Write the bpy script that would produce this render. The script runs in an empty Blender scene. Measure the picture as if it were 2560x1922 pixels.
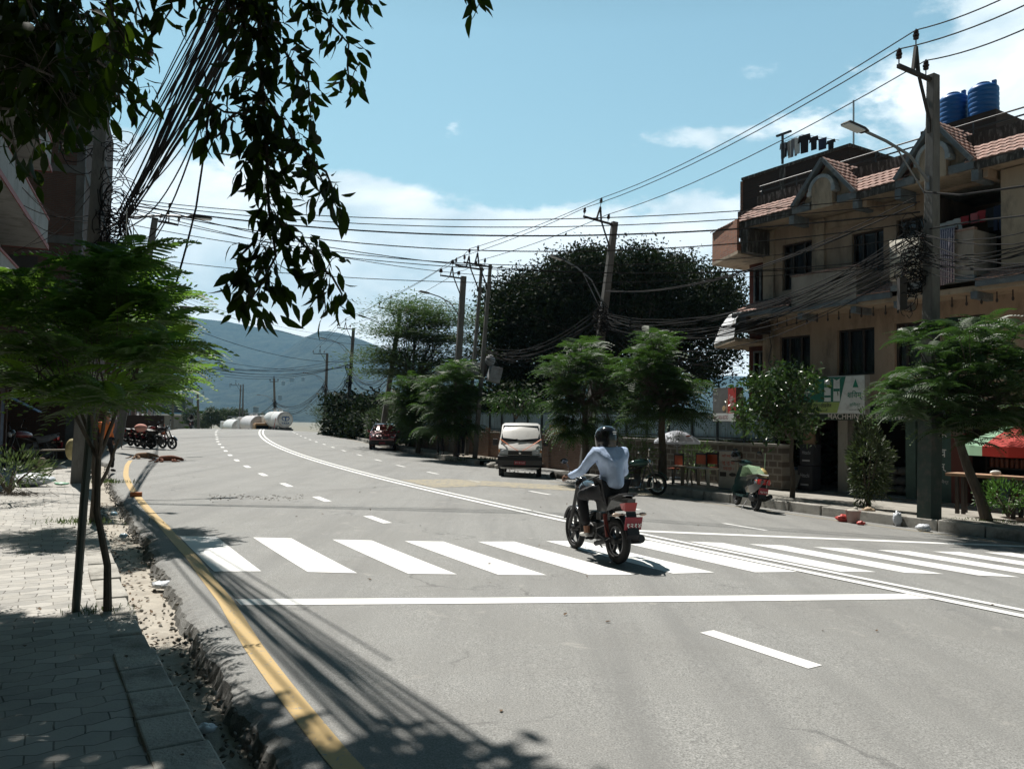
import bpy, bmesh, math, random
import numpy as np
from mathutils import Matrix, Vector
R = math.radians
rnd = random.Random(7)
NR = np.random.RandomState(11)
scene = bpy.context.scene
COL = scene.collection
# ================================================================ camera, sky, sun, exposure
FPX, PIT, ROL, CH = 2001.5, .045404, .017829, 1.639        # the photograph's own units: 2560 x 1922
_F = np.array([0, math.cos(PIT), math.sin(PIT)]); _U0 = np.array([0, -math.sin(PIT), math.cos(PIT)]); _R0 = np.array([1., 0, 0])
_R = _R0*math.cos(ROL)+_U0*math.sin(ROL); _U = -_R0*math.sin(ROL)+_U0*math.cos(ROL)
CAM = np.array([0, 0, CH])
cam = bpy.data.cameras.new('camera'); cob = bpy.data.objects.new('camera', cam); COL.objects.link(cob)
cam.sensor_width = 36; cam.lens = 36*FPX/2560; cam.clip_end = 30000; cam.clip_start = .05
_m = Matrix.Identity(4)
for i in range(3):
    _m[i][0] = _R[i]; _m[i][1] = _U[i]; _m[i][2] = -_F[i]; _m[i][3] = CAM[i]
cob.matrix_world = _m; scene.camera = cob
SUN_EL, SUN_AZ = R(60), R(31)                              # azimuth: left of straight ahead
world = bpy.data.worlds.new('World'); scene.world = world; world.use_nodes = True
def build_world():
    nt = world.node_tree; nt.nodes.clear()
    N, L = nt.nodes.new, nt.links.new
    out = N('ShaderNodeOutputWorld'); bg = N('ShaderNodeBackground')
    sky = N('ShaderNodeTexSky'); sky.sky_type = 'NISHITA'; sky.sun_disc = False
    sky.sun_elevation = SUN_EL; sky.sun_rotation = -SUN_AZ; sky.air_density = 1.0; sky.dust_density = .6; sky.ozone_density = 1.3
    tint = N('ShaderNodeMix'); tint.data_type = 'RGBA'; tint.blend_type = 'MULTIPLY'; tint.inputs[0].default_value = 1
    tint.inputs[7].default_value = (1.28, 1.74, 1.44, 1)
    L(sky.outputs[0], tint.inputs[6])
    tc = N('ShaderNodeTexCoord'); sep = N('ShaderNodeSeparateXYZ'); L(tc.outputs['Generated'], sep.inputs[0])
    def M(op, a, b=None, c=None, clamp=False):
        n = N('ShaderNodeMath'); n.operation = op; n.use_clamp = clamp
        for k, v in enumerate((a, b, c)):
            if v is None: continue
            if isinstance(v, (int, float)): n.inputs[k].default_value = v
            else: L(v, n.inputs[k])
        return n.outputs[0]
    pale = N('ShaderNodeMix'); pale.data_type = 'RGBA'; pale.inputs[7].default_value = (11.2, 13.0, 12.7, 1); L(tint.outputs[2], pale.inputs[6])
    # cloud layer: noise over azimuth / elevation, thick towards the horizon
    az = M('ARCTAN2', sep.outputs[0], sep.outputs[1]); el = M('ARCSINE', sep.outputs[2])
    comb = N('ShaderNodeCombineXYZ'); L(az, comb.inputs[0]); L(M('MULTIPLY', el, 2.1), comb.inputs[1])
    def noise(scale, det, rough, off, dist=0.):
        mp = N('ShaderNodeVectorMath'); mp.operation = 'ADD'; L(comb.outputs[0], mp.inputs[0]); mp.inputs[1].default_value = off
        n = N('ShaderNodeTexNoise'); n.inputs['Scale'].default_value = scale; n.inputs['Detail'].default_value = det
        n.inputs['Roughness'].default_value = rough; n.inputs['Distortion'].default_value = dist
        L(mp.outputs[0], n.inputs['Vector']); return n.outputs['Fac']
    n1 = noise(3.6, 9, .58, (3.1, 7.7, .3), .25); n2 = noise(11, 8, .6, (1.2, 4.4, 2.0)); n3 = noise(2.2, 4, .5, (9., 2., 5.))
    base = M('ADD', M('MULTIPLY', M('ADD', M('MULTIPLY', n1, .62), M('MULTIPLY', n2, .38)), 1.55), -.28)
    def blob(a0, e0, sa, se, amp):                          # a bank of cloud at a bearing and height
        da = M('DIVIDE', M('SUBTRACT', az, a0), sa); de = M('DIVIDE', M('SUBTRACT', el, e0), se)
        q = M('ADD', M('MULTIPLY', da, da), M('MULTIPLY', de, de))
        return M('MULTIPLY', M('EXPONENT', M('MULTIPLY', q, -1.0)), amp)
    bump = None
    for a0, e0, sa, se, amp in BANKS:
        b = blob(a0, e0, sa, se, amp); bump = b if bump is None else M('ADD', bump, b)
    low = M('MULTIPLY', M('EXPONENT', M('MULTIPLY', M('MAXIMUM', el, 0), -5.5)), .10)
    dens = M('ADD', M('ADD', base, bump), low)
    mr = N('ShaderNodeMapRange'); mr.interpolation_type = 'SMOOTHSTEP'; mr.inputs[1].default_value = .58; mr.inputs[2].default_value = .74; L(dens, mr.inputs[0])
    mask = M('MULTIPLY', mr.outputs[0], .96)
    shade = N('ShaderNodeMapRange'); shade.inputs[1].default_value = .36; shade.inputs[2].default_value = .62; L(noise(6., 6, .55, (3.1, 7.62, .3), .2), shade.inputs[0])
    cc = N('ShaderNodeMix'); cc.data_type = 'RGBA'; cc.inputs[6].default_value = CLOUD_DK; cc.inputs[7].default_value = CLOUD_LT; L(shade.outputs[0], cc.inputs[0])
    mix = N('ShaderNodeMix'); mix.data_type = 'RGBA'; L(mask, mix.inputs[0]); L(M('MULTIPLY', M('EXPONENT', M('MULTIPLY', M('MAXIMUM', el, 0), -4.2)), .62), pale.inputs[0]); L(pale.outputs[2], mix.inputs[6]); L(cc.outputs[2], mix.inputs[7])
    hi = N('ShaderNodeMapRange'); hi.inputs[1].default_value = .46; hi.inputs[2].default_value = .85; hi.inputs[3].default_value = 1.; hi.inputs[4].default_value = .09; L(el, hi.inputs[0])   # sky dimmed towards the zenith to cut fill light
    sd = N('ShaderNodeMapRange'); sd.interpolation_type = 'SMOOTHSTEP'; sd.inputs[1].default_value = .8; sd.inputs[2].default_value = 1.9; sd.inputs[3].default_value = 1.; sd.inputs[4].default_value = .22; L(M('ABSOLUTE', az), sd.inputs[0])   # sky dimmed to the sides and behind the viewer to deepen the shade
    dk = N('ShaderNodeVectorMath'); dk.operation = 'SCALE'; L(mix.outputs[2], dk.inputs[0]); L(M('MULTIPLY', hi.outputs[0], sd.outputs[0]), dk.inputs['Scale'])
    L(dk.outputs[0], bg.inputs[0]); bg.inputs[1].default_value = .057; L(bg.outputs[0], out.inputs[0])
#        bearing  height   width  depth  amount
BANKS = [(-.10, .20, .24, .075, .26), (.06, .23, .10, .035, .22), (-.24, .26, .12, .035, .16), (-.34, .19, .22, .09, .40), (-.20, .17, .22, .07, .28), (-.10, .235, .10, .02, .14), (-.40, .06, .45, .12, .34), (.28, .19, .12, .07, .20), (.13, .16, .14, .05, .2), (-.1, .06, .3, .06, .16), (.62, .42, .16, .10, .34), (.55, .30, .10, .06, .26), (.26, .34, .12, .022, .24),
         (.02, .205, .09, .03, .25), (.10, .10, .22, .06, .16), (.22, .19, .12, .035, .24), (.36, .25, .10, .035, .16), (-.02, .15, .16, .03, .14), (-.05, .52, .42, .16, -.3), (.1, .30, .2, .03, -.05)]
CLOUD_DK, CLOUD_LT = (9.4, 10.9, 11.6, 1), (16.8, 17, 17, 1)
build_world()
sl = bpy.data.lights.new('sun', 'SUN'); sl.energy = 5.0; sl.angle = R(.53); sl.color = (1, .955, .89)
sun = bpy.data.objects.new('sun', sl); COL.objects.link(sun)
SUNV = Vector((-math.sin(SUN_AZ)*math.cos(SUN_EL), math.cos(SUN_AZ)*math.cos(SUN_EL), math.sin(SUN_EL)))
sun.rotation_euler = SUNV.to_track_quat('Z', 'Y').to_euler(); sun.location = (0, 0, 60)
vs = scene.view_settings; vs.view_transform = 'Standard'; vs.look = 'None'; vs.gamma = 1; vs.exposure = .74
scene.cycles.max_bounces = 5; scene.cycles.diffuse_bounces = 2; scene.cycles.glossy_bounces = 2; scene.cycles.transparent_max_bounces = 8
scene.cycles.transmission_bounces = 3; scene.cycles.volume_bounces = 0; scene.cycles.caustics_reflective = False; scene.cycles.caustics_refractive = False

# ================================================================ helpers: picture rays, road frame
def ray(x, y): return _F+(x-1280)/FPX*_R-(y-961)/FPX*_U
def AT(x, y, d): r = ray(x, y); return CAM+r*(d/r[1])
def ATP(x, y, P, n): r = ray(x, y); return CAM+r*(np.dot(P-CAM, n)/np.dot(r, n))
def HZ(x, y, z): r = ray(x, y); return CAM+r*((z-CH)/r[2])
SS = np.linspace(-40, 400, 1761)
def _head(s): s = np.clip(s, -25, 62); return .5229-.005386*s+2.5e-5*s*s
_th = _head(SS); _i0 = int(np.argmin(abs(SS))); _dx, _dy = -np.sin(_th), np.cos(_th)
CX = np.concatenate([[0], np.cumsum((_dx[1:]+_dx[:-1])*.125)]); CY = np.concatenate([[0], np.cumsum((_dy[1:]+_dy[:-1])*.125)])
CX = CX-CX[_i0]+1.9717; CY = CY-CY[_i0]+11.7
_PK = np.array([-40, 0, 10, 20, 30, 40, 50, 60, 66, 75, 90, 110, 140, 200, 400.])
_PZ = np.array([0, 0, .017, .064, .138, .233, .344, .455, .47, .33, -.2, -1.2, -3.2, -8, -14.])
_PM = np.gradient(_PZ, _PK); _PM[0] = _PM[1] = _PM[-1] = 0
def prof(s):
    s = np.clip(s, -40, 400); i = np.clip(np.searchsorted(_PK, s)-1, 0, len(_PK)-2)
    h = _PK[i+1]-_PK[i]; t = (s-_PK[i])/h
    return (2*t**3-3*t*t+1)*_PZ[i]+(t**3-2*t*t+t)*h*_PM[i]+(-2*t**3+3*t*t)*_PZ[i+1]+(t**3-t*t)*h*_PM[i+1]
def zs(s, o):
    t = np.clip(s, -10, 90)/50; o = np.asarray(o, float)
    return prof(s)-np.clip(o, 0, 12)*(.040268+.003085*t)+np.clip(o, -12, 0)*.010248
def so(X, Y):
    X = np.atleast_1d(np.asarray(X, float)); Y = np.atleast_1d(np.asarray(Y, float))
    i = np.array([int(np.argmin((x-CX)**2+(y-CY)**2)) for x, y in zip(X, Y)])
    return SS[i]-(X-CX[i])*np.sin(_th[i])+(Y-CY[i])*np.cos(_th[i]), (X-CX[i])*np.cos(_th[i])+(Y-CY[i])*np.sin(_th[i])
def XY(s, o):
    x = np.interp(s, SS, CX); y = np.interp(s, SS, CY); th = np.interp(s, SS, _th)
    return x+o*np.cos(th), y+o*np.sin(th)
def HG(X, Y): s, o = so(X, Y); return float(zs(s, o)[0])
def head(s): return float(np.interp(s, SS, _th))           # road bearing, radians left of +Y
def G(x, y, dz=0.):
    z = dz
    for _ in range(14):
        p = HZ(x, y, min(z, CH-.05)); z = HG(p[0], p[1])+dz
    return np.array([p[0], p[1], z])
def W(s, o, dz=0.): x, y = XY(s, o); return np.array([float(x), float(y), float(zs(s, o))+dz])

# ================================================================ helpers: mesh building
I4 = Matrix.Identity(4)
def T(x, y, z): return Matrix.Translation((x, y, z))
def RX(a): return Matrix.Rotation(a, 4, 'X')
def RY(a): return Matrix.Rotation(a, 4, 'Y')
def RZ(a): return Matrix.Rotation(a, 4, 'Z')
def SC(x, y, z): return Matrix.Diagonal((x, y, z, 1))
class MB:
    def __init__(s, M=None): s.v = []; s.f = []; s.mi = []; s.M = M or I4; s.m = 0
    def add(s, vs_, fs, M=None):
        b = len(s.v); MM = s.M @ M if M else s.M
        s.v += [tuple(MM @ Vector(p)) for p in vs_]; s.f += [tuple(i+b for i in f) for f in fs]; s.mi += [s.m]*len(fs); return s
    def box(s, c, d, M=None, tz=1., tx=None):             # tz: top scale
        x, y, z = (k/2 for k in d); tx = tz if tx is None else tx
        p = [(c[0]+i*x*(tx if k > 0 else 1), c[1]+j*y*(tz if k > 0 else 1), c[2]+k*z) for k in (-1, 1) for j in (-1, 1) for i in (-1, 1)]
        return s.add(p, [(0, 2, 3, 1), (4, 5, 7, 6), (0, 1, 5, 4), (2, 6, 7, 3), (0, 4, 6, 2), (1, 3, 7, 5)], M)
    def bb(s, a, b, M=None): return s.box([(p+q)/2 for p, q in zip(a, b)], [abs(q-p) for p, q in zip(a, b)], M)
    def bar(s, a, b, w, h=None, up=(0, 0, 1)):             # rectangular bar between two points
        a, b = Vector(a), Vector(b); h = h or w; d = (b-a); L = d.length; z = d.normalized(); x = Vector(up).cross(z)
        if x.length < 1e-4: x = Vector((1, 0, 0))
        x.normalize(); y = z.cross(x); M = Matrix((x, y, z)).transposed().to_4x4(); M.translation = (a+b)/2
        return s.box((0, 0, 0), (w, h, L), M)
    def tube(s, pts, r, n=8, cap=True, M=None):            # pts with constant or per-point radius
        P = [Vector(p) for p in pts]; k = len(P); rr = r if hasattr(r, '__len__') else [r]*k
        vs_, fs = [], []; px = None
        for i, p in enumerate(P):
            t = (P[min(i+1, k-1)]-P[max(i-1, 0)])
            t = t.normalized() if t.length > 1e-9 else Vector((0, 0, 1))
            if px is None: px = t.orthogonal().normalized()
            else:
                px = px-t*px.dot(t)
                px = px.normalized() if px.length > 1e-6 else t.orthogonal().normalized()
            py = t.cross(px)
            for j in range(n):
                a = 2*math.pi*j/n; vs_.append(p+(px*math.cos(a)+py*math.sin(a))*rr[i])
        for i in range(k-1):
            for j in range(n):
                fs.append((i*n+j, i*n+(j+1) % n, (i+1)*n+(j+1) % n, (i+1)*n+j))
        if cap: fs += [tuple(range(n))[::-1], tuple((k-1)*n+j for j in range(n))]
        return s.add(vs_, fs, M)
    def lathe(s, prof_, n=16, M=None, cap=True, sx=1., sy=1.):   # prof_: (radius, z)
        vs_ = [(r*math.cos(2*math.pi*j/n)*sx, r*math.sin(2*math.pi*j/n)*sy, z) for r, z in prof_ for j in range(n)]; k = len(prof_)
        fs = [(i*n+j, i*n+(j+1) % n, (i+1)*n+(j+1) % n, (i+1)*n+j) for i in range(k-1) for j in range(n)]
        if cap: fs += [tuple(range(n))[::-1], tuple((k-1)*n+j for j in range(n))]
        return s.add(vs_, fs, M)
    def ell(s, c, r, n=12, m=8, M=None):
        rx, ry, rz = (r, r, r) if not hasattr(r, '__len__') else r
        vs_ = []; 
        for i in range(m+1):
            a = -math.pi/2+math.pi*i/m
            for j in range(n):
                b = 2*math.pi*j/n; q = max(math.cos(a), .001)
                vs_.append((c[0]+rx*q*math.cos(b), c[1]+ry*q*math.sin(b), c[2]+rz*math.sin(a)))
        fs = [(i*n+j, i*n+(j+1) % n, (i+1)*n+(j+1) % n, (i+1)*n+j) for i in range(m) for j in range(n)]
        return s.add(vs_, fs, M)
    def prism(s, poly, a, b, axis='y', M=None):            # polygon extruded along an axis from a to b
        def P(u, v, w): return {'y': (u, w, v), 'x': (w, u, v), 'z': (u, v, w)}[axis]
        n = len(poly); vs_ = [P(u, v, a) for u, v in poly]+[P(u, v, b) for u, v in poly]
        fs = [tuple(range(n)), tuple(range(2*n-1, n-1, -1))]+[(i, i+n, (i+1) % n+n, (i+1) % n) for i in range(n)]
        return s.add(vs_, fs, M)
    def ring(s, R_, r, n=28, m=8, M=None, a0=0., a1=2*math.pi):    # torus in the XZ plane (a wheel whose axle is Y)
        full = abs(a1-a0-2*math.pi) < 1e-6; k = n if full else n+1; vs_ = []
        for i in range(k):
            a = a0+(a1-a0)*i/n; ca, sa = math.cos(a), math.sin(a)
            for j in range(m):
                b = 2*math.pi*j/m; q = R_+(r[0] if hasattr(r, '__len__') else r)*math.cos(b); w = (r[1] if hasattr(r, '__len__') else r)*math.sin(b)
                vs_.append((q*ca, w, q*sa))
        fs = []
        for i in range(n if full else n):
            i2 = (i+1) % k
            for j in range(m): fs.append((i*m+j, i2*m+j, i2*m+(j+1) % m, i*m+(j+1) % m))
        return s.add(vs_, fs, M)
    def grid(s, P):                                        # P[i][j] points
        n, m = len(P), len(P[0])
        return s.add([p for row in P for p in row], [(i*m+j, (i+1)*m+j, (i+1)*m+j+1, i*m+j+1) for i in range(n-1) for j in range(m-1)])
    def build(s, name, mats, parent=None, smooth=False, bevel=0, subsurf=0, fix=True):
        me = bpy.data.meshes.new(name); me.from_pydata(s.v, [], s.f); 
        for m_ in (mats if isinstance(mats, (list, tuple)) else [mats]): me.materials.append(m_)
        if any(s.mi): me.polygons.foreach_set('material_index', s.mi)
        if fix:
            b = bmesh.new(); b.from_mesh(me); bmesh.ops.recalc_face_normals(b, faces=b.faces); b.to_mesh(me); b.free()
        me.update(); ob = bpy.data.objects.new(name, me); COL.objects.link(ob)
        if smooth:
            me.polygons.foreach_set('use_smooth', [True]*len(me.polygons))
            if smooth != 'all':
                try: me.set_sharp_from_angle(angle=R(38))
                except Exception: pass
        if bevel:
            mo = ob.modifiers.new('bevel', 'BEVEL'); mo.width = bevel; mo.segments = 2; mo.limit_method = 'ANGLE'
        if subsurf:
            mo = ob.modifiers.new('sub', 'SUBSURF'); mo.levels = mo.render_levels = subsurf
        if parent: ob.parent = parent
        return ob
def fastmesh(name, V, Fq, mats, parent=None, mi=None, tris=False):   # numpy arrays: V (n,3), faces (m,4) or (m,3)
    V = np.ascontiguousarray(V, dtype=np.float32); Fq = np.ascontiguousarray(Fq, dtype=np.int32); k = Fq.shape[1]
    me = bpy.data.meshes.new(name); me.vertices.add(len(V)); me.vertices.foreach_set('co', V.ravel())
    me.loops.add(Fq.size); me.loops.foreach_set('vertex_index', Fq.ravel()); me.polygons.add(len(Fq))
    me.polygons.foreach_set('loop_start', np.arange(0, Fq.size, k, dtype=np.int32))
    for m_ in (mats if isinstance(mats, (list, tuple)) else [mats]): me.materials.append(m_)
    if mi is not None: me.polygons.foreach_set('material_index', np.asarray(mi, dtype=np.int32))
    me.update(calc_edges=True); ob = bpy.data.objects.new(name, me); COL.objects.link(ob)
    if parent: ob.parent = parent
    return ob
def tag(o, label=None, cat=None, group=None, kind=None):
    if label: o['label'] = label
    if cat: o['category'] = cat
    if group: o['group'] = group
    if kind: o['kind'] = kind
    return o
def thing(name, label, cat, loc=(0, 0, 0), rz=0., group=None, rot=None):
    o = bpy.data.objects.new(name, None); COL.objects.link(o); o.location = tuple(float(v) for v in loc)
    o.rotation_euler = rot if rot else (0, 0, rz); o.empty_display_size = .2
    return tag(o, label, cat, group)
def struct(o): o['kind'] = 'structure'; return o
def copy_tree(o, parent=None):
    c = o.copy(); COL.objects.link(c)
    if parent: c.parent = parent
    for ch in list(o.children): copy_tree(ch, c)
    return c

# ================================================================ materials
def mat(name, col, rough=.8, metal=0., var=.0, scale=6., bump=0., bscale=40., spec=.5, coat=0., trans=0., dirt=None, dscale=1.5, alpha=1., stretch=None, sheen=0.):
    m = bpy.data.materials.new(name); m.use_nodes = True; nt = m.node_tree; N, L = nt.nodes.new, nt.links.new
    b = nt.nodes['Principled BSDF']; b.inputs['Roughness'].default_value = rough; b.inputs['Metallic'].default_value = metal
    b.inputs['Specular IOR Level'].default_value = spec; b.inputs['Coat Weight'].default_value = coat
    c = (*col, 1); b.inputs['Base Color'].default_value = c
    tc = N('ShaderNodeTexCoord'); vec = tc.outputs['Object']
    if stretch:
        mp = N('ShaderNodeMapping'); mp.inputs['Scale'].default_value = stretch; L(vec, mp.inputs[0]); vec = mp.outputs[0]
    last = None
    if var or dirt:
        n = N('ShaderNodeTexNoise'); n.inputs['Scale'].default_value = scale; n.inputs['Detail'].default_value = 7; n.inputs['Roughness'].default_value = .65; L(vec, n.inputs['Vector'])
        mx = N('ShaderNodeMix'); mx.data_type = 'RGBA'
        mx.inputs[6].default_value = tuple(k*(1-var) for k in col)+(1,); mx.inputs[7].default_value = tuple(min(k*(1+var), 1) for k in col)+(1,)
        mr = N('ShaderNodeMapRange'); mr.inputs[1].default_value = .3; mr.inputs[2].default_value = .7; L(n.outputs['Fac'], mr.inputs[0]); L(mr.outputs[0], mx.inputs[0]); last = mx.outputs[2]
    if dirt:
        n2 = N('ShaderNodeTexNoise'); n2.inputs['Scale'].default_value = dscale; n2.inputs['Detail'].default_value = 9; n2.inputs['Roughness'].default_value = .7; L(vec, n2.inputs['Vector'])
        mr2 = N('ShaderNodeMapRange'); mr2.inputs[1].default_value = .5; mr2.inputs[2].default_value = .68; L(n2.outputs['Fac'], mr2.inputs[0])
        mx2 = N('ShaderNodeMix'); mx2.data_type = 'RGBA'; L(mr2.outputs[0], mx2.inputs[0]); L(last, mx2.inputs[6]); mx2.inputs[7].default_value = (*dirt, 1); last = mx2.outputs[2]
    if last: L(last, b.inputs['Base Color'])
    if bump:
        n3 = N('ShaderNodeTexNoise'); n3.inputs['Scale'].default_value = bscale; n3.inputs['Detail'].default_value = 6; L(vec, n3.inputs['Vector'])
        bp = N('ShaderNodeBump'); bp.inputs['Strength'].default_value = bump; bp.inputs['Distance'].default_value = .02; L(n3.outputs['Fac'], bp.inputs['Height']); L(bp.outputs[0], b.inputs['Normal'])
    if trans: b.inputs['Transmission Weight'].default_value = trans; b.inputs['IOR'].default_value = 1.3
    return m
def leafmat(name, c1, c2, tcol, tw=.45, rough=.45, scale=1.2, spec=.5):
    m = bpy.data.materials.new(name); m.use_nodes = True; nt = m.node_tree; N, L = nt.nodes.new, nt.links.new
    out = nt.nodes['Material Output']; b = nt.nodes['Principled BSDF']; b.inputs['Roughness'].default_value = rough; b.inputs['Specular IOR Level'].default_value = spec
    g = N('ShaderNodeNewGeometry'); tc = N('ShaderNodeTexCoord'); n = N('ShaderNodeTexNoise'); n.inputs['Scale'].default_value = scale; L(tc.outputs['Object'], n.inputs['Vector'])
    ad = N('ShaderNodeMath'); ad.operation = 'ADD'; L(g.outputs['Random Per Island'], ad.inputs[0]); L(n.outputs['Fac'], ad.inputs[1])
    hf = N('ShaderNodeMapRange'); hf.inputs[1].default_value = .45; hf.inputs[2].default_value = 1.35; L(ad.outputs[0], hf.inputs[0])
    mx = N('ShaderNodeMix'); mx.data_type = 'RGBA'; mx.inputs[6].default_value = (*c1, 1); mx.inputs[7].default_value = (*c2, 1); L(hf.outputs[0], mx.inputs[0]); L(mx.outputs[2], b.inputs['Base Color'])
    tr = N('ShaderNodeBsdfTranslucent'); tr.inputs[0].default_value = (*tcol, 1); ms = N('ShaderNodeMixShader'); ms.inputs[0].default_value = tw
    L(b.outputs[0], ms.inputs[1]); L(tr.outputs[0], ms.inputs[2]); L(ms.outputs[0], out.inputs[0]); return m
def brickmat(name, c1, c2, mortar, sc=1., rough=.9, bw=.23, bh=.075, ms=.012, axes='xz', dirt=None, bump=.4):
    m = bpy.data.materials.new(name); m.use_nodes = True; nt = m.node_tree; N, L = nt.nodes.new, nt.links.new
    b = nt.nodes['Principled BSDF']; b.inputs['Roughness'].default_value = rough
    tc = N('ShaderNodeTexCoord'); sp = N('ShaderNodeSeparateXYZ'); L(tc.outputs['Object'], sp.inputs[0]); cb = N('ShaderNodeCombineXYZ')
    if axes == 'both':
        ad = N('ShaderNodeMath'); ad.operation = 'ADD'; L(sp.outputs[0], ad.inputs[0]); L(sp.outputs[1], ad.inputs[1]); L(ad.outputs[0], cb.inputs[0]); L(sp.outputs[2], cb.inputs[1])
    elif axes == 'xy': L(sp.outputs[0], cb.inputs[0]); L(sp.outputs[1], cb.inputs[1])
    else: L(sp.outputs[0 if axes[0] == 'x' else 1], cb.inputs[0]); L(sp.outputs[2], cb.inputs[1])
    t = N('ShaderNodeTexBrick'); t.inputs['Scale'].default_value = sc; t.inputs['Brick Width'].default_value = bw; t.inputs['Row Height'].default_value = bh; t.inputs['Mortar Size'].default_value = ms
    t.inputs['Color1'].default_value = (*c1, 1); t.inputs['Color2'].default_value = (*c2, 1); t.inputs['Mortar'].default_value = (*mortar, 1); t.inputs['Bias'].default_value = 0
    L(cb.outputs[0], t.inputs['Vector']); last = t.outputs['Color']
    n = N('ShaderNodeTexNoise'); n.inputs['Scale'].default_value = 2.5; n.inputs['Detail'].default_value = 9; n.inputs['Roughness'].default_value = .7; L(tc.outputs['Object'], n.inputs['Vector'])
    mr = N('ShaderNodeMapRange'); mr.inputs[1].default_value = .35; mr.inputs[2].default_value = .75; mr.inputs[3].default_value = 0; mr.inputs[4].default_value = .6; L(n.outputs['Fac'], mr.inputs[0])
    mx = N('ShaderNodeMix'); mx.data_type = 'RGBA'; L(mr.outputs[0], mx.inputs[0]); L(last, mx.inputs[6]); mx.inputs[7].default_value = (*(dirt or tuple(k*.45 for k in c1)), 1)
    L(mx.outputs[2], b.inputs['Base Color'])
    bp = N('ShaderNodeBump'); bp.inputs['Strength'].default_value = bump; bp.inputs['Distance'].default_value = .01; bp.invert = True; L(t.outputs['Fac'], bp.inputs['Height']); L(bp.outputs[0], b.inputs['Normal'])
    return m
# ================================================================ THE SETTING: ground, road, pavements, markings, hills
def noise_mat_nodes(m):
    nt = m.node_tree; return nt, nt.nodes.new, nt.links.new
def asphalt():
    m = bpy.data.materials.new('asphalt'); m.use_nodes = True; nt, N, L = noise_mat_nodes(m); b = nt.nodes['Principled BSDF']
    b.inputs['Roughness'].default_value = .82; b.inputs['Specular IOR Level'].default_value = .35
    tc = N('ShaderNodeTexCoord')
    def nz(sc, det=6, ro=.6, vec=None, dist=0):
        n = N('ShaderNodeTexNoise'); n.inputs['Scale'].default_value = sc; n.inputs['Detail'].default_value = det; n.inputs['Roughness'].default_value = ro; n.inputs['Distortion'].default_value = dist
        L(vec or tc.outputs['Object'], n.inputs['Vector']); return n.outputs['Fac']
    def mixc(f, a, c):
        x = N('ShaderNodeMix'); x.data_type = 'RGBA'
        (L(f, x.inputs[0]) if not isinstance(f, float) else setattr(x.inputs[0], 'default_value', f))
        for k, v in ((6, a), (7, c)):
            (L(v, x.inputs[k]) if not isinstance(v, tuple) else setattr(x.inputs[k], 'default_value', v))
        return x.outputs[2]
    def rng(f, a, c, lo=0., hi=1.):
        r = N('ShaderNodeMapRange'); r.inputs[1].default_value = a; r.inputs[2].default_value = c; r.inputs[3].default_value = lo; r.inputs[4].default_value = hi; L(f, r.inputs[0]); return r.outputs[0]
    fine = mixc(rng(nz(95, 4, .7), .36, .64), (.115, .116, .11, 1), (.34, .34, .325, 1)); fine = mixc(rng(nz(38, 5, .75), .56, .66, 0., .5), fine, (.10, .10, .095, 1)); fine = mixc(rng(nz(30, 4, .7), .60, .68, 0., .55), fine, (.44, .43, .40, 1))
    vor = N('ShaderNodeTexVoronoi'); vor.inputs['Scale'].default_value = 130; L(tc.outputs['Object'], vor.inputs['Vector'])
    fine = mixc(rng(vor.outputs['Distance'], .0, .32, .35, 0.), fine, (.36, .355, .34, 1))
    big = mixc(rng(nz(.45, 8, .68, dist=.5), .42, .66, 0., .6), fine, (.185, .182, .17, 1))
    # tracks of wear and dust along the road: stretched noise
    mp = N('ShaderNodeMapping'); mp.inputs['Rotation'].default_value = (0, 0, -.47); mp.inputs['Scale'].default_value = (1.6, .09, 1); L(tc.outputs['Object'], mp.inputs[0])
    st = mixc(rng(nz(1.2, 7, .65, mp.outputs[0]), .46, .70, 0., .6), big, (.15, .15, .145, 1)); st = mixc(rng(nz(1.9, 7, .7, dist=.8), .60, .72, 0., .55), st, (.38, .365, .33, 1)); st = mixc(rng(nz(2.6, 4, .6, dist=1.), .68, .74, 0., .5), st, (.085, .085, .085, 1))
    crack = N('ShaderNodeTexVoronoi'); crack.feature = 'DISTANCE_TO_EDGE'; crack.inputs['Scale'].default_value = .35
    dv = N('ShaderNodeVectorMath'); dv.operation = 'ADD'; nn = N('ShaderNodeTexNoise'); nn.inputs['Scale'].default_value = 2.0; nn.inputs['Detail'].default_value = 6; L(tc.outputs['Object'], nn.inputs['Vector']); L(tc.outputs['Object'], dv.inputs[0]); L(nn.outputs['Color'], dv.inputs[1]); L(dv.outputs[0], crack.inputs['Vector'])
    ck = N('ShaderNodeMath'); ck.operation = 'MULTIPLY'; L(rng(crack.outputs['Distance'], .0, .012, 1., 0.), ck.inputs[0]); L(rng(nz(.8, 3), .5, .6, 0., .5), ck.inputs[1])
    fin = mixc(ck.outputs[0], st, (.05, .05, .05, 1)); L(fin, b.inputs['Base Color'])
    bp = N('ShaderNodeBump'); bp.inputs['Strength'].default_value = .55; bp.inputs['Distance'].default_value = .006; L(nz(120, 4, .7), bp.inputs['Height']); L(bp.outputs[0], b.inputs['Normal'])
    return m
M_ASPH = asphalt()
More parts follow.
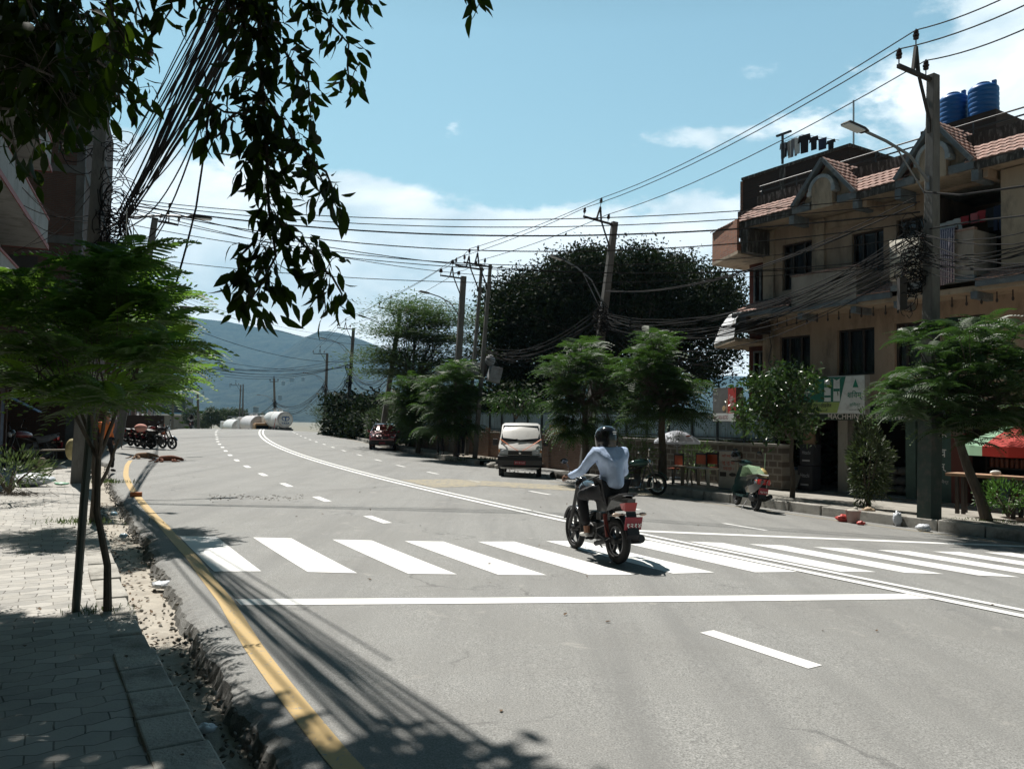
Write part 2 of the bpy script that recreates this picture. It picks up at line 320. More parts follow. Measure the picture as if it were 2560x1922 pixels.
def paint(name, col, wear=.62):
    m = bpy.data.materials.new(name); m.use_nodes = True; nt, N, L = noise_mat_nodes(m); b = nt.nodes['Principled BSDF']; b.inputs['Roughness'].default_value = .7
    tc = N('ShaderNodeTexCoord'); n = N('ShaderNodeTexNoise'); n.inputs['Scale'].default_value = 26; n.inputs['Detail'].default_value = 8; n.inputs['Roughness'].default_value = .75; L(tc.outputs['Object'], n.inputs['Vector'])
    r = N('ShaderNodeMapRange'); r.inputs[1].default_value = wear; r.inputs[2].default_value = wear+.06; L(n.outputs['Fac'], r.inputs[0])
    n2 = N('ShaderNodeTexNoise'); n2.inputs['Scale'].default_value = 1.6; n2.inputs['Detail'].default_value = 6; L(tc.outputs['Object'], n2.inputs['Vector'])
    x0 = N('ShaderNodeMix'); x0.data_type = 'RGBA'; L(n2.outputs['Fac'], x0.inputs[0]); x0.inputs[6].default_value = tuple(k*.88 for k in col)+(1,); x0.inputs[7].default_value = tuple(min(1, k*1.05) for k in col)+(1,)
    x = N('ShaderNodeMix'); x.data_type = 'RGBA'; L(r.outputs[0], x.inputs[0]); L(x0.outputs[2], x.inputs[6]); x.inputs[7].default_value = (.2, .2, .19, 1); L(x.outputs[2], b.inputs['Base Color'])
    return m
M_WHITE = paint('white_road_paint', (.72, .72, .70), .61); M_YEL = paint('yellow_road_paint', (.44, .30, .11), .575); M_YELF = paint('faded_yellow_paint', (.36, .30, .19), .50)
M_DUST = mat('dust', (.34, .31, .26), .95, var=.2, scale=8, bump=.5, bscale=60, dirt=(.2, .18, .15), dscale=3)
M_GRND = mat('earth', (.2, .175, .13), .95, var=.3, scale=1.5, bump=.4, bscale=12, dirt=(.07, .085, .035), dscale=.7)
# ground sheet out to the foot of the hills
def ground():
    g = sorted(set([-x for x in np.geomspace(1.2, 6500, 60)]+[0.]+[x for x in np.geomspace(1.2, 6500, 60)]))
    xs = np.array(g)-3; ys = np.concatenate([-np.geomspace(1, 300, 16)[::-1], np.arange(0, 90, 3.), np.geomspace(90, 7000, 40)])
    X, Y = np.meshgrid(xs, ys, indexing='ij'); s, o = so(X.ravel(), Y.ravel()); Z = zs(s, o)-.34
    Z = np.where(Y.ravel() > 380, -14.4, Z); Z = np.where((np.hypot(X.ravel(), Y.ravel()-60) > 300) & (Y.ravel() <= 380), np.minimum(Z, -1.5), Z)
    n, m = X.shape; V = np.c_[X.ravel(), Y.ravel(), Z]; i, j = np.meshgrid(np.arange(n-1), np.arange(m-1), indexing='ij'); a = (i*m+j).ravel()
    ob = fastmesh('ground', V, np.c_[a, a+m, a+m+1, a+1], M_GRND); struct(ob)
ground()
def strip(name, m, rows, parent=None):                     # rows: list of (s, [(o, dz), ...])
    b = MB(); b.grid([[W(s, o, dz) for o, dz in r] for s, r in rows]); return b.build(name, m, parent, fix=False)
def lerpf(pts): xs, ys = zip(*pts); return lambda s: float(np.interp(s, xs, ys))
# road slab, ragged left edge of the top coat (from the photograph), thick enough to stand above the gutter
edgeL = lerpf([(-40, -6.62), (-5, -6.6), (-3.4, -6.54), (-2.1, -6.5), (0, -6.41), (1.6, -6.42), (2.9, -6.33), (3.6, -6.39), (5.6, -6.4), (8.4, -6.45), (11, -6.55), (15, -6.65), (20, -6.8), (23, -7.6), (27, -7.6), (30, -7.2), (60, -7.2), (200, -7.2)])
gapR = (12.3, 20.9)                                         # the side lane on the right opens here
kerbR = lerpf([(-40, 6.85), (0, 6.9), (4, 6.95), (8, 6.75), (12.3, 6.5), (20.9, 6.75), (24, 6.6), (27, 6.5), (34, 6.65), (43, 6.7), (60, 6.6), (200, 6.6)])
svals = list(np.arange(-24, -7, .3))+list(np.arange(-7, 14, .045))+list(np.arange(14, 40, .5))+list(np.arange(40, 100, 1.))+list(np.arange(100, 330, 6.))
rows = []
for s in svals:
    jag = (rnd.uniform(-.008, .008)+.018*math.sin(s*5.1)+.012*math.sin(s*11.7+1)+.007*math.sin(s*31)) if s < 16 else 0
    e = edgeL(s)+jag; r = kerbR(s)
    ro = 10.6 if gapR[0] < s < gapR[1]-.3 else r-.01
    cols = [(e-.05+rnd.uniform(-.015, .015), -.165), (e-.015+rnd.uniform(-.012, .012), -.09+rnd.uniform(-.015, .015)), (e+.02+rnd.uniform(-.01, .01), -.03+rnd.uniform(-.008, .008)), (e+.09, -.006+rnd.uniform(-.003, .003)), (e+.22, 0)]+[(o, 0) for o in (-5.5, -4, -2, 0)]+[(k*ro, 0) for k in (.25, .5, .75, .95)]+[(ro, 0), (ro+.02, -.2)]
    rows.append((s, cols))
struct(strip('road', M_ASPH, rows))
# concrete gutter floor between pavement and road, with blown sand
rows = [(s, [(-7.2, -.15), (-6.9, -.15+rnd.uniform(0, .015)), (-6.7, -.135+rnd.uniform(-.01, .02)), (-6.5, -.14+rnd.uniform(-.01, .015)), (-6.2, -.17)]) for s in np.arange(-24, 22, .25)]
M_GUT = mat('sandy_concrete', (.36, .33, .28), .95, var=.22, scale=5, bump=.35, bscale=70, dirt=(.24, .21, .17), dscale=2.2)
gut = struct(strip('gutter', M_GUT, rows))
# paving: interlocking blocks drawn by a warped brick pattern
def paver():
    m = bpy.data.materials.new('paving_blocks'); m.use_nodes = True; nt, N, L = noise_mat_nodes(m); b = nt.nodes['Principled BSDF']; b.inputs['Roughness'].default_value = .9
    tc = N('ShaderNodeTexCoord'); mp = N('ShaderNodeMapping'); mp.inputs['Rotation'].default_value = (0, 0, 2.62); L(tc.outputs['Object'], mp.inputs[0])
    wv = N('ShaderNodeTexWave'); wv.inputs['Scale'].default_value = 1.3; wv.inputs['Distortion'].default_value = 0; wv.bands_direction = 'X'; L(mp.outputs[0], wv.inputs['Vector'])
    nz = N('ShaderNodeTexNoise'); nz.inputs['Scale'].default_value = 1.2; L(tc.outputs['Object'], nz.inputs['Vector'])
    # zigzag shift of rows -> hexagonal looking blocks
    sp = N('ShaderNodeSeparateXYZ'); L(mp.outputs[0], sp.inputs[0])
    def M(op, a, c=None):
        n = N('ShaderNodeMath'); n.operation = op
        for k, v in enumerate((a, c)):
            if v is None: continue
            (L(v, n.inputs[k]) if not isinstance(v, (int, float)) else setattr(n.inputs[k], 'default_value', v))
        return n.outputs[0]
    row = M('FLOOR', M('DIVIDE', sp.outputs[1], .14)); 
    zig = M('MULTIPLY', M('ABSOLUTE', M('SUBTRACT', M('FRACT', M('ADD', M('DIVIDE', sp.outputs[0], .25), M('MULTIPLY', row, .5))), .5)), .11)
    cb = N('ShaderNodeCombineXYZ'); L(M('ADD', sp.outputs[0], M('MULTIPLY', nz.outputs['Fac'], .16)), cb.inputs[0]); L(M('ADD', M('ADD', sp.outputs[1], M('MULTIPLY', nz.outputs['Fac'], .14)), zig), cb.inputs[1])
    t = N('ShaderNodeTexBrick'); t.inputs['Scale'].default_value = 1; t.inputs['Brick Width'].default_value = .25; t.inputs['Row Height'].default_value = .14; t.inputs['Mortar Size'].default_value = .005; t.inputs['Mortar Smooth'].default_value = .3
    t.inputs['Color1'].default_value = (.42, .405, .375, 1); t.inputs['Color2'].default_value = (.24, .235, .22, 1); t.inputs['Mortar'].default_value = (.085, .08, .068, 1); L(cb.outputs[0], t.inputs['Vector'])
    n2 = N('ShaderNodeTexNoise'); n2.inputs['Scale'].default_value = 2.2; n2.inputs['Detail'].default_value = 10; n2.inputs['Roughness'].default_value = .72; L(tc.outputs['Object'], n2.inputs['Vector'])
    r = N('ShaderNodeMapRange'); r.inputs[1].default_value = .42; r.inputs[2].default_value = .68; r.inputs[4].default_value = .75; L(n2.outputs['Fac'], r.inputs[0])
    x = N('ShaderNodeMix'); x.data_type = 'RGBA'; L(r.outputs[0], x.inputs[0]); L(t.outputs['Color'], x.inputs[6]); x.inputs[7].default_value = (.40, .38, .34, 1); L(x.outputs[2], b.inputs['Base Color'])
    bp = N('ShaderNodeBump'); bp.inputs['Strength'].default_value = .7; bp.inputs['Distance'].default_value = .012; bp.invert = True; L(t.outputs['Fac'], bp.inputs['Height'])
    n4 = N('ShaderNodeTexNoise'); n4.inputs['Scale'].default_value = 60; n4.inputs['Detail'].default_value = 5; L(tc.outputs['Object'], n4.inputs['Vector'])
    bp2 = N('ShaderNodeBump'); bp2.inputs['Strength'].default_value = .35; bp2.inputs['Distance'].default_value = .006; L(n4.outputs['Fac'], bp2.inputs['Height']); L(bp.outputs[0], bp2.inputs['Normal']); L(bp2.outputs[0], b.inputs['Normal'])
    return m
M_PAVE = paver(); M_KERB = mat('kerb_concrete', (.36, .345, .31), .9, var=.22, scale=3, bump=.5, bscale=45, dirt=(.16, .15, .13), dscale=2.5)
M_CONC = mat('old_concrete', (.30, .285, .25), .9, var=.2, scale=3, bump=.3, bscale=30, dirt=(.13, .12, .10), dscale=1.4)
LZ = .08                                                    # left pavement top above the road surface
b = MB(); rows = []
for s in np.arange(-24, 17.2, .25):
    wob = lambda k: .012*math.sin(s*1.7+k)+.01*math.sin(s*4.1+k*2)
    rows.append([W(s, o, LZ+wob(o)*(1 if o < -7.1 else .3)) for o in (-13.5, -11, -9.4, -8.6, -8, -7.5, -7.13)])
b.grid(rows); struct(b.build('sidewalk', M_PAVE, fix=False))
b = MB(); s = -24.
while s < 9.6:
    L_ = .44; e = rnd.uniform(-.014, .014); tz = LZ+.004+rnd.uniform(-.008, .008); t2 = tz+rnd.uniform(-.006, .006); i0, i1 = -7.14, -6.86+e+.02*math.sin(s*.8)
    q = [W(s, i0, -.25), W(s+L_-.014, i0, -.25), W(s+L_-.014, i1, -.25), W(s, i1, -.25), W(s, i0, tz), W(s+L_-.014, i0, tz), W(s+L_-.014, i1-.012, t2), W(s, i1-.012, t2)]
    b.add(q, [(0, 1, 2, 3), (4, 7, 6, 5), (0, 4, 5, 1), (1, 5, 6, 2), (2, 6, 7, 3), (3, 7, 4, 0)]); s += L_
struct(b.build('kerb', M_KERB, bevel=.012))
# right pavement and kerb stones
RZK = .21
def right_side(s0, s1, name):
    b = MB(); rows = []
    for s in np.arange(s0, s1+.01, .5 if s1 < 60 else 2.):
        k = kerbR(s); rows.append([W(s, k+.26, RZK-.004), W(s, k+1.2, RZK-.02), W(s, 10.2, RZK-.03), W(s, 11.5, RZK-.04), W(s, 14.5, RZK-.06), W(s, 20., -.1)])
    b.grid(rows); struct(b.build(name, M_CONC if s0 < 5 else M_DUST, fix=False))
right_side(-24, gapR[0], 'sidewalk'); right_side(gapR[1], 75, 'sidewalk')
kb = MB(); s = -24.
while s < 90:
    L_ = .92 if s < 12 else .95
    if not (gapR[0]-L_*.7 < s < gapR[1]):
        if not (4.3 < s < 5.0 and False):
            k0, k1 = kerbR(s), kerbR(s+L_-.02); top = RZK+rnd.uniform(-.015, .012); e = rnd.uniform(-.02, .015)
            p = [W(s, k0+e, -.1), W(s+L_-.025, k1+e, -.1), W(s+L_-.025, k1+.27, -.1), W(s, k0+.27, -.1)]
            q = [W(s, k0+e+.02, top), W(s+L_-.025, k1+e+.02, top), W(s+L_-.025, k1+.27, top), W(s, k0+.27, top)]
            kb.add(p+q, [(0, 1, 2, 3), (4, 7, 6, 5), (0, 4, 5, 1), (1, 5, 6, 2), (2, 6, 7, 3), (3, 7, 4, 0)])
    s += L_
struct(kb.build('kerb', M_KERB, bevel=.02))
# a strip of grit in the gutter on the right
rows = [(s, [(kerbR(s)-.30-.1*math.sin(s*2), .003), (kerbR(s)-.1, .012), (kerbR(s)+.0, .03)]) for s in list(np.arange(-24, 12.3, .3))+[] ]
# ------------------------------------------------ painted markings, 4 mm above the road
MK = .004
def quadm(b, c, dz=MK): b.add([W(s, o, dz) for s, o in c], [(0, 1, 2, 3)])
def ribbon(b, f, s0, s1, w, ds=.4, dz=MK):
    ss_ = np.arange(s0, s1+ds*.5, ds); b.grid([[W(s, f(s)-w/2, dz), W(s, f(s)+w/2, dz)] for s in ss_])
# crossing: ladder bars, slanted as in the photograph
b = MB()
top = lerpf([(-6.2, 3.0), (-5.7, 2.76), (-4.8, 2.18), (-3.9, 1.53), (-3, .96), (-2.2, .53), (-1.5, .26), (-.6, -.15), (.5, -.67), (1.4, -1.08), (2.2, -1.52), (3, -1.93), (3.9, -2.2), (4.7, -2.42), (6, -2.9)])
bot = lerpf([(-5.9, .09), (-5.4, -.16), (-5, -.41), (-4.6, -.68), (-4.1, -.97), (-3.7, -1.21), (-3.2, -1.51), (-2.8, -1.73), (-2.4, -1.93), (-2, -2.13), (-1.1, -2.46), (-.3, -2.86), (.5, -3.14), (.9, -3.24), (1.3, -3.43), (1.7, -3.59), (2.1, -3.81), (2.4, -3.97), (6, -5.6)])
for o0 in (-5.93, -5.04, -4.11, -3.27, -2.40, -1.53, -.66, .30, 1.10, 1.93, 2.76, 3.62, 4.5, 5.3):
    w = .455; n = 5; rows = []
    for i in range(n+1):
        a, c = o0, o0+w; rows.append([W(bot(a)+(top(a)-bot(a))*i/n, a, MK), W(bot(c)+(top(c)-bot(c))*i/n, c, MK)])
    b.grid(rows)
b.grid([[W(-1.30-.49*(o+6.05), o, MK), W(-1.56-.49*(o+6.05), o, MK)] for o in np.linspace(-6.0, -.08, 12)])
b.grid([[W(.60-.445*(o-.6), o, MK), W(.36-.445*(o-.6), o, MK)] for o in np.linspace(.30, 6.6, 12)])
struct(b.build('crosswalk', M_WHITE, fix=False))
b = MB(); ribbon(b, lambda s: -.13, -20, 66, .115, dz=MK*2); ribbon(b, lambda s: .13, -20, 66, .115, dz=MK*2); struct(b.build('centre_line', M_WHITE, fix=False))
b = MB()
_d = [(-6.9, -7.98)]                                        # near dash, then the row away from the crossing
for k in range(19): _d.append((3.42+3.33*k-.55, 3.42+3.33*k+.55)) if k else _d.append((3.0-.1, 4.0))
_d = [(-5.25, -4.22), (-8.8, -7.8), (-12.3, -11.3)]+[(3.43+3.45*k-.5, 3.43+3.45*k+.5) for k in range(19)]
ol = lerpf([(-8, -3.0), (3, -2.83), (18, -2.75), (30, -2.62), (45, -2.85), (62, -3.6)])
for a, c in _d:
    quadm(b, [(a, ol(a)-.075), (c, ol(c)-.075), (c, ol(c)+.075), (a, ol(a)+.075)])
orr = lerpf([(-8, 2.95), (1, 2.92), (7.5, 2.72), (14, 2.6), (18, 2.65), (26, 2.95), (38, 3.1), (48, 2.9), (60, 2.6)])
for a in [1.0-3.6*k for k in range(1, 4) if 1.0-3.6*k < -4.5]+[.9, 4.2, 7.6, 11.2, 14.6, 18.2, 21.9, 26.0, 30.1, 33.8, 37.6, 41.2, 44.6, 47.8, 51.5, 55.2, 58.8, 62]:
    quadm(b, [(a-.5, orr(a)-.06), (a+.5, orr(a)-.06), (a+.5, orr(a)+.06), (a-.5, orr(a)+.06)])
struct(b.build('lane_dashes', M_WHITE, fix=False))
yl = lerpf([(-24, -6.35), (-5, -6.30), (-4, -6.26), (-3, -6.21), (-1.4, -6.09), (1.1, -6.01), (4, -6.02), (9.3, -6.14), (11.3, -6.19), (14.5, -6.25), (19, -6.25), (21.5, -6.2)])
b = MB(); ribbon(b, yl, -20, 21.4, .135, .3); struct(b.build('edge_line', M_YEL, fix=False))
yr = lerpf([(-24, 6.5), (-.8, 6.42), (1, 6.3), (3, 6.3), (5.8, 6.1), (8.5, 5.75), (12, 5.5)])
yr2 = lerpf([(20.5, 6.0), (22.2, 6.25), (27, 6.28), (33, 6.46), (43, 6.46), (63, 5.9)])
b = MB(); ribbon(b, yr, -20, 12, .09, .5); ribbon(b, yr2, 20.9, 64, .09, .8); struct(b.build('edge_line', M_YELF, fix=False))
# worn yellow hatching where the side lane joins
b = MB(); b.grid([[W(s, .35, MK), W(s+.9, 2.2, MK), W(s-.3, 4.5, MK), W(s-2.2, 7, MK)] for s in np.linspace(8.6, 11.0, 8)])
def hatch():
    m = bpy.data.materials.new('worn_yellow_hatching'); m.use_nodes = True; nt, N, L = noise_mat_nodes(m); bs = nt.nodes['Principled BSDF']; bs.inputs['Roughness'].default_value = .85
    tc = N('ShaderNodeTexCoord'); n = N('ShaderNodeTexNoise'); n.inputs['Scale'].default_value = 7; n.inputs['Detail'].default_value = 9; n.inputs['Roughness'].default_value = .8; L(tc.outputs['Object'], n.inputs['Vector'])
    r = N('ShaderNodeMapRange'); r.inputs[1].default_value = .46; r.inputs[2].default_value = .56; L(n.outputs['Fac'], r.inputs[0])
    x = N('ShaderNodeMix'); x.data_type = 'RGBA'; L(r.outputs[0], x.inputs[0]); x.inputs[6].default_value = (.33, .285, .19, 1); x.inputs[7].default_value = (.2, .197, .185, 1); L(x.outputs[2], bs.inputs['Base Color']); return m
struct(b.build('road_hatching', hatch(), fix=False))
# ------------------------------------------------ hills, far slopes
def hills():
    m = bpy.data.materials.new('wooded_hillside'); m.use_nodes = True; nt, N, L = noise_mat_nodes(m); bs = nt.nodes['Principled BSDF']; bs.inputs['Roughness'].default_value = 1; bs.inputs['Specular IOR Level'].default_value = .1
    tc = N('ShaderNodeTexCoord'); n = N('ShaderNodeTexNoise'); n.inputs['Scale'].default_value = .012; n.inputs['Detail'].default_value = 12; n.inputs['Roughness'].default_value = .75; L(tc.outputs['Object'], n.inputs['Vector'])
    r = N('ShaderNodeValToRGB'); r.color_ramp.elements[0].position = .38; r.color_ramp.elements[0].color = (.003, .006, .008, 1); r.color_ramp.elements[1].position = .7; r.color_ramp.elements[1].color = (.105, .12, .085, 1); L(n.outputs['Fac'], r.inputs[0]); L(r.outputs[0], bs.inputs['Base Color'])
    n2 = N('ShaderNodeTexNoise'); n2.inputs['Scale'].default_value = .03; n2.inputs['Detail'].default_value = 10; n2.inputs['Roughness'].default_value = .7; L(tc.outputs['Object'], n2.inputs['Vector'])
    bp = N('ShaderNodeBump'); bp.inputs['Strength'].default_value = 1; bp.inputs['Distance'].default_value = 75; L(n2.outputs['Fac'], bp.inputs['Height']); L(bp.outputs[0], bs.inputs['Normal'])
    from mathutils import noise as mn
    # ridge heights read from the photograph, (x, y) -> bearing and height at the ridge distance
    def layer(name, D, ridge, foot, seed, amp):
        xs = np.linspace(-400, 2900, 240); V = []; nr = 60
        ry = np.interp(xs, [p[0] for p in ridge], [p[1] for p in ridge])
        for k in range(nr):
            t = k/(nr-1); d = D*(1-.42*(1-t))
            for x, y in zip(xs, ry):
                top_ = AT(x, y, D); q = AT(x, 961, d); h = -14.5+(top_[2]+14.5)*(t**1.15)
                f = mn.fractal(Vector((q[0]*.0016+seed, q[1]*.0012, seed)), .9, 2.1, 6)
                rid = abs(mn.noise(Vector((q[0]*.0022+seed, q[1]*.0006, seed*2))))
                w = math.sin(math.pi*min(1, t*1.0))**.6 if t < 1 else 0
                V.append((q[0], d, h+amp*w*(f*.55-rid*.9)*(.3+t)+mn.noise(Vector((q[0]*.02, seed, 0)))*3*t))
        n_ = len(xs); V = V+[(AT(x, y, D)[0]*1.1, D*1.35, -14.5) for x, y in zip(xs, ry)]
        i, j = np.meshgrid(np.arange(nr), np.arange(n_-1), indexing='ij'); a = (i*n_+j).ravel()
        ob = fastmesh(name, np.array(V), np.c_[a, a+1, a+n_+1, a+n_], m); ob.data.polygons.foreach_set('use_smooth', [True]*len(ob.data.polygons)); struct(ob)
    R1 = [(-400, 700), (200, 760), (470, 793), (520, 800), (560, 803), (600, 812), (640, 818), (690, 824), (740, 838), (790, 856), (850, 872), (900, 884), (1000, 900), (1300, 930), (2900, 960)]
    R2 = [(-400, 1010), (300, 1010), (560, 980), (620, 940), (680, 900), (730, 862), (760, 843), (790, 829), (815, 827), (850, 833), (880, 842), (920, 856), (960, 874), (1000, 900), (1080, 930), (1300, 962), (2000, 990), (2900, 1000)]
    layer('hills', 5200, R1, 0, 3.3, 120); layer('hills', 4300, R2, 0, 8.1, 90)
hills()
# ================================================================ apartment building on the right
P0 = np.array([9.70, 23.51, -.33]); BU = np.array([.5286, -.8489, 0]); BN = np.array([-.8489, -.5286, 0]); BRZ = math.atan2(-.8489, .5286)
def F(px, py, off=0):
    p = ATP(px, py, P0+BN*off, BN)-P0; return float(p@BU), float(p[2])
def LP(x, y, z): return P0+BU*x-BN*y+np.array([0, 0, z])   # building frame -> world
def plaster(name, col, stain=(.10, .085, .07)):
    col = (col[0]*.67, col[1]*.65, col[2]*.62); stain = tuple(k*.55 for k in stain)
    return mat(name, col, .88, var=.12, scale=2.2, bump=.12, bscale=35, dirt=stain, dscale=.9, stretch=(1.6, 1.6, .55))
M_PLAS = plaster('peach_plaster', (.55, .42, .32), (.30, .22, .165)); M_PLAS2 = plaster('pale_plaster', (.58, .47, .36), (.20, .17, .14)); M_GREY = mat('weathered_grey_trim', (.12, .14, .155), .8, var=.2, scale=4, dirt=(.26, .26, .25), dscale=2.6)
M_STAIN = mat('mouldy_parapet', (.045, .04, .035), .95, var=.3, scale=3, dirt=(.24, .225, .21), dscale=4.2, stretch=(2.5, 2.5, .6), bump=.3)
M_BRICK = brickmat('raw_brick', (.30, .12, .07), (.20, .085, .055), (.20, .18, .16), axes='both'); M_BRDK = brickmat('sooty_brick', (.05, .027, .02), (.032, .02, .016), (.035, .03, .026), axes='both')  # the second, darker brick has the shade of its walls put into the colour
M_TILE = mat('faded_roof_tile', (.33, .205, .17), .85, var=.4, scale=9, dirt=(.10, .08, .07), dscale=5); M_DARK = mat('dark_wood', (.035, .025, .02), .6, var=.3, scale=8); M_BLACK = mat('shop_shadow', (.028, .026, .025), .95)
M_GLASS = mat('window_glass', (.012, .014, .016), .08, spec=.35); M_CURT = mat('grey_curtain', (.16, .17, .19), .9, var=.25, scale=14, stretch=(8, 8, .3)); M_IRON = mat('dark_iron', (.05, .05, .052), .5, metal=.5)
M_REDW = plaster('dark_red_wall', (.16, .05, .038), (.09, .035, .03)); M_SHEET = mat('white_metal_sheet', (.70, .71, .72), .5, var=.08, scale=2, dirt=(.3, .25, .2), dscale=4)
def txt(s, w, h, M, m, parent, name='lettering', bold=0., ext=.004):
    c = bpy.data.curves.new(name, 'FONT'); c.body = s; c.size = 1; c.align_x = 'CENTER'; c.offset = bold; c.resolution_u = 3
    o = bpy.data.objects.new(name, c); COL.objects.link(o); dg = bpy.context.evaluated_depsgraph_get(); me = bpy.data.meshes.new_from_object(o.evaluated_get(dg)); bpy.data.objects.remove(o); bpy.data.curves.remove(c)
    if not me.vertices: return None
    v = np.array([p.co[:] for p in me.vertices]); lo, hi = v.min(0), v.max(0); d = np.maximum(hi-lo, 1e-6)
    k = h/d[1]; kx = (w/d[0]) if w else k
    for p in me.vertices:
        x = (p.co.x-(lo[0]+hi[0])/2)*kx; y = (p.co.y-(lo[1]+hi[1])/2)*k; p.co = M @ Vector((x, -ext, y))
    me.materials.clear(); me.materials.append(m); ob = bpy.data.objects.new(name, me); COL.objects.link(ob)
    if parent: ob.parent = parent
    return ob
bld = thing('apartment_building', 'three storey peach plastered building with gabled tile eaves, balconies and open shops', 'building', P0, BRZ)
def holes_wall(b, x0, x1, z0, z1, holes, y=0., depth=.16):
    xs_ = sorted({x0, x1, *[h[0] for h in holes], *[h[1] for h in holes]}); zs_ = sorted({z0, z1, *[h[2] for h in holes], *[h[3] for h in holes]})
    for i in range(len(xs_)-1):
        for k in range(len(zs_)-1):
            cx, cz = (xs_[i]+xs_[i+1])/2, (zs_[k]+zs_[k+1])/2
            if any(h[0] < cx < h[1] and h[2] < cz < h[3] for h in holes): continue
            b.add([(xs_[i], y, zs_[k]), (xs_[i+1], y, zs_[k]), (xs_[i+1], y, zs_[k+1]), (xs_[i], y, zs_[k+1])], [(0, 1, 2, 3)])
    for a, c, d, e in holes:
        q = [(a, d), (c, d), (c, e), (a, e)]
        for i in range(4):
            p, r = q[i], q[(i+1) % 4]; b.add([(p[0], y, p[1]), (r[0], y, r[1]), (r[0], y+depth, r[1]), (p[0], y+depth, p[1])], [(0, 1, 2, 3)])
def window(parent, x0, x1, z0, z1, y, mull=(.3, .7), curtain=True, fm=None):
    fm = fm or M_DARK; b = MB(); t = .055
    b.bb((x0, y, z0), (x0+t, y+.07, z1)); b.bb((x1-t, y, z0), (x1, y+.07, z1)); b.bb((x0+t, y, z1-t), (x1-t, y+.07, z1)); b.bb((x0+t, y, z0), (x1-t, y+.07, z0+t))
    for u in mull: xm = x0+(x1-x0)*u; b.bb((xm-t*.6, y+.002, z0+t), (xm+t*.6, y+.068, z1-t))
    f = b.build('window', fm, parent)
    p = MB(); p.add([(x0+t, y+.05, z0+t), (x1-t, y+.05, z0+t), (x1-t, y+.05, z1-t), (x0+t, y+.05, z1-t)], [(0, 1, 2, 3)]); p.build('pane', M_GLASSW, f)
    if curtain:
        n = 26; c = MB(); c.grid([[(x0+.06+(x1-x0-.12)*i/n, y+.16+.025*math.sin(i*1.9), z) for z in (z0+.05, z1-.05)] for i in range(n+1)]); c.build('curtain', M_CURT, f, smooth=True, fix=False)
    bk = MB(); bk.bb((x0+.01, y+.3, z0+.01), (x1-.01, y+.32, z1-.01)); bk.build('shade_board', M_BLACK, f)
    return f
def glassw():
    m = bpy.data.materials.new('clear_window_glass'); m.use_nodes = True; nt = m.node_tree; nt.nodes.clear(); N, L = nt.nodes.new, nt.links.new
    o = N('ShaderNodeOutputMaterial'); t = N('ShaderNodeBsdfTransparent'); t.inputs[0].default_value = (.55, .6, .62, 1); g = N('ShaderNodeBsdfGlossy'); g.inputs['Roughness'].default_value = .03
    fr = N('ShaderNodeFresnel'); fr.inputs[0].default_value = 1.5; ms = N('ShaderNodeMixShader'); L(fr.outputs[0], ms.inputs[0]); L(t.outputs[0], ms.inputs[1]); L(g.outputs[0], ms.inputs[2]); L(ms.outputs[0], o.inputs[0]); return m
M_GLASSW = glassw()
XR = 11.0                                                   # the block goes on past the right edge of the picture
# first-floor and second-floor walls
w1 = [(-2.26, -1.11, 3.5, 4.78), (-.16, 1.05, 3.47, 4.82), (1.66, 2.75, 3.47, 4.85), (3.03, 4.1, 3.47, 4.88), (5.6, 6.8, 3.47, 4.88)]
w2 = [(-2.16, -1.05, 6.25, 7.72), (.33, 1.34, 6.25, 7.6), (1.73, 2.5, 6.25, 7.72), (2.85, 4.7, 6.0, 8.2), (5.6, 6.8, 6.25, 7.7)]
b = MB(); holes_wall(b, -2.87, XR, 2.55, 5.45, w1); b.add([(-2.87, 0, 2.55), (-2.87, 0, 8.3), (-2.87, 9, 8.3), (-2.87, 9, 2.55)], [(0, 1, 2, 3)]); b.add([(XR, 0, -1), (XR, 0, 9), (XR, 9, 9), (XR, 9, -1)], [(0, 1, 2, 3)]); b.add([(-2.87, 9, -1), (-2.87, 9, 9), (XR, 9, 9), (XR, 9, -1)], [(0, 1, 2, 3)])
b.bb((-2.87, .002, 5.25), (XR, 9, 5.45)); b.bb((-2.87, .01, 2.55), (XR, 9, 2.72))
holes_wall(b, -2.87, XR, 5.45, 8.35, w2); wl = b.build('wall', M_PLAS, bld, fix=False)
for a_, c_ in (((-.95, -.1, 5.6), (-.55, 0.0, 8.25)), ((-2.87, -.08, 2.9), (-2.45, 0., 8.25)), ((-.45, -.05, 7.9), (2.3, 0., 8.25)), ((4.78, -.55, 5.6), (5.35, 0, 8.25))): MB().bb(a_, c_).build('pilaster', M_PLAS2, bld)
for h in w1: window(bld, *[h[0], h[1], h[2], h[3]], .1, mull=(.28, .66) if h[1]-h[0] > 1.08 else (.5,))
for h in w2[:3]+w2[4:]: window(bld, *h, .1, mull=(.3, .7))
# the loggia: a dark room open to the balcony
b = MB(); b.bb((2.6, 2.4, 5.5), (5.0, 2.5, 8.3)); b.bb((2.55, .17, 5.5), (2.6, 2.4, 8.3)); b.bb((5.0, .17, 5.5), (5.05, 2.4, 8.3)); b.build('loggia_wall', M_PLAS, bld)
b = MB(); b.bb((3.0, 2.34, 5.55), (3.9, 2.4, 7.7)); b.build('door', M_DARK, bld)
